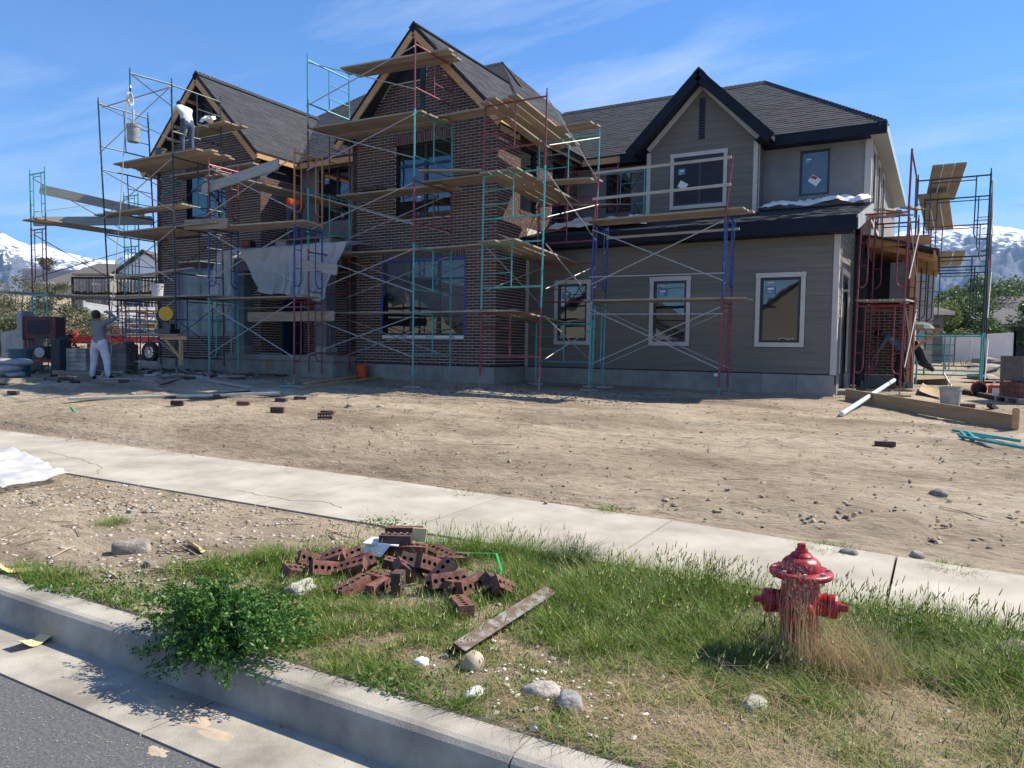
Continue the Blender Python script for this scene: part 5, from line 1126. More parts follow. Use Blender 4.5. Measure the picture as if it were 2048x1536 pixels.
def strap(pts,label,w_=.014,lift=.03):
    P=[Vector(p) for p in pts]; q=MB()
    for i in range(len(P)-1): q.beam(P[i]+Vector((0,0,lift)),P[i+1]+Vector((0,0,lift)),w_,.0025)
    o=q.build('green_strap',mat('green_plastic_strap',(.02,.42,.10),rough=.35)); tag(o,label,'strap','green packing straps')
strap([a,b,c],'bright green packing strap on the bare lot at the far left',.03); strap([GP(58,768),GP(80,761),GP(118,745)],'green strap by the tile stack at the left',.03)
Q=lambda x,y,dz=.12: W(x,y,'Z',ZS+dz)
strap([Q(830,1082),Q(888,1083),Q(883,1099,.05)],'short green strap end sticking out of the small brick stack',.014,0); strap([Q(900,1105,.08),Q(993,1107,.13),Q(1003,1140,.09),Q(998,1168,.03)],'longer green strap looping over the grass right of the brick pile',.014,0)
strap([GP(5,668)+Vector((0,0,.5)),GP(18,690)+Vector((0,0,.1))],'green strap hanging by the mixer at the left edge',.05,0)
# steel angle lintel
A=W(903,1288,'Z',ZS+.06);B=W(1092,1172,'Z',ZS+.09); d=(B-A).normalized(); s=d.cross(Vector((0,0,1))).normalized(); T=thing('steel_angle','pair of rusty galvanised steel angle lintels lying on the grass in front of the bricks','steel angle',A)
rm=mat('rusty_galvanised',(.11,.072,.045),(.22,.22,.21),14,.6,metal=.4,lo=.45,hi=.60,stretch=(.25,1,3))
for k,dd in enumerate((0,.012)):
    u=Vector((0,0,1)); q=MB(); o_=u*dd+s*dd
    q.prism([A+o_,A+o_+s*.075-u*.03,A+o_+s*.073-u*.034,A+o_-u*.006,A+o_-s*.05-u*.065,A+o_-s*.054-u*.062],(B-A)*(1 if k==0 else .97)); q.build('angle_bar',rm,T)
q=MB()
for t in (.42,): c=A.lerp(B,t); q.tube([c-s*.06-Vector((0,0,.06)),c+Vector((0,0,.012)),c+s*.08-Vector((0,0,.03)),c+s*.1-Vector((0,0,.06))],.004,5); q.lathe(c+s*.07-Vector((0,0,.02)),[(0,.012),(.014,0),(0,-.012)],6)
q.build('wire_tie',M_black,T)
# ---------------- hydrant ----------------
hp=W(1596,1322,'Z',ZS-.03); hz=W(1595,1086,'Y',hp.y).z-hp.z
T=thing('fire_hydrant','red fire hydrant standing in the grass strip with dry weeds round it','fire hydrant',hp); q=MB(); k=hz/.70
Rr=1.0
def Pz(lst): return [(r*Rr,z*k) for r,z in lst]
q.lathe(hp,Pz([(.0,0),(.125,0),(.125,.02),(.098,.03),(.096,.10),(.093,.30),(.101,.34),(.104,.40),(.096,.44),(.092,.505)]),32); q.build('barrel',M_hyd,T,smooth=True)
q=MB(); q.lathe(hp,Pz([(.09,.500),(.100,.505),(.152,.513),(.158,.520),(.158,.538),(.152,.546),(.098,.549)]),40); q.build('flange',M_hyd,T,smooth=True)
q=MB(); q.lathe(hp,Pz([(.100,.548),(.099,.565),(.092,.592),(.078,.612),(.058,.624),(.050,.626)]),48,rfun=lambda t,z:1+.022*abs(math.cos(t*5))); q.build('bonnet',M_hyd,T,smooth=True)
q=MB(); q.lathe(hp,Pz([(.054,.624),(.056,.632),(.046,.645),(.034,.650),(.031,.666),(.0,.667)]),24); q.lathe(hp,Pz([(.024,.664),(.022,.700),(.0,.701)]),5); q.build('operating_nut',M_hyd,T)
q=MB()
for j in range(8): a=j*math.pi/4+.3; c=hp+Vector((.132*math.cos(a),.132*math.sin(a),.546*k)); q.lathe(c,[(.0,.012),(.011,.012),(.011,0)],6); q.lathe(c-Vector((0,0,.05)),[(.009,0),(.009,.02)],6)
q.build('flange_bolts',M_galv,T)
ra=Vector((.80,.50,0)).normalized()  # picture right
zc=hp.z+.355*k
for s,lb in ((-1,0),(1,1)):
    d=(ra*s+Vector((.25,-.45,0))*(1 if s>0 else -.35)).normalized(); c=Vector((hp.x,hp.y,zc)); q=MB()
    q.lathe(c,[(.062,.05),(.056,.105),(.060,.115),(.060,.13)],20,axis=d); q.build('hose_outlet',M_hyd,T,smooth=True)
    q=MB(); q.lathe(c,[(.052,.128),(.052,.137)],20,axis=d); q.build('gasket',M_black,T)
    q=MB(); q.lathe(c,[(.05,.135),(.061,.137),(.063,.17),(.058,.182),(.028,.184),(.028,.195),(.0,.195)],20,axis=d); q.lathe(c,[(.019,.19),(.018,.232),(0,.232)],5,axis=d); q.build('outlet_cap',M_hyd,T)
d=Vector((.05,-1,-.0)); c=Vector((hp.x,hp.y,hp.z+.33*k)); q=MB(); q.lathe(c,[(.078,.04),(.073,.10),(.084,.105),(.084,.135),(.078,.145),(.03,.148)],24,axis=d); q.lathe(c,[(.022,.147),(.021,.185),(0,.185)],5,axis=d); q.build('pumper_cap',M_hyd,T,smooth=False)
q=MB(); cl_=[hp+(-ra)*.17+Vector((0,0,zc-hp.z-.03)),hp+(-ra)*.16+Vector((0,0,.24)),hp+(-ra)*.13+Vector((0,0,.15)),hp+(-ra)*.10+Vector((0,0,.10))]
for i in range(3):
    for j in range(7):
        p=cl_[i].lerp(cl_[i+1],j/7); e=cl_[i].lerp(cl_[i+1],(j+.9)/7); o_=ra*.006 if j%2 else Vector((0,.006,0)); q.tube([p-o_,e-o_],.0022,4,cap=False); q.tube([p+o_,e+o_],.0022,4,cap=False)
q.build('cap_chain',M_steel,T)
# ---------------- tarps and sheets ----------------
def tarp(name,label,poly,n,amp,mt,cat,seed,zfun,fold=4.,th=0):
    "crumpled sheet: poly = 4 corners (x,y), zfun(x,y) the support"
    V=[];F=[]; a,b,c,d=[Vector((*p,0)) for p in poly]
    for i in range(n+1):
        for j in range(n+1):
            s,t=i/n,j/n; p=(a*(1-s)+b*s)*(1-t)+(d*(1-s)+c*s)*t
            e=min(s,1-s,t,1-t); wx=.12*(float(vnoise(s*5,t*5,seed+3,3))-.5); p.x+=wx; p.y+=.12*(float(vnoise(s*5,t*5,seed+7,3))-.5)
            f=float(vnoise(p.x*fold,p.y*fold,seed,4)); f2=abs(float(vnoise(p.x*fold*1.7,p.y*fold*.7,seed+11,3))-.5)*2
            V.append((p.x,p.y,zfun(p.x,p.y)+.006+amp*max(0,f-.25)+amp*.6*(1-f2)*(1 if e>.04 else .3)))
    for i in range(n):
        for j in range(n): k=i*(n+1)+j; F.append((k,k+1,k+n+2,k+n+1))
    q=MB(); q.add(V,F); o=q.build(name,mt,smooth=True); tag(o,label,cat); return o
zr=lambda x,y: 3.86+(y-16.93)*.245
tarp('tarp','long white tarp rolled along the top edge of the garage roof on the right',[(-4.15,19.6),(-1.75,19.75),(-1.6,20.3),(-4.2,20.3)],44,.22,M_cloth,'tarp',2,zr,3.)
tarp('tarp','white tarp bundled on the garage roof behind the corner scaffold',[(-9.0,17.2),(-6.3,17.4),(-6.6,18.6),(-9.2,19.3)],44,.24,M_cloth,'tarp',5,zr,2.4)
# plastic over the porch roof: top sheet and hanging skirt, one draped mesh
V=[];F=[];nx,ny=260,30
for i in range(nx+1):
    u=i/nx; x=-18.25+u*4.9
    bot=np.interp(u,[0,.12,.17,.19,.34,.36,.40,.50,.75,.86,.93,1],[1.9,1.75,2.35,3.40,3.42,3.2,2.55,2.35,2.3,2.15,2.35,3.4])
    for j in range(ny+1):
        t=j/ny
        if t<.4: s=t/.4; y=16.6-(16.6-14.78)*s; z=3.60+.10*float(vnoise(x*2,y*2,3,4))+.16*(1-abs(float(vnoise(x*1.2,y*3,8,3))-.5)*2)*.6
        else:
            s=(t-.4)/.6; top=3.66; z=top+(bot-top)*s; th=x*17+math.sin(x*2.1)*3+s*.9; am=.25+.75*s
            y=14.72-.20*s-.11*am*math.sin(th)-.34*float(vnoise(x*3.1,z*1.6,12,4))*am; x_=x+.10*am*math.cos(th)+.08*(float(vnoise(x*4,z*4,22,2))-.5)-(.35*s*max(0,(-15.6-x)) if -16.9<x<-15.6 else 0)*.6
            V.append((x_,y,z+.03*math.sin(x*6)*s)); continue
        V.append((x+(.05*(float(vnoise(x*3,t*6,5,3))-.5)),y,z))
for i in range(nx):
    for j in range(ny): k=i*(ny+1)+j; F.append((k,k+1,k+ny+2,k+ny+1))
q=MB(); q.add(V,F); o=q.build('plastic_sheet',M_plas,smooth=True); tag(o,'clear plastic sheet draped over the porch roof and hanging down in folds','plastic sheet')
g_=lambda x,y: G(x,y)
p=GP(490,745); tarp('plastic_sheet','crumpled clear plastic sheet lying in front of the porch blocks',[(p.x-.6,p.y-.15),(p.x+.6,p.y-.2),(p.x+.7,p.y+.35),(p.x-.5,p.y+.4)],30,.28,M_plas,'plastic sheet',9,g_,2.5)
p=GP(135,733); tarp('grey_tarp','flat grey tarp crumpled on the ground left of the worker in grey',[(p.x-.9,p.y-.2),(p.x+1.1,p.y-.2),(p.x+1.1,p.y+.5),(p.x-.7,p.y+.6)],26,.25,mat('grey_tarp',(.10,.12,.14),(.17,.19,.21),4,.8),'tarp',12,g_,2.)
p=W(30,985,'Z',-.6); o=tarp('plastic_sheet','white plastic sheet with pink bundle at the left edge of the bare strip',[(-9.9,3.95),(-8.35,4.05),(-8.55,4.85),(-9.9,4.95)],36,.16,M_plas,'plastic sheet',15,lambda x,y:-.61+.16*max(0,(-8.9-x)),2.2)
o=MB().lathe((-9.15,4.35,-.46),[(0,-.12),(.07,-.11),(.1,0),(.07,.11),(0,.12)],14,axis=(1,.2,.1)).build('pink_bundle',mat('pink_foam',(.62,.42,.42),rough=.9),smooth=True); tag(o,'pale pink bundle wrapped in the white plastic at the left edge','bundle')
p=W(415,248,'Y',14.2); tarp('paper_sheet','white paper sheet curled on the topmost deck beside the worker in white',[(p.x-.1,14.0),(p.x+.28,14.0),(p.x+.28,14.3),(p.x-.1,14.3)],10,.3,M_paper,'paper',18,lambda x,y:7.05,3.)
T=thing('tool_bag','dark tool bag on the topmost deck of the dark scaffold','tool bag',(-19.0,14.3,7.05)); q=MB(); q.prism([(-19.2,14.2,7.05),(-18.75,14.2,7.05),(-18.80,14.2,7.2),(-19.1,14.2,7.22)],(0,.3,0)); q.build('bag_body',M_black,T); q=MB(); q.tube([(-19.1,14.35,7.2),(-19.0,14.35,7.3),(-18.9,14.35,7.3),(-18.82,14.35,7.19)],.015,6); q.build('bag_handle',M_black,T)
T=thing('tool_bag','red and black tool bag on top of the porch plastic','tool bag',(-17.3,14.9,3.75)); p=W(497,482,'Y',14.9); q=MB(); q.box((p.x-.18,14.8,3.72),(p.x+.18,15.0,3.92)); q.build('bag_body',M_black,T); q=MB(); q.box((p.x-.15,14.79,3.80),(p.x+.12,14.81,3.90)); q.build('bag_front',mat('red_cloth',(.35,.03,.02)),T)
# ---------------- stones on the strip ----------------
Mc=mat('concrete_rubble',(.30,.28,.24),(.50,.47,.41),9,.95,bump=.8,bscale=30)
for px,py,r,sq,lb,mt_,rg in ((262,1108,.15,(1.2,.60,.62),'large broken concrete block on the bare strip',mat('dirty_rubble',(.15,.135,.115),(.42,.39,.33),6,.95,bump=.9,bscale=25),.16),(265,1027,.055,(1.2,.8,.6),'pale stone behind the concrete block near the grass tuft',None,.14),(295,1026,.045,(1.2,.8,.6),'brown rounded stone beside the pale one',None,.1),(300,1134,.055,(1.1,.8,.7),'smooth tan cobble just in front of the concrete block',None,.08),(945,1338,.062,(1,.9,1.05),'smooth egg shaped tan cobble in front of the steel angle',mat('smooth_cobble',(.36,.29,.21),(.42,.35,.27),5,.7),.06),(600,1190,.11,(1.1,.8,.6),'rough white mortar lump left of the brick pile',Mc,.3),(842,1330,.035,(1.2,1,.8),'white plaster crumb left of the egg shaped cobble',M_cloth,.2),(945,1392,.045,(1.3,.8,.6),'white crumbly plaster lump by the kerb',M_cloth,.35),(1085,1392,.075,(1.2,.8,.55),'flat whitish rock in the grass right of the plaster lump',Mc,.25),(1142,1415,.068,(1.1,.85,.75),'grey jagged rock in the grass near the kerb',mat('grey_rock',(.16,.16,.155),(.36,.35,.33),9,.9,bump=.8,bscale=35),.3),(1508,1418,.065,(1.2,.8,.6),'pale stone in the grass below the hydrant',Mc,.2),(2030,1330,.13,(1,.8,.7),'brown rock at the right edge of the grass',None,.2)):
    rock(lb,W(px,py,'Z',ZS-.01),r,sq,mt_,seed=int(px)%17+1,rough=rg)
for px,py,r,lb in ((1877,990,.07,'whitish stone alone on the dirt right of the hydrant'),(1835,1113,.05,'pale stone at the sidewalk edge right of the hydrant'),(265,790,.07,'round grey stone left of the long pale board'),(1700,1110,.06,'small stone among clods behind the hydrant'),(700,812,.06,'white stone in a row near the centre of the lot'),(760,815,.06,'second white stone near the centre of the lot')):
    rock(lb,GP(px,py),r,(1.2,.9,.6),seed=int(px)%13+2)
def sheetpaper(pts,label,mt_,bend=.02):
    P=[Vector(p) for p in pts]; V=[];F=[];n=8
    for i in range(n+1):
        for j in range(5): s,t=i/n,j/4; p=(P[0]*(1-s)+P[1]*s)*(1-t)+(P[3]*(1-s)+P[2]*s)*t; V.append((p.x,p.y,p.z+bend*math.sin(s*7+t)*.5+.012+(.04*(1-s*3)**2 if s<.33 else 0)))
    for i in range(n):
        for j in range(4): k=i*5+j; F.append((k,k+1,k+6,k+5))
    q=MB(); q.add(V,F); o=q.build('cardboard_scrap',mt_,smooth=True); tag(o,label,'card'); return o
zg=-.79
sheetpaper([W(22,1298,'Z',zg),W(86,1268,'Z',zg),W(104,1280,'Z',zg),W(45,1305,'Z',zg)],'curled yellow card lying in the gutter',M_stick)
sheetpaper([W(372,1091,'Z',ZS),W(388,1089,'Z',ZS),W(412,1106,'Z',ZS),W(398,1109,'Z',ZS)],'small orange card scrap on the bare strip right of the concrete block',M_stick,.004)
sheetpaper([W(0,1141,'Z',ZS),W(60,1138,'Z',ZS),W(62,1146,'Z',ZS),W(0,1150,'Z',ZS)],'long thin yellow card at the kerb edge on the left',M_stick,.004)
# ---------------- vegetation ----------------
def blades(x,y,z,h,w,lean,ang,bend=.5,seg=2):
    "arrays of grass blades: seg quads narrowing to the tip"
    n=len(x); dx,dy=np.cos(ang),np.sin(ang); px,py=-dy,dx; V=[]
    for s in range(seg+1):
        t=s/seg; ww=w*(1-t*.92)*.5; off=lean*h*(t**(1+bend)); zz=z+h*t*(1-.25*lean*t)
        V.append(np.stack([x+dx*off-px*ww,y+dy*off-py*ww,zz],-1)); V.append(np.stack([x+dx*off+px*ww,y+dy*off+py*ww,zz],-1))
    V=np.stack(V,1); m=V.shape[1]; b=(np.arange(n)*m)[:,None,None]
    F=np.array([[2*s,2*s+1,2*s+3,2*s+2] for s in range(seg)])[None]+b
    return V.reshape(-1,3),F.reshape(-1,4)
def heads(x,y,z,l,r,ang,lean):
    "foxtail spikes: six sided spindles"
    n=len(x); d=np.stack([np.cos(ang)*lean,np.sin(ang)*lean,np.ones(n)],-1); d/=np.linalg.norm(d,axis=1)[:,None]; a=np.stack([-d[:,1],d[:,0],np.zeros(n)],-1); a/=np.maximum(np.linalg.norm(a,axis=1)[:,None],1e-5); b=np.cross(d,a)
    P=np.stack([x,y,z],-1); V=[P]
    for t,rr in ((.3,1),(.75,.6)):
        for k in range(4): th=k*np.pi/2; V.append(P+d*l[:,None]*t+(a*np.cos(th)+b*np.sin(th))*(r*rr)[:,None])
    V.append(P+d*l[:,None]); V=np.stack(V,1); bb=(np.arange(n)*10)[:,None,None]; F=[]
    for k in range(4): q=(k+1)%4; F+= [[0,1+k,1+q,1+q],[1+k,1+q,5+q,5+k],[5+k,5+q,9,9]]
    return V.reshape(-1,3),(np.array(F)[None]+bb).reshape(-1,4)
def tri_fix(F): return F
X0,X1,Y0,Y1=-5.6,5.5,2.66,5.16
def dens(x,y):
    n=vnoise(x*1.3,y*1.3,77,4)
    edge=np.interp(x,[-5.6,-5,-4.4,-3.9,-3.4,-2.9,6],[.3,.45,1.3,1.9,2.35,2.5,2.5])   # green reaches this far from the kerb
    d=np.clip((edge-(y-Y0))/.35,0,1)*np.clip(.42+2.6*(n-.36),0.05,1.0)
    d*=1-.35*np.exp(-(((x+2.25)/.55)**2+((y-3.1)/.35)**2))      # trampled earth near the kerb
    d*=1-.45*np.exp(-(((x+.75)/.55)**2+((y-3.05)/.3)**2))
    d*=1-.4*np.exp(-(((x-.6)/.6)**2+((y-3.4)/.6)**2))
    return d
def lush(x,y): # tall where the sidewalk side is
    return np.clip(.48+.8*np.clip((y-3.3)/1.4,0,1)+.7*(vnoise(x*2,y*2,55,3)-.5),.25,1.3)
n=900000; x=rng.uniform(X0,X1,n); y=rng.uniform(Y0,Y1,n); vis=(x<1.6)|(rng.random(n)<.25); cn=vnoise(x*9,y*9,141,2); k=(rng.random(n)<dens(x,y)*.80*np.clip((cn-.28)*3.2,.16,1))&vis; x,y=x[k],y[k]; n=len(x)
h=(.04+.11*rng.random(n)**1.4)*lush(x,y)*(.75+.9*(vnoise(x*6,y*6,143,2)-.2))*1.2; V,Fq=blades(x,y,np.full(n,ZS-.015),h,rng.uniform(.0025,.0085,n),rng.uniform(.15,1.5,n),rng.uniform(0,6.28,n))
npmesh('grass',V,Fq,M_grass,'stuff')
# foxtails
n=52000; x=rng.uniform(X0+1.5,X1,n); y=rng.uniform(Y0+.2,Y1+.03,n); k=(rng.random(n)<dens(x,y)*np.clip(.15+.95*(y-3.4)/1.5,.12,1)*np.clip(vnoise(x*1.6,y*1.6,33,3)*2.2-.55,0.05,1)); x,y=x[k],y[k]; n=len(x)
h=(.09+.11*rng.random(n))*np.clip(lush(x,y),.6,1.2); ang=rng.normal(.6,1.2,n); ln=rng.uniform(.05,.55,n)
V,Fq=blades(x,y,np.full(n,ZS-.01),h,np.full(n,.0022),ln,ang); npmesh('foxtail_stems',V,Fq,M_grass,'stuff')
hx=x+np.cos(ang)*ln*h; hy=y+np.sin(ang)*ln*h; hz_=ZS-.01+h*(1-.25*ln)
V,Fq=heads(hx,hy,hz_,rng.uniform(.035,.07,n),rng.uniform(.0026,.0048,n),ang,ln*1.6)
T3=np.where(Fq[:,2:3]==Fq[:,3:4],1,0).ravel().astype(bool)
q3=Fq[T3][:,:3]; q4=Fq[~T3]; q3b=np.concatenate([q4[:,[0,1,2]],q4[:,[0,2,3]]]); npmesh('foxtail_heads',V,np.concatenate([q3,q3b]),M_head,'stuff')
# dry straw lying over the ground and standing round the hydrant
def straw(cx,cy,rx,ry,n,hl,hh,lean,name='dry_straw'):
    x=rng.normal(cx,rx,n); y=rng.normal(cy,ry,n); k=(y>Y0)&(y<Y1); x,y=x[k],y[k]; m=len(x)
    return blades(x,y,np.full(m,ZS-.01),rng.uniform(hl,hh,m),rng.uniform(.0014,.0036,m),rng.uniform(*lean,m),rng.uniform(0,6.28,m),.4)
VV=[];FF=[];o=0
for a in ((hp.x+.06,hp.y-.16,.06,.04,230,.14,.38,(.1,.9)),(hp.x+.24,hp.y-.12,.13,.10,1300,.10,.36,(.15,1.2)),(hp.x+.02,hp.y-.2,.07,.05,160,.38,.55,(.02,.25)),(.1,3.55,.7,.5,3600,.05,.16,(.8,2.6)),(-2.0,3.15,.7,.3,2600,.02,.07,(1,3)),(-.8,3.0,.6,.3,2600,.04,.13,(1,3)),(-1.9,3.9,1.2,.6,2200,.04,.10,(.8,2.6)),(1.5,3.3,.8,.5,1400,.05,.15,(.6,2.2)),(-3.4,3.1,.6,.35,1500,.02,.06,(1,3)),(-.4,3.1,1.1,.35,150,.10,.24,(1.6,3.4)),(.5,3.5,.6,.5,900,.10,.26,(.8,2.6))):
    V,Fq=straw(*a); VV.append(V);FF.append(Fq+o);o+=len(V)
npmesh('dry_straw',np.concatenate(VV),np.concatenate(FF),M_straw,'stuff')
# airy seed stalks in front of the hydrant
n=520; t=rng.random(n); a=rng.uniform(0,6.28,n); cx=hp.x+.03+rng.normal(0,.05,n); cy=hp.y-.20+rng.normal(0,.035,n); z=ZS+.25+t*.30
V,Fq=blades(cx,cy,z,rng.uniform(.008,.022,n),rng.uniform(.0015,.004,n),rng.uniform(.3,1.6,n),a); npmesh('seed_stalks',V,Fq,mat('pinkish_seed',(.26,.17,.13),(.36,.26,.20),20,.9),'stuff')
def tuft(label,p,n,r,h,mt=None,lean=(.3,1.3),w_=(.003,.006),name='grass_tuft'):
    x=p.x+rng.normal(0,r*.45,n); y=p.y+rng.normal(0,r*.4,n); d=np.arctan2(y-p.y,x-p.x)+rng.normal(0,.6,n)
    V,Fq=blades(x,y,np.full(n,p.z-.02),rng.uniform(h*.5,h,n),rng.uniform(*w_,n),rng.uniform(*lean,n),d,.6,3); o=npmesh(name,V,Fq,mt or M_grass,'stuff'); tag(o,label,'grass tuft','tufts of grass and weeds')
Mdk=mat('dark_tuft_grass',(1,1,1),rough=.6,island=1,trans=.25,ir=[(0,(.035,.07,.03)),(.7,(.07,.11,.045)),(1,(.25,.24,.14))])
tuft('large spiky dark green tuft overhanging the sidewalk right of the brick pile',W(1140,1125,'Z',ZS),900,.16,.24,Mdk,(.5,1.5))
for px,py,zz,n,r,h,lb in ((55,938,ZS,260,.16,.17,'grass tuft at the sidewalk edge by the white plastic sheet'),(228,1048,ZS,420,.15,.11,'low grass tuft by the pale stones on the bare strip'),(310,1058,ZS,120,.09,.06,'thin tuft just right of the pale stones'),(436,1001,ZS,130,.07,.07,'small tuft at the near sidewalk edge'),(345,990,ZS,150,.10,.05,'faint tuft at the sidewalk edge left of the small one')): tuft(lb,W(px,py,'Z',zz),n,r,h)
for px,py,n,r,h,lb in ((925,988,260,.22,.07,'grass growing along the far sidewalk edge in the centre'),(1220,1018,300,.22,.06,'weeds at the far sidewalk edge right of centre'),(1300,1045,200,.3,.05,'sparse weeds beside the clods'),(1650,1098,420,.24,.08,'green weeds on the far sidewalk edge right behind the hydrant'),(1905,1140,380,.20,.08,'green weed clump at the far sidewalk edge on the right'),(1965,1055,120,.12,.06,'small weed clump out on the dirt at the right'),(1000,1015,90,.1,.05,'thin grass blades at the far sidewalk edge')): tuft(lb,GP(px,py),n,r,h,lean=(.6,1.8),w_=(.006,.012))
# ---- leafy plants
def leafcloud(P,s,seed=0,tilt=.9):
    "diamond leaves at points P"
    n=len(P); a=rng.normal(0,1,(n,3)); a/=np.linalg.norm(a,axis=1)[:,None]; b=rng.normal(0,1,(n,3)); b-=a*(a*b).sum(1)[:,None]; b/=np.linalg.norm(b,axis=1)[:,None]
    s=np.asarray(s)[:,None]; V=np.stack([P-a*s,P+b*s*.42,P+a*s,P-b*s*.42],1).reshape(-1,3); return V,np.arange(4*n).reshape(n,4)
# alfalfa bush spilling over the kerb
bc=W(425,1255,'Z',ZS+.12); T=thing('alfalfa_bush','bushy dark green alfalfa plant spilling over the kerb into the gutter','plant',(bc.x,bc.y,ZS)); st=MB(); PP=[]
for i in range(330):
    a=rng.uniform(0,2*np.pi); l=rng.uniform(.14,.50); ex,ey=math.cos(a)*l*1.15,math.sin(a)*l*.62; hgt=rng.uniform(.05,.30)*(1.25-l); 
    if ey<-.1: hgt-=(-ey-.1)*.9
    b0=Vector((bc.x+ex*.15,bc.y+.06+ey*.15,ZS)); m_=b0+Vector((ex*.5,ey*.5,hgt*.9+.05)); e_=b0+Vector((ex,ey,hgt))
    if i%2==0: st.tube([b0,m_,e_],[.003,.0024,.0012],4,cap=False)
    for k in range(62):
        t=.2+.8*k/62; q=b0.lerp(m_,t*2) if t<.5 else m_.lerp(e_,t*2-1); PP.append((q.x+random.gauss(0,.012),q.y+random.gauss(0,.012),q.z+random.gauss(0,.010)))
PP=np.array(PP); V,Fq=leafcloud(PP,rng.uniform(.005,.019,len(PP))); npmesh('leaves',V,Fq,M_leaf,'stuff',T); st.build('stems',mat('green_stem',(.07,.13,.04),rough=.7),T)
def lowplant(label,px,py,n,r,h,z=None,m_=None):
    p=W(px,py,'Z',ZS) if z is None else GP(px,py); P=np.stack([p.x+rng.normal(0,r,n),np.maximum(p.y+rng.normal(0,r*.7,n),p.y-.10),p.z+np.abs(rng.normal(0,h,n))],-1); V,Fq=leafcloud(P,rng.uniform(.008,.018,n)); o=npmesh('low_weed',V,Fq,m_ or M_leaf,'stuff'); tag(o,label,'weed','low broad leaved weeds')
for a in (('low leafy weed lapping over the kerb top below the steel angle',790,1368,420,.13,.02),('leafy weed at the left end of the green strip by the kerb',120,1170,380,.25,.02),('leafy weed patch along the kerb left of the alfalfa',240,1195,700,.28,.03),('broad leaved weed patch left of the bricks',480,1150,600,.25,.035),('dark weed in the dry grass far right of the hydrant',1870,1378,260,.08,.03),('broad leaved weeds standing behind the small brick stack',770,1052,420,.15,.03),('tiny weed on the kerb top at the far left',72,1178,40,.03,.01)): lowplant(*a)
# ---------------- gravel, clods and site litter ----------------
def pebbles(name,n,xr,yr,zf,smin,smax,mt,pw=2.5,dfun=None,flat=.6):
    x=rng.uniform(*xr,n); y=rng.uniform(*yr,n)
    if dfun is not None: k=rng.random(n)<dfun(x,y); x,y=x[k],y[k]; n=len(x)
    s=smin+(smax-smin)*rng.random(n)**pw; z=zf(x,y)+s*.25
    base=np.array([(1,0,0),(-1,0,0),(0,1,0),(0,-1,0),(0,0,1),(0,0,-1),(.62,.62,.5),(-.62,.62,.5),(-.62,-.62,.5),(.62,-.62,.5)])
    F=np.array([(4,6,7),(4,7,8),(4,8,9),(4,9,6),(6,0,2),(6,2,7),(7,2,1),(7,1,8),(8,1,3),(8,3,9),(9,3,0),(9,0,6)])
    B=base[None]*(1+rng.normal(0,.30,(n,10,1))); an=rng.uniform(0,6.28,n); c,s_=np.cos(an)[:,None],np.sin(an)[:,None]; ax=rng.uniform(.7,1.5,(n,1))
    bx=B[:,:,0]*ax; by=B[:,:,1]; V=np.stack([(bx*c-by*s_)*s[:,None]+x[:,None],(bx*s_+by*c)*s[:,None]+y[:,None],B[:,:,2]*flat*s[:,None]+z[:,None]],-1).reshape(-1,3)
    npmesh(name,V,(F[None]+(np.arange(n)*10)[:,None,None]).reshape(-1,3),mt,'stuff')
Mgv=mat('gravel_mix',(1,1,1),rough=.9,island=1,ir=[(0,(.16,.12,.09)),(.4,(.30,.25,.19)),(.75,(.42,.37,.31)),(1,(.52,.49,.44))])
Mcl=mat('soil_clod',(1,1,1),rough=1,island=1,bump=.9,bscale=60,ir=[(0,(.24,.19,.135)),(.6,(.34,.275,.20)),(1,(.46,.385,.29))])
gz=lambda x,y: Gbase(x,y)+(vnoise(x*.9,y*.9,1)-.5)*.09*(1-np.clip((y-14.5)/3,0,.7))
bare=lambda x,y: np.clip(1-dens(x,y)*1.2,.04,1)
pebbles('gravel',30000,(-10.5,2),(2.68,5.08),lambda x,y:np.full_like(x,ZS-.004),.0015,.022,Mgv,7,bare)
pebbles('lot_gravel',18000,(-22,3),(6.7,17),gz,.002,.020,Mcl,6)
pebbles('soil_clods',16000,(-20,3),(6.65,15.5),gz,.003,.026,Mcl,7,lambda x,y: np.clip(.18+1.2*(vnoise(x*.8,y*.8,61,3)-.45)+np.exp(-(((x+.5)/1.6)**2+((y-7.3)/.55)**2)),0,1),.8)
pebbles('clod_heap',2600,(-2.6,1.4),(6.75,8.2),lambda x,y:gz(x,y)-.005,.005,.034,Mcl,4,lambda x,y: np.exp(-(((x+.7)/1.5)**2+((y-7.35)/.35)**2)),.9)
pebbles('foundation_rubble',9000,(-23,-5),(13.2,15.9),gz,.004,.034,mat('grey_rubble',(1,1,1),rough=1,island=1,ir=[(0,(.10,.085,.068)),(.6,(.19,.165,.135)),(1,(.34,.31,.27))]),5)
pebbles('plaster_crumbs',900,(-2.4,-.9),(2.75,3.5),lambda x,y:np.full_like(x,ZS+.004),.002,.014,M_cloth,3,lambda x,y:np.exp(-(((x+1.55)/.4)**2+((y-3.05)/.25)**2)))
pebbles('gutter_litter',240,(-6,-.8),(2.05,2.42),lambda x,y:np.full_like(x,-.795),.002,.009,Mgv,3)
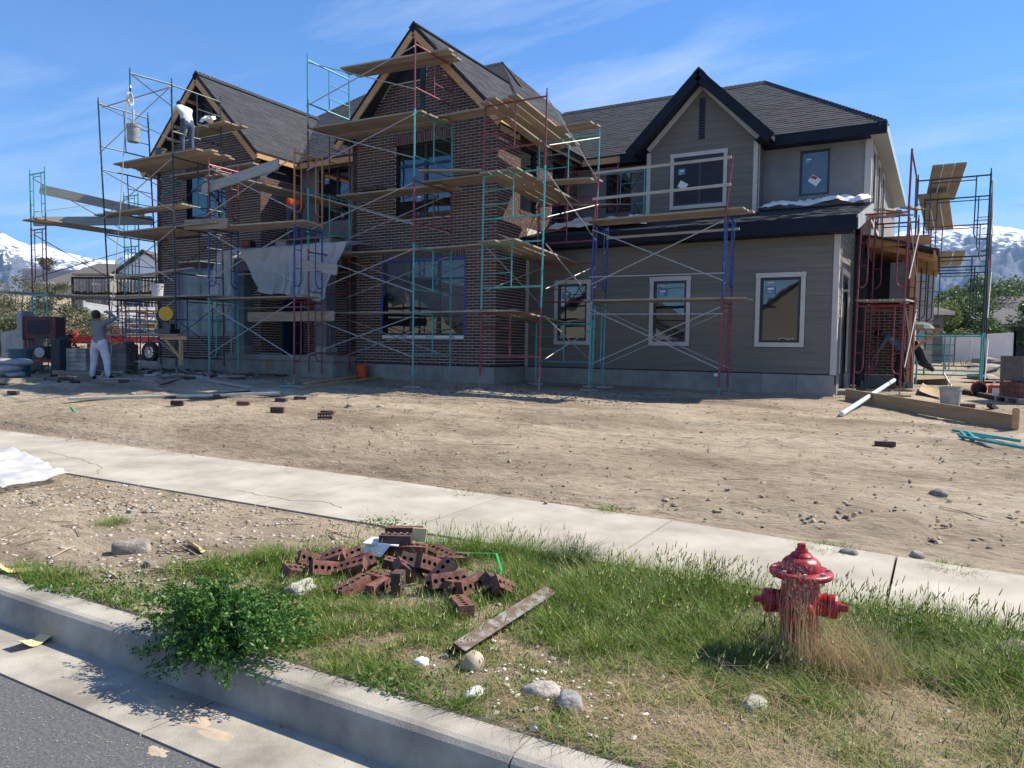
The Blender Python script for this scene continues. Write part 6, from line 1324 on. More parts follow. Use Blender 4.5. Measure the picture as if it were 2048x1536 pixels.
# twigs and wood splinters
q=MB()
for i in range(420):
    if i<110: x,y=random.uniform(-9,-3),random.uniform(2.8,5.0); z=ZS
    else: x,y=random.uniform(-20,2),random.uniform(6.8,15); z=float(gz(x,y))
    a=random.uniform(0,3.14); l=random.uniform(.02,.13)*(1 if random.random()<.85 else 2.2); q.beam((x-math.cos(a)*l,y-math.sin(a)*l,z+.012),(x+math.cos(a)*l,y+math.sin(a)*l,z+.02),random.uniform(.004,.014),.005)
q.build('wood_splinters',mat('splinter_wood',(1,1,1),rough=.9,island=1,ir=[(0,(.10,.07,.05)),(.5,(.26,.18,.10)),(1,(.48,.38,.25))]),kind='stuff')
q=MB()
for i in range(110):
    x,y=random.uniform(-24,-15.5),random.uniform(12.0,15); z=float(gz(x,y)); a=random.uniform(0,3.14); q.obox((x,y,z+.03),(math.cos(a)*random.uniform(.05,.3),math.sin(a)*.2,0),(-math.sin(a)*.07,math.cos(a)*.07,random.uniform(0,.03)),(0,0,random.uniform(.008,.02)))
q.build('site_litter',mat('litter_mix',(1,1,1),rough=.9,island=1,ir=[(0,(.03,.03,.03)),(.4,(.16,.12,.08)),(.7,(.30,.28,.25)),(1,(.5,.48,.44))]),kind='stuff')
# ---------------- background ----------------
def tree(label,p,h,r,nleaf,mt,seed,ls=.12,trunk=True,cat='tree',grp='background trees',name='tree',squash=1.0,low=.25):
    T=thing(name,label,cat,p,grp); rs=np.random.default_rng(seed); P0=Vector(p)
    q=MB(); q.tube([P0-Vector((0,0,.3)),P0+Vector((0,0,h*.3)),P0+Vector((r*.1,0,h*.75))],[h*.03,h*.02,h*.006],7)
    cl=[]; nb=9 if h>3 else 6
    for i in range(nb*3):
        a=rs.uniform(0,6.28); zz=rs.uniform(low,1.0); rr=r*math.sqrt(max(.05,1-((zz-.55)/.52)**2))*rs.uniform(.35,.95); c=P0+Vector((math.cos(a)*rr,math.sin(a)*rr*squash,h*zz)); cl.append((c,r*rs.uniform(.16,.34)))
        if i%3==0: q.tube([P0+Vector((0,0,h*zz*.5)),c],[h*.010,h*.003],5)
    q.build('trunk',M_bark,T)
    k=nleaf//len(cl); pts=[]
    for c,s in cl: v=rs.normal(0,1,(k,3)); v/=np.linalg.norm(v,axis=1)[:,None]; pts.append(np.array(c)+v*(s*rs.random((k,1))**.4)*np.array([1.15,1.15,.85]))
    pts=np.concatenate(pts); V,Fq=leafcloud(pts,rs.uniform(ls*.6,ls*1.3,len(pts))); npmesh('crown',V,Fq,mt,None,T); return T
def GD(px,Z,dz=0):
    "ground point at photo column px and depth Z"
    p=dep(px,700,Z); return Vector((p.x,p.y,G(p.x,p.y)+dz))
for i,(px,Z,top,r) in enumerate(((20,34,562,2.0),(75,36,560,2.0),(100,36,522,.8),(-30,32,580,1.8),(45,42,556,2.2),(160,38,610,1.5),(105,31,625,1.5),(30,29,640,1.4),(190,40,640,1.1),(-60,36,560,2.0),(225,38,650,.9))):
    p=GD(px,Z); h=max(1.0,dep(px,top,Z).z-p.z); tree('grey green '+['bushy','loose','tall slender','leaning','rounded','thin','low','spreading','small','dense','dry'][i]+' shrub on the dirt bank behind the mixer',p,h,r,5200,M_bushl,20+i,.055,cat='shrub',grp='shrubs on the dirt bank',name='shrub',low=.05)
for i,(px,Z,top,r,m_) in enumerate(((1905,62,598,3.0,0),(1862,58,612,2.3,1),(1940,60,606,2.6,0),(1978,85,568,4.8,0),(2032,90,578,4.8,0),(2085,88,590,4.5,0),(1925,95,580,4.0,0),(1840,66,640,2.0,1),(2005,70,610,2.4,1),(2100,60,600,3,0))):
    p=GD(px,Z); h=dep(px,top,Z).z-p.z; tree(['broad dark','pale willowy','medium green','tall dense','tall airy','tall right hand','distant','low yellowish','young slim','edge'][i]+' tree beyond the white fence at the right',p,h,r,5200,[M_tree,mat('pale_tree_leaf',(1,1,1),rough=.6,island=1,trans=.3,ir=[(0,(.10,.14,.03)),(.6,(.16,.20,.05)),(1,(.24,.25,.09))])][m_],60+i,.22 if Z>80 else .14)
def fence(label,pts,h,n,mt=M_white):
    T=thing('vinyl_fence',label,'fence',pts[0]); 
    for i in range(len(pts)-1):
        a,b=Vector(pts[i]),Vector(pts[i+1]); L_=(b-a).length; m_=max(1,int(L_/2.4))
        for k in range(m_):
            p=a.lerp(b,k/m_);e=a.lerp(b,(k+1)/m_); q=MB(); q.box((p.x-.065,p.y-.065,p.z-.3),(p.x+.065,p.y+.065,p.z+h+.08)); q.build('fence_post',mt,T)
            d=(e-p).normalized()*.075; q=MB(); q.beam(p+d+Vector((0,0,h/2)),e-d+Vector((0,0,h/2)),.03,h-.12); q.beam(p+d+Vector((0,0,h-.04)),e-d+Vector((0,0,h-.04)),.05,.09); q.beam(p+d+Vector((0,0,.06)),e-d+Vector((0,0,.06)),.05,.1); q.build('fence_panel',mt,T)
        q=MB(); q.box((b.x-.065,b.y-.065,b.z-.3),(b.x+.065,b.y+.065,b.z+h+.08)); q.build('fence_post',mt,T)
def at(px,py,Z): return dep(px,py,Z)
fence('white vinyl panel fence across the lot behind the dark green scaffold',[at(1790,728,52),at(2028,722,46),at(2022,722,62)],1.75,6)
fence('white vinyl fence on the dirt bank behind the red trailer',[at(168,662,44),at(235,668,47),at(315,664,52)],1.7,6,mat('shaded_white_vinyl',(.28,.29,.31),(.33,.34,.36),3,.5))  # white vinyl greyed: shade of its unlit side put into the colour
fence('second white vinyl fence at the far right edge',[at(2030,712,75),at(2120,712,72)],1.6,6)
def bhouse(label,base,w_,d_,h,roofh,yaw,wall,roofm,wins=(),gable=False,extra=None,over=.5):
    "simple far house: walls, hipped roof, windows; local x along front"
    T=thing('neighbour_house',label,'house',base,'neighbouring houses'); 
    q=MB(); q.box((-w_/2,0,-.5),(w_/2,d_,h)); 
    if gable: q.prism([(-w_/2,0,h),(w_/2,0,h),(0,0,h+roofh-.2)],(0,d_,0))
    o=q.build('wall',wall,None); o.parent=T
    q=MB(); e=over
    if gable:
        for s in (-1,1): q.prism([(s*(w_/2+e),-e,h-e*roofh/(w_/2)),(0,-e,h+roofh),(0,d_+e,h+roofh),(s*(w_/2+e),d_+e,h-e*roofh/(w_/2))],(0,0,.2))
    else:
        r=min(w_,d_)/2; q.add([(-w_/2-e,-e,h),(w_/2+e,-e,h),(w_/2+e,d_+e,h),(-w_/2-e,d_+e,h),(-w_/2+r*.9,d_/2,h+roofh),(w_/2-r*.9,d_/2,h+roofh)],[(0,1,5,4),(1,2,5),(2,3,4,5),(3,0,4),(0,3,2,1)])
    o=q.build('roof',roofm,None); o.parent=T
    q=MB(); q.box((-w_/2-e,-e-.03,h-.22),(w_/2+e,-e,h+.02)); q.box((w_/2+e,-e,h-.22),(w_/2+e+.03,d_+e,h+.02)); 
    if not gable: o=q.build('fascia',M_trim,None); o.parent=T
    for (x,z,ww,hh) in wins:
        q=MB(); q.box((x-ww/2-.1,-.06,z-.1),(x+ww/2+.1,-.01,z+hh+.1)); f=q.build('window',M_white,None); f.parent=T
        q=MB(); q.box((x-ww/2,-.08,z),(x+ww/2,-.055,z+hh)); g=q.build('pane',M_glass,None); g.parent=f
    if extra: extra(T)
    T.rotation_euler=(0,0,yaw); return T
Mtan=mat('tan_wall',(.30,.26,.22),(.34,.30,.26),3,.9); Mrf=mat('far_roof',(.07,.07,.07),(.12,.115,.11),12,.95); Mcrm=mat('cream_wall',(.36,.34,.29),(.42,.40,.35),3,.9); Mdkw=mat('dark_blue_siding',(.035,.045,.055),(.05,.06,.07),3,.8); Mstone=mat('ledger_stone',(1,1,1),rough=.9,island=1,bump=.6,bscale=12,ir=[(0,(.22,.19,.15)),(.5,(.34,.30,.25)),(1,(.46,.43,.38))])
b=at(245,608,78); bhouse('distant cream house with grey hip roof on the rise at the left',(b.x,b.y,b.z-2.5),13,9,4.4,2.6,math.radians(55),Mcrm,Mrf,[(-3,2.0,1.1,1.6),(0,2.0,1.1,1.6),(3.4,2.0,.9,1.5)])
b=at(290,590,80); bhouse('distant white gabled house beside the left brick wall',(b.x,b.y,b.z-2.2),7.5,8,4.0,2.8,math.radians(28),M_white,Mrf,[(0,2.0,1.6,1.6)],gable=True)
# storage container with door grid
b=at(112,570,82); T=thing('storage_container','pale corrugated storage container with white gridded doors on the rise at the left','container',(b.x,b.y,b.z-.9)); q=MB(); q.box((-3.4,0,0),(2.6,2.4,2.6)); o=q.build('container_body',mat('container_grey',(.42,.40,.40),rough=.7),None); o.parent=T
q=MB()
for k in range(28): q.box((-3.35+k*.21,-.04,.1),(-3.27+k*.21,0,2.5))
o=q.build('corrugation',MATS['container_grey'],None); o.parent=T
for i in range(2):
    for j in range(3):
        q=MB(); q.box((2.6,.12+i*1.12,.15+j*.8),(2.64,1.14+i*1.12,.85+j*.8)); o=q.build('door_panel',M_white,None); o.parent=T
T.rotation_euler=(0,0,math.radians(38))
# rows of stone slabs on racks
Mblk=mat('dark_timber',(.035,.028,.02),(.07,.055,.04),4,.9)
for r_,(pa,pb,n_) in enumerate(((at(150,640,50),at(225,640,50),12),(at(228,640,51),at(318,636,52),13))):
    T=thing('slab_rack',['dark timber rack of pale stone slabs behind the left scaffold','second dark timber rack of pale stone slabs beside the brick wall'][r_],'rack',pa,'racks of stone slabs')
    for lv in range(2):
        z0=.35+lv*1.35
        for k in range(n_):
            p=pa.lerp(pb,(k+.5)/n_); q=MB(); q.box((p.x-.07,p.y-.3,p.z+z0),(p.x+.03,p.y+.3,p.z+z0+1.15)); q.build('rack_post',Mblk,T)
            q=MB(); q.box((p.x+.08,p.y-.2,p.z+z0+.1+random.uniform(0,.12)),(p.x+.26,p.y+.25,p.z+z0+1.0)); q.build('stone_slab',M_rock,T)
    q=MB(); q.beam(pa+Vector((0,0,3.0)),pb+Vector((0,0,3.0)),.6,.12); q.beam(pa+Vector((0,0,1.6)),pb+Vector((0,0,1.6)),.6,.10); q.build('rack_rail',mat('rack_pale_timber',(.30,.24,.17),rough=.9),T)
o=rock('pile of white sacks on top of the slab racks at the left',at(190,566,50)-Vector((0,0,.2)),.42,(1.8,.8,.5),M_cloth,'sacks','sacks',5,'sack_pile',.2)
# red flatbed trailer with tubes
A=GD(255,30.5); dv_=Vector((.985,.17,0)).normalized(); T=thing('flatbed_trailer','red flatbed trailer with twin silver wheels loaded with scaffold tubes','trailer',A); nv=Vector((-dv_.y,dv_.x,0)); Mtr=mat('red_trailer_paint',(.48,.012,.02),(.55,.03,.03),3,.35)
o0=at(228,686,30.5); 
def tp(u,v,z): return Vector((o0.x,o0.y,A.z))+dv_*u+nv*v+Vector((0,0,z))
q=MB(); q.beam(tp(-3.9,0,.86),tp(6,0,.86),.12,.22); q.beam(tp(-3.9,2,.86),tp(6,2,.86),.12,.22); q.beam(tp(-2.7,1,.98),tp(6,1,.98),2.0,.05); q.beam(tp(-3.9,1,.86),tp(-2.6,1,.86),2,.3); q.build('trailer_bed',Mtr,T)
q=MB(); q.beam(tp(-2.9,-.05,1.12),tp(-2.0,-.05,1.0),.2,.4); q.beam(tp(-2.2,0,.75),tp(-1.9,0,.2),.06,.08); q.build('trailer_nose',Mtr,T)
for u in (.9,2.0):
    c=tp(u,-.08,.40); q=MB(); q.lathe(c,[(.24,-.10),(.37,-.10),(.40,-.06),(.40,.06),(.37,.10),(.24,.10),(.24,-.10)],26,axis=(nv.x,nv.y,0)); w_=q.build('wheel',mat('tyre_rubber',(.018,.018,.019),rough=.8),T,smooth=False)
    q=MB(); q.lathe(c-nv*.06,[(.0,-.02),(.07,-.02),(.09,.01),(.20,.02),(.245,-.02),(.245,.06)],20,axis=(nv.x,nv.y,0),rfun=lambda t,z:1); q.build('rim',mat('silver_rim',(.55,.55,.56),rough=.3,metal=.8),w_)
    q=MB()
    for k in range(8): a=k*math.pi/4; cc=c-nv*.082+(dv_*math.cos(a)+Vector((0,0,1))*math.sin(a))*.15; q.lathe(cc,[(.028,0),(.028,.006),(0,.006)],8,axis=(-nv.x,-nv.y,0))
    q.build('rim_hole',M_black,w_)
q=MB()
for u in (-2,-.6,1.4,2.6): q.obox(tp(u,-.07,.86),dv_*.05,nv*.01,(0,0,.03))
q.build('side_marker_lamp',mat('amber_lens',(.7,.3,.05),rough=.3),T)
for k in range(46):
    cc=random.choice((M_teal,M_red,M_teal,M_galv,M_red,M_gold,M_galv)); u0=random.uniform(-1.4,1.2); v=random.uniform(.1,1.9); z=1.03+random.uniform(0,.5)*(1-abs(v-1)*.3)
    if k<14: tag(MB().tube([tp(u0,v,z),tp(u0+random.uniform(2.4,4.4),v+random.uniform(-.3,.3),z+random.uniform(-.05,.12))],.024,6).build('steel_tube',cc),'steel tube lying in the mixed load on the red trailer','tube','tubes on the trailer')
    elif k<30: 
        f=MB(); a=tp(u0,v*.5,1.05+.04*(k-14)); b=tp(u0+1.9,v*.5+.1,1.05+.04*(k-14)); c=a+nv*.0+Vector((0,0,.45)); d=b+Vector((0,0,.42)); f.tube([a,b],.022,6); f.tube([c,d],.022,6); f.tube([a,c],.018,6); f.tube([b,d],.018,6); f.tube([a.lerp(b,.5),c.lerp(d,.5)],.014,6); tag(f.build('scaffold_section',cc),'welded steel frame stacked in the load on the red trailer','scaffold frame','frames on the trailer')
# mixer, bin, bags, pallets at the left
p=GD(78,20.5); T=thing('mortar_mixer','maroon mortar mixer with engine standing behind the narrow left scaffold','mortar mixer',p)
L_=lambda x,y,z: Vector(p)+Matrix.Rotation(math.radians(32),3,'Z')@Vector((x,y,z))
def lb(a,b,mt_,name):
    q=MB(); q.box(a,b); q.v=[tuple(L_(*v)) for v in q.v]; return q.build(name,mt_,T)
lb((-.40,0,1.0),(.45,.5,1.6),mat('dark_maroon_paint',(.06,.012,.016),(.10,.03,.03),6,.6),'mixer_drum'); lb((-.30,-.01,1.12),(.30,0,1.5),M_house,'drum_opening'); lb((-.55,-.05,.95),(-.42,.5,1.75),M_grey,'side_plate'); lb((-.5,0,.35),(.6,.5,.42),M_red,'chassis'); lb((-.2,.0,.42),(.2,.35,.8),M_black,'engine')
q=MB(); q.lathe(L_(.05,-.05,.62),[(0,-.03),(.13,-.03),(.14,.02),(.0,.03)],16,axis=(.5,-.85,0)); q.build('recoil_starter',M_galv,T)
for x in (-.45,.5): lb((x,.05,0),(x+.06,.12,1.0),M_red,'leg'); lb((x,.4,0),(x+.06,.46,1.0),M_red,'leg')
tarp('black_tarp','black cloth hanging from the right end of the mortar mixer',[(p.x+.45,p.y+.1),(p.x+.85,p.y+.3),(p.x+.8,p.y+.5),(p.x+.4,p.y+.4)],12,.2,M_house,'cloth',4,lambda x,y:p.z+.9)
q=MB(); q.box((p.x+.42,p.y+.08,p.z+.05),(p.x+.85,p.y+.4,p.z+.98)); o=q.build('dark_drum_cover',M_house); tag(o,'black covered box beside the mortar mixer','box')
q=MB(); c=GD(22,21.5); q.prism([(c.x-.5,c.y,c.z+.3),(c.x+.45,c.y+.2,c.z+.2),(c.x+.5,c.y+.2,c.z+1.3),(c.x-.55,c.y,c.z+1.15)],(-.3,.6,0)); o=q.build('wheelbarrow_tray',mat('worn_tray',(.30,.28,.25),(.4,.38,.35),4,.8)); tag(o,'worn pale mortar tray propped upright left of the mixer','mortar tray')
p=GD(40,19.3); T=thing('rubbish_bin','dark blue plastic bin by the mixer at the left','bin',p); q=MB(); q.lathe(p,[(0,0),(.22,0),(.27,.72),(.30,.72),(.30,.78),(.27,.78),(.25,.7),(.0,.65)],16); q.build('bin_body',mat('dark_blue_plastic',(.02,.06,.09),(.03,.08,.12),4,.5),T)
def pallet(label,p,n_,lay,yaw,mt_,wrap=False,sz=(.24,.12,.10),pname='packed_brick'):
    T=thing('brick_pallet',label,'pallet',p,'pallets of masonry'); R_=Matrix.Rotation(yaw,3,'Z'); nx_,ny_=n_
    for k in range(3): q=MB(); q.box((-.55,-.5+k*.45,.0),(.55,-.4+k*.45,.09)); o=q.build('pallet_bearer',M_ply,None); o.parent=T
    for k in range(6): q=MB(); q.box((-.55+k*.19,-.5,.091),(-.42+k*.19,.5,.11)); o=q.build('pallet_slat',M_ply,None); o.parent=T
    me=None
    for z in range(lay):
        for i in range(nx_):
            for j in range(ny_):
                if me is None: q=MB(); s=sz; q.box((-s[0]/2+.003,-s[1]/2+.003,0),(s[0]/2-.003,s[1]/2-.003,s[2]-.006)); me=bpy.data.meshes.new(pname); me.from_pydata(q.v,[],q.f); me.materials.append(mt_)
                if 0<i<nx_-1 and 0<j<ny_-1 and z<lay-1: continue
                o=bpy.data.objects.new(pname,me); col.objects.link(o); o.parent=T; o.location=((i-(nx_-1)/2)*sz[0]+random.uniform(-.004,.004),(j-(ny_-1)/2)*sz[1],.112+z*sz[2])
    T.rotation_euler=(0,0,yaw); return T
Mpb=mat('pale_pink_block',(1,1,1),rough=.9,island=1,ir=[(0,(.10,.08,.08)),(.6,(.15,.12,.12)),(1,(.20,.17,.17))])
p=GD(166,20.6); pallet('small pallet of pale packed blocks directly behind the worker in grey',p,(2,4),5,math.radians(30),M_rock,sz=(.27,.17,.12))
p=GD(226,21.0); pallet('pallet of pinkish blocks right of the worker in grey',p,(4,4),6,math.radians(30),Mpb,sz=(.27,.17,.12))
p=GD(2078,14.7); pallet('pallet of dark red bricks at the right edge of the lot',p,(4,7),3,math.radians(20),M_rbrick,sz=(.25,.12,.10))
c=Vector((p.x+.05,p.y+.3,p.z+.42)); q=MB(); q.box((-.5,-.45,0),(.5,.5,.5)); o=q.build('wrapped_block_stack',mat('wrapped_grey',(.10,.10,.11),(.15,.15,.16),8,.5)); o.location=c; o.rotation_euler=(0,0,.35); tag(o,'plastic wrapped grey block stack on the right hand brick pallet','block stack')
p=GD(8,18.6); T=thing('cement_sacks','stack of pale cement sacks on a pallet at the left edge','sacks',p)
for k in range(6):
    o=rock('x',Vector(p)+Vector((-.2+.5*(k%2),.1*(k%3),.15+.15*(k//2))),.28,(1.2,.75,.35),mat('sack_paper',(.22,.23,.25),(.34,.35,.37),4,.8),seed=k+1,name='sack',rough=.06); del o['label'],o['category'],o['group']; o.parent=T; o.location=o.location-Vector(p)
q=MB(); q.box((p.x-.7,p.y-.4,p.z),(p.x+.8,p.y+.5,p.z+.12)); q.build('pallet_base',M_ply,T)
p=GP(62,748); T=thing('tile_stack','small stack of ribbed grey roof tiles leaning on the ground at the left','tiles',p)
for k in range(5): q=MB(); q.obox(Vector(p)+Vector((.05*k,.03*k,.08+.03*k)),(.26,-.08,.05),(.08,.16,.02),(0,-.0,.008)); q.build('roof_tile',mat('grey_tile',(.22,.22,.20),(.34,.33,.30),6,.8),T)
# cut-off saw, trough and litter on the right
p=GD(1985,16.3); T=thing('cut_off_saw','orange petrol cut off saw on the dirt left of the right brick pallet','power saw',p); q=MB(); q.lathe(Vector(p)+Vector((-.22,0,.17)),[(0,-.02),(.17,-.02),(.17,.02),(0,.02)],18,axis=(.45,-.9,0)); q.build('saw_guard',M_orange,T)
q=MB(); q.lathe(Vector(p)+Vector((-.22,-.03,.15)),[(0,-.004),(.15,-.004),(.15,.004),(0,.004)],18,axis=(.45,-.9,0)); q.build('saw_disc',M_black,T); q=MB(); q.box((p.x-.05,p.y-.12,p.z+.04),(p.x+.3,p.y+.12,p.z+.26)); q.build('saw_engine',M_orange,T); q=MB(); q.tube([Vector(p)+Vector((.0,0,.26)),Vector(p)+Vector((.1,0,.36)),Vector(p)+Vector((.32,0,.3)),Vector(p)+Vector((.33,0,.15))],.018,6); q.box((p.x+.02,p.y-.13,p.z+.08),(p.x+.16,p.y-.121,p.z+.2)); q.build('saw_handle',M_white,T)
a=GP(1897,780);b=GP(2010,803); plank(a+Vector((0,0,.05)),b+Vector((0,0,.05)),'dark steel strip lying on the dirt behind the dirty bucket',wd=.2,th=.09,mt=M_house,grp='strips',cat='board')
sheetpaper([GP(1838,790)+Vector((0,0,.05)),GP(1885,800)+Vector((0,0,.03)),GP(1880,788)+Vector((0,0,.1)),GP(1845,778)+Vector((0,0,.1))],'torn brown cardboard sheet on the dirt under the dark green scaffold',mat('cardboard',(.33,.24,.15),(.42,.31,.2),6,.9))
p=GP(1855,768); T=thing('cardboard_box','flattened brown cardboard carton under the right scaffold','cardboard box',p); q=MB(); q.box((p.x-.4,p.y-.2,p.z),(p.x+.5,p.y+.3,p.z+.18)); q.build('carton',mat('cardboard_dark',(.14,.10,.06),(.22,.16,.10),6,.9),T); q=MB(); q.obox((p.x+.1,p.y-.3,p.z+.2),(.4,0,.03),(0,.14,.05),(0,0,.004)); q.build('flap',mat('cardboard',(.33,.24,.15)),T)
p=W(1835,700,'Y',21.7); T=thing('debris_chute','black flexible sleeve hanging inside the teal frame on the right','sleeve',(p.x,21.7,.4)); q=MB(); q.tube([W(1831,682,'Y',21.7),W(1838,700,'Y',21.7),W(1848,725,'Y',21.7),W(1868,742,'Y',21.7)],[.05,.13,.14,.04],10); q.build('sleeve_fabric',M_house,T); q=MB(); q.tube([W(1887,746,'Y',21.5),W(1905,778,'Y',20.8)],.02,8); q.build('handle_tube',M_galv,T)
p=W(1850,660,'Y',21.3); T=thing('mortar_board','mortar board with heap of mortar and brick on the orange bracket at the right','mortar board',p); q=MB(); q.box((p.x-.5,p.y-.3,p.z),(p.x+.4,p.y+.3,p.z+.03)); q.build('board',M_ply,T); q=MB(); q.lathe(p+Vector((-.1,0,.03)),[(.34,0),(.25,.1),(.08,.17),(0,.18)],12); q.build('mortar_heap',mat('wet_mortar',(.12,.12,.12),(.2,.2,.2),8,.9),T); q=MB(); q.beam(p+Vector((-.45,0,-.02)),p+Vector((-.45,0,-.75)),.07,.07,(1,0,0)); q.beam(p+Vector((-.4,0,-.6)),p+Vector((.3,0,-.04)),.05,.06); q.build('timber_bracket',M_wood,T)
lbrick(p+Vector((.2,0,.09)),(90,0,20),'brick with its holes showing on the mortar board at the right','bricks on the mortar board',BM)
# grass mounds on the right lot
n=5200; x=rng.uniform(0,30,n); y=rng.uniform(26,62,n); k=rng.random(n)<np.clip((vnoise(x*.35,y*.35,91,3)-.38)*3.5,0,1); x,y=x[k],y[k]; n=len(x)
V,Fq=blades(x,y,Gbase(x,y),rng.uniform(.15,.5,n),rng.uniform(.05,.12,n),rng.uniform(.3,1.2,n),rng.uniform(0,6.28,n)); npmesh('lot_weeds',V,Fq,mat('yellow_weeds',(1,1,1),rough=.8,island=1,trans=.3,ir=[(0,(.12,.15,.03)),(.6,(.22,.24,.06)),(1,(.30,.27,.12))]),'stuff')
pebbles('dirt_mounds',160,(1,14),(24,48),Gbase,.15,.9,mat('grey_soil',(.22,.19,.15),(.33,.29,.24),3,.95,bump=.6,bscale=12),3,None,.35)
# neighbouring houses at the right
b=at(1700,715,46); bhouse('big tan two storey house behind the right scaffold',(b.x,b.y,.3),9,12,6.4,2.2,math.radians(14),Mtan,Mrf,[(2.5,4.0,1.2,1.4),(2.6,1.0,1.8,1.4)])
b=at(1812,712,49); bhouse('low grey wing of the tan house with white trim',(b.x,b.y,.3),4.2,9,3.5,1.3,math.radians(14),mat('grey_wall',(.12,.12,.125),(.15,.15,.155),3,.9),Mrf,[(.4,1.2,1.4,1.2)])
def ext(T):
    for k,(x0,x1) in enumerate(((1.6,2.4),)):
        for i in range(14):
            for j in range(2): q=MB(); q.box((x0+j*.4,-.06-random.uniform(0,.03),.0+i*.21),(x0+.39+j*.4,.0,.2+i*.21)); o=q.build('ledger_stone',Mstone,None); o.parent=T
    q=MB(); q.box((-3.6,-.05,0),(-.6,-.02,2.4)); o=q.build('garage_door',M_house,None); o.parent=T
b=at(2010,712,62); bhouse('dark blue single storey house with stone pier at the far right',(b.x,b.y,.35),11,10,3.3,1.9,math.radians(24),Mdkw,Mrf,[(3.9,.9,1.3,1.5)],extra=ext)
b=at(2060,712,80); bhouse('grey two storey house behind the dark one at the far right',(b.x,b.y,.35),11,9,5.6,1.8,math.radians(24),mat('slate_wall',(.13,.14,.15),(.16,.17,.18),3,.9),Mrf,[(-2,3.4,1,1.2)])
# houses across the street, behind the photographer: they show in the window glass
for i,(x,y,yaw) in enumerate(((-8,-24,180),(-26,-26,180),(-43,-24,180))):
    T=bhouse(['stone gabled house across the street, reflected in the garage windows','second house across the street, left of the stone gabled one','third house across the street, furthest left'][i],(x,y,-.6),13,10,3.4,4.2,math.radians(yaw),Mstone if i==0 else Mcrm,Mrf,[(-3,.8,1.8,1.7),(2.6,.6,1.6,2.0)],gable=True)
# ---------------- mountains ----------------
def mountains(name,px0,px1,prof,R0,R1,seed,baseh,mtl,nx=320,ny=90):
    px=np.linspace(px0,px1,nx); ridge=np.interp(px,[p[0] for p in prof],[p[1] for p in prof]); P=np.zeros((ny,nx,3)); 
    d=np.array([ray(a,700) for a in px]); d=d[:,:2]/np.linalg.norm(d[:,:2],axis=1)[:,None]
    top=np.array([ (lambda v: CAM[2]+v[2]/np.linalg.norm(v[:2])*R1)(ray(a,b)) for a,b in zip(px,ridge)])
    for j in range(ny):
        t=j/(ny-1)*1.25; r=R0+(R1-R0)*t; x=d[:,0]*r; y=d[:,1]*r
        s=np.clip(t,0,1); s=s**1.55 if True else s; s=np.where(t>1,1-(t-1)*1.6,s)
        q=1-np.abs(vnoise(x/520.+3,y/520.,seed,6,2.1,.52)*2-1); q2=vnoise(x/1700.,y/1700.,seed+9,3)
        hgt=top*s*(1+.0*q2); amp=(top*.30)*np.sin(np.pi*np.clip(t,0,1))**.8; gul=1-np.abs(vnoise(px/38.+q2*3+t*2.2*np.sin(px/90.),np.full_like(px,.3)+t*2.6,seed+4,4)*2-1)
        z=hgt+amp*(q-.62)*1.5+amp*.24*(gul-.6)+baseh*(1-s); 
        if t>.88 and t<=1.02: z+=top*.012*(vnoise(px/5.,px*0+seed,seed+2,4)-.5)
        P[j]=np.stack([x,y,z],-1)
    idx=np.arange(ny*nx).reshape(ny,nx); Fq=np.stack([idx[:-1,:-1],idx[:-1,1:],idx[1:,1:],idx[1:,:-1]],-1).reshape(-1,4)
    return npmesh(name,P.reshape(-1,3),Fq,mtl,'structure',smooth=True)
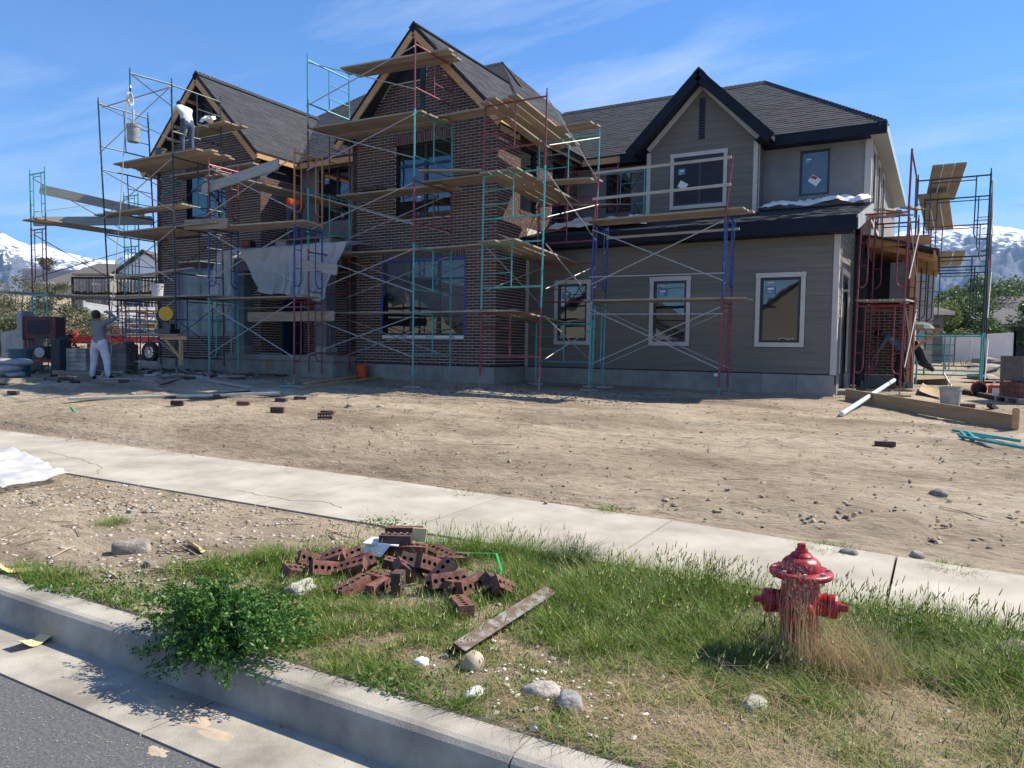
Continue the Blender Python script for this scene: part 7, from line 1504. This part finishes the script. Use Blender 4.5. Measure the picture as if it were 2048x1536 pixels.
def snowmat(name,z0,z1,rock1,rock2,foot,sc=1.):  # rock tones tinted blue: distance haze put into the colour
    mt=bpy.data.materials.new(name); mt.use_nodes=True; t=mt.node_tree; b=t.nodes['Principled BSDF']; b.inputs['Roughness'].default_value=.95; b.inputs['Specular IOR Level'].default_value=.1
    g=t.nodes.new('ShaderNodeNewGeometry'); sp=t.nodes.new('ShaderNodeSeparateXYZ'); t.links.new(g.outputs['Position'],sp.inputs[0])
    tc=t.nodes.new('ShaderNodeTexCoord'); mp=t.nodes.new('ShaderNodeMapping'); mp.inputs['Scale'].default_value=(.006*sc,.006*sc,.012*sc); t.links.new(g.outputs['Position'],mp.inputs[0])
    n=noise(t,1.,9,.68,mp.outputs[0],.6); sn=t.nodes.new('ShaderNodeSeparateXYZ'); t.links.new(g.outputs['Normal'],sn.inputs[0])
    mr=t.nodes.new('ShaderNodeMapRange'); mr.inputs[1].default_value=z0; mr.inputs[2].default_value=z1; t.links.new(sp.outputs[2],mr.inputs[0])
    a=t.nodes.new('ShaderNodeMath'); a.operation='MULTIPLY_ADD'; a.inputs[1].default_value=2.6; a.inputs[2].default_value=-1.42; t.links.new(n.outputs[0],a.inputs[0])
    s=t.nodes.new('ShaderNodeMath'); s.operation='ADD'; t.links.new(a.outputs[0],s.inputs[0]); t.links.new(mr.outputs[0],s.inputs[1])
    s2=t.nodes.new('ShaderNodeMath'); s2.operation='MULTIPLY_ADD'; s2.inputs[1].default_value=.55; t.links.new(sn.outputs[2],s2.inputs[0]); t.links.new(s.outputs[0],s2.inputs[2])
    r=ramp(t,s2.outputs[0],[(.80,(0,0,0)),(.90,(1,1,1))]); n2=noise(t,2.2,8,.6,mp.outputs[0]); rk=ramp(t,n2.outputs[0],[(.35,rock1),(.65,rock2)])
    mr2=t.nodes.new('ShaderNodeMapRange'); mr2.inputs[1].default_value=z0*.25; mr2.inputs[2].default_value=z0*.75; t.links.new(sp.outputs[2],mr2.inputs[0]); m1=t.nodes.new('ShaderNodeMixRGB'); t.links.new(mr2.outputs[0],m1.inputs[0]); m1.inputs[1].default_value=(*foot,1); t.links.new(rk.outputs[0],m1.inputs[2])
    m2=t.nodes.new('ShaderNodeMixRGB'); t.links.new(r.outputs[0],m2.inputs[0]); t.links.new(m1.outputs[0],m2.inputs[1]); m2.inputs[2].default_value=(.84,.86,.90,1); t.links.new(m2.outputs[0],b.inputs['Base Color']); return mt
mountains('snowy_mountains',-260,620,[(-260,430),(-120,440),(-60,470),(0,469),(10,466),(39,482),(62,491),(86,486),(104,495),(125,503),(156,510),(182,516),(213,521),(234,521),(249,510),(280,507),(300,507),(330,500),(400,520),(620,540)],3600,6200,3,20,snowmat('left_mountain_snow',300,800,(.06,.075,.10),(.13,.14,.165),(.11,.11,.10),2.4))
mountains('snowy_mountains',1560,2420,[(1560,560),(1700,500),(1790,465),(1850,452),(1885,450),(1930,455),(1960,450),(2000,455),(2048,462),(2150,450),(2300,470),(2420,500)],4300,8200,11,20,snowmat('right_mountain_snow',660,1330,(.06,.072,.10),(.12,.125,.155),(.11,.105,.09),1.6))
# ---------------- air ----------------
q=MB(); q.box((-9500,-60,-3),(9500,9500,1900)); 
hz=q.build('haze',[],kind='stuff')
mt=bpy.data.materials.new('haze_air'); mt.use_nodes=True; t=mt.node_tree; t.nodes.clear(); o_=t.nodes.new('ShaderNodeOutputMaterial'); v=t.nodes.new('ShaderNodeVolumePrincipled')
v.inputs['Color'].default_value=(.42,.66,1,1); v.inputs['Density'].default_value=.00006; v.inputs['Anisotropy'].default_value=.0; t.links.new(v.outputs[0],o_.inputs['Volume']); hz.data.materials.append(mt)
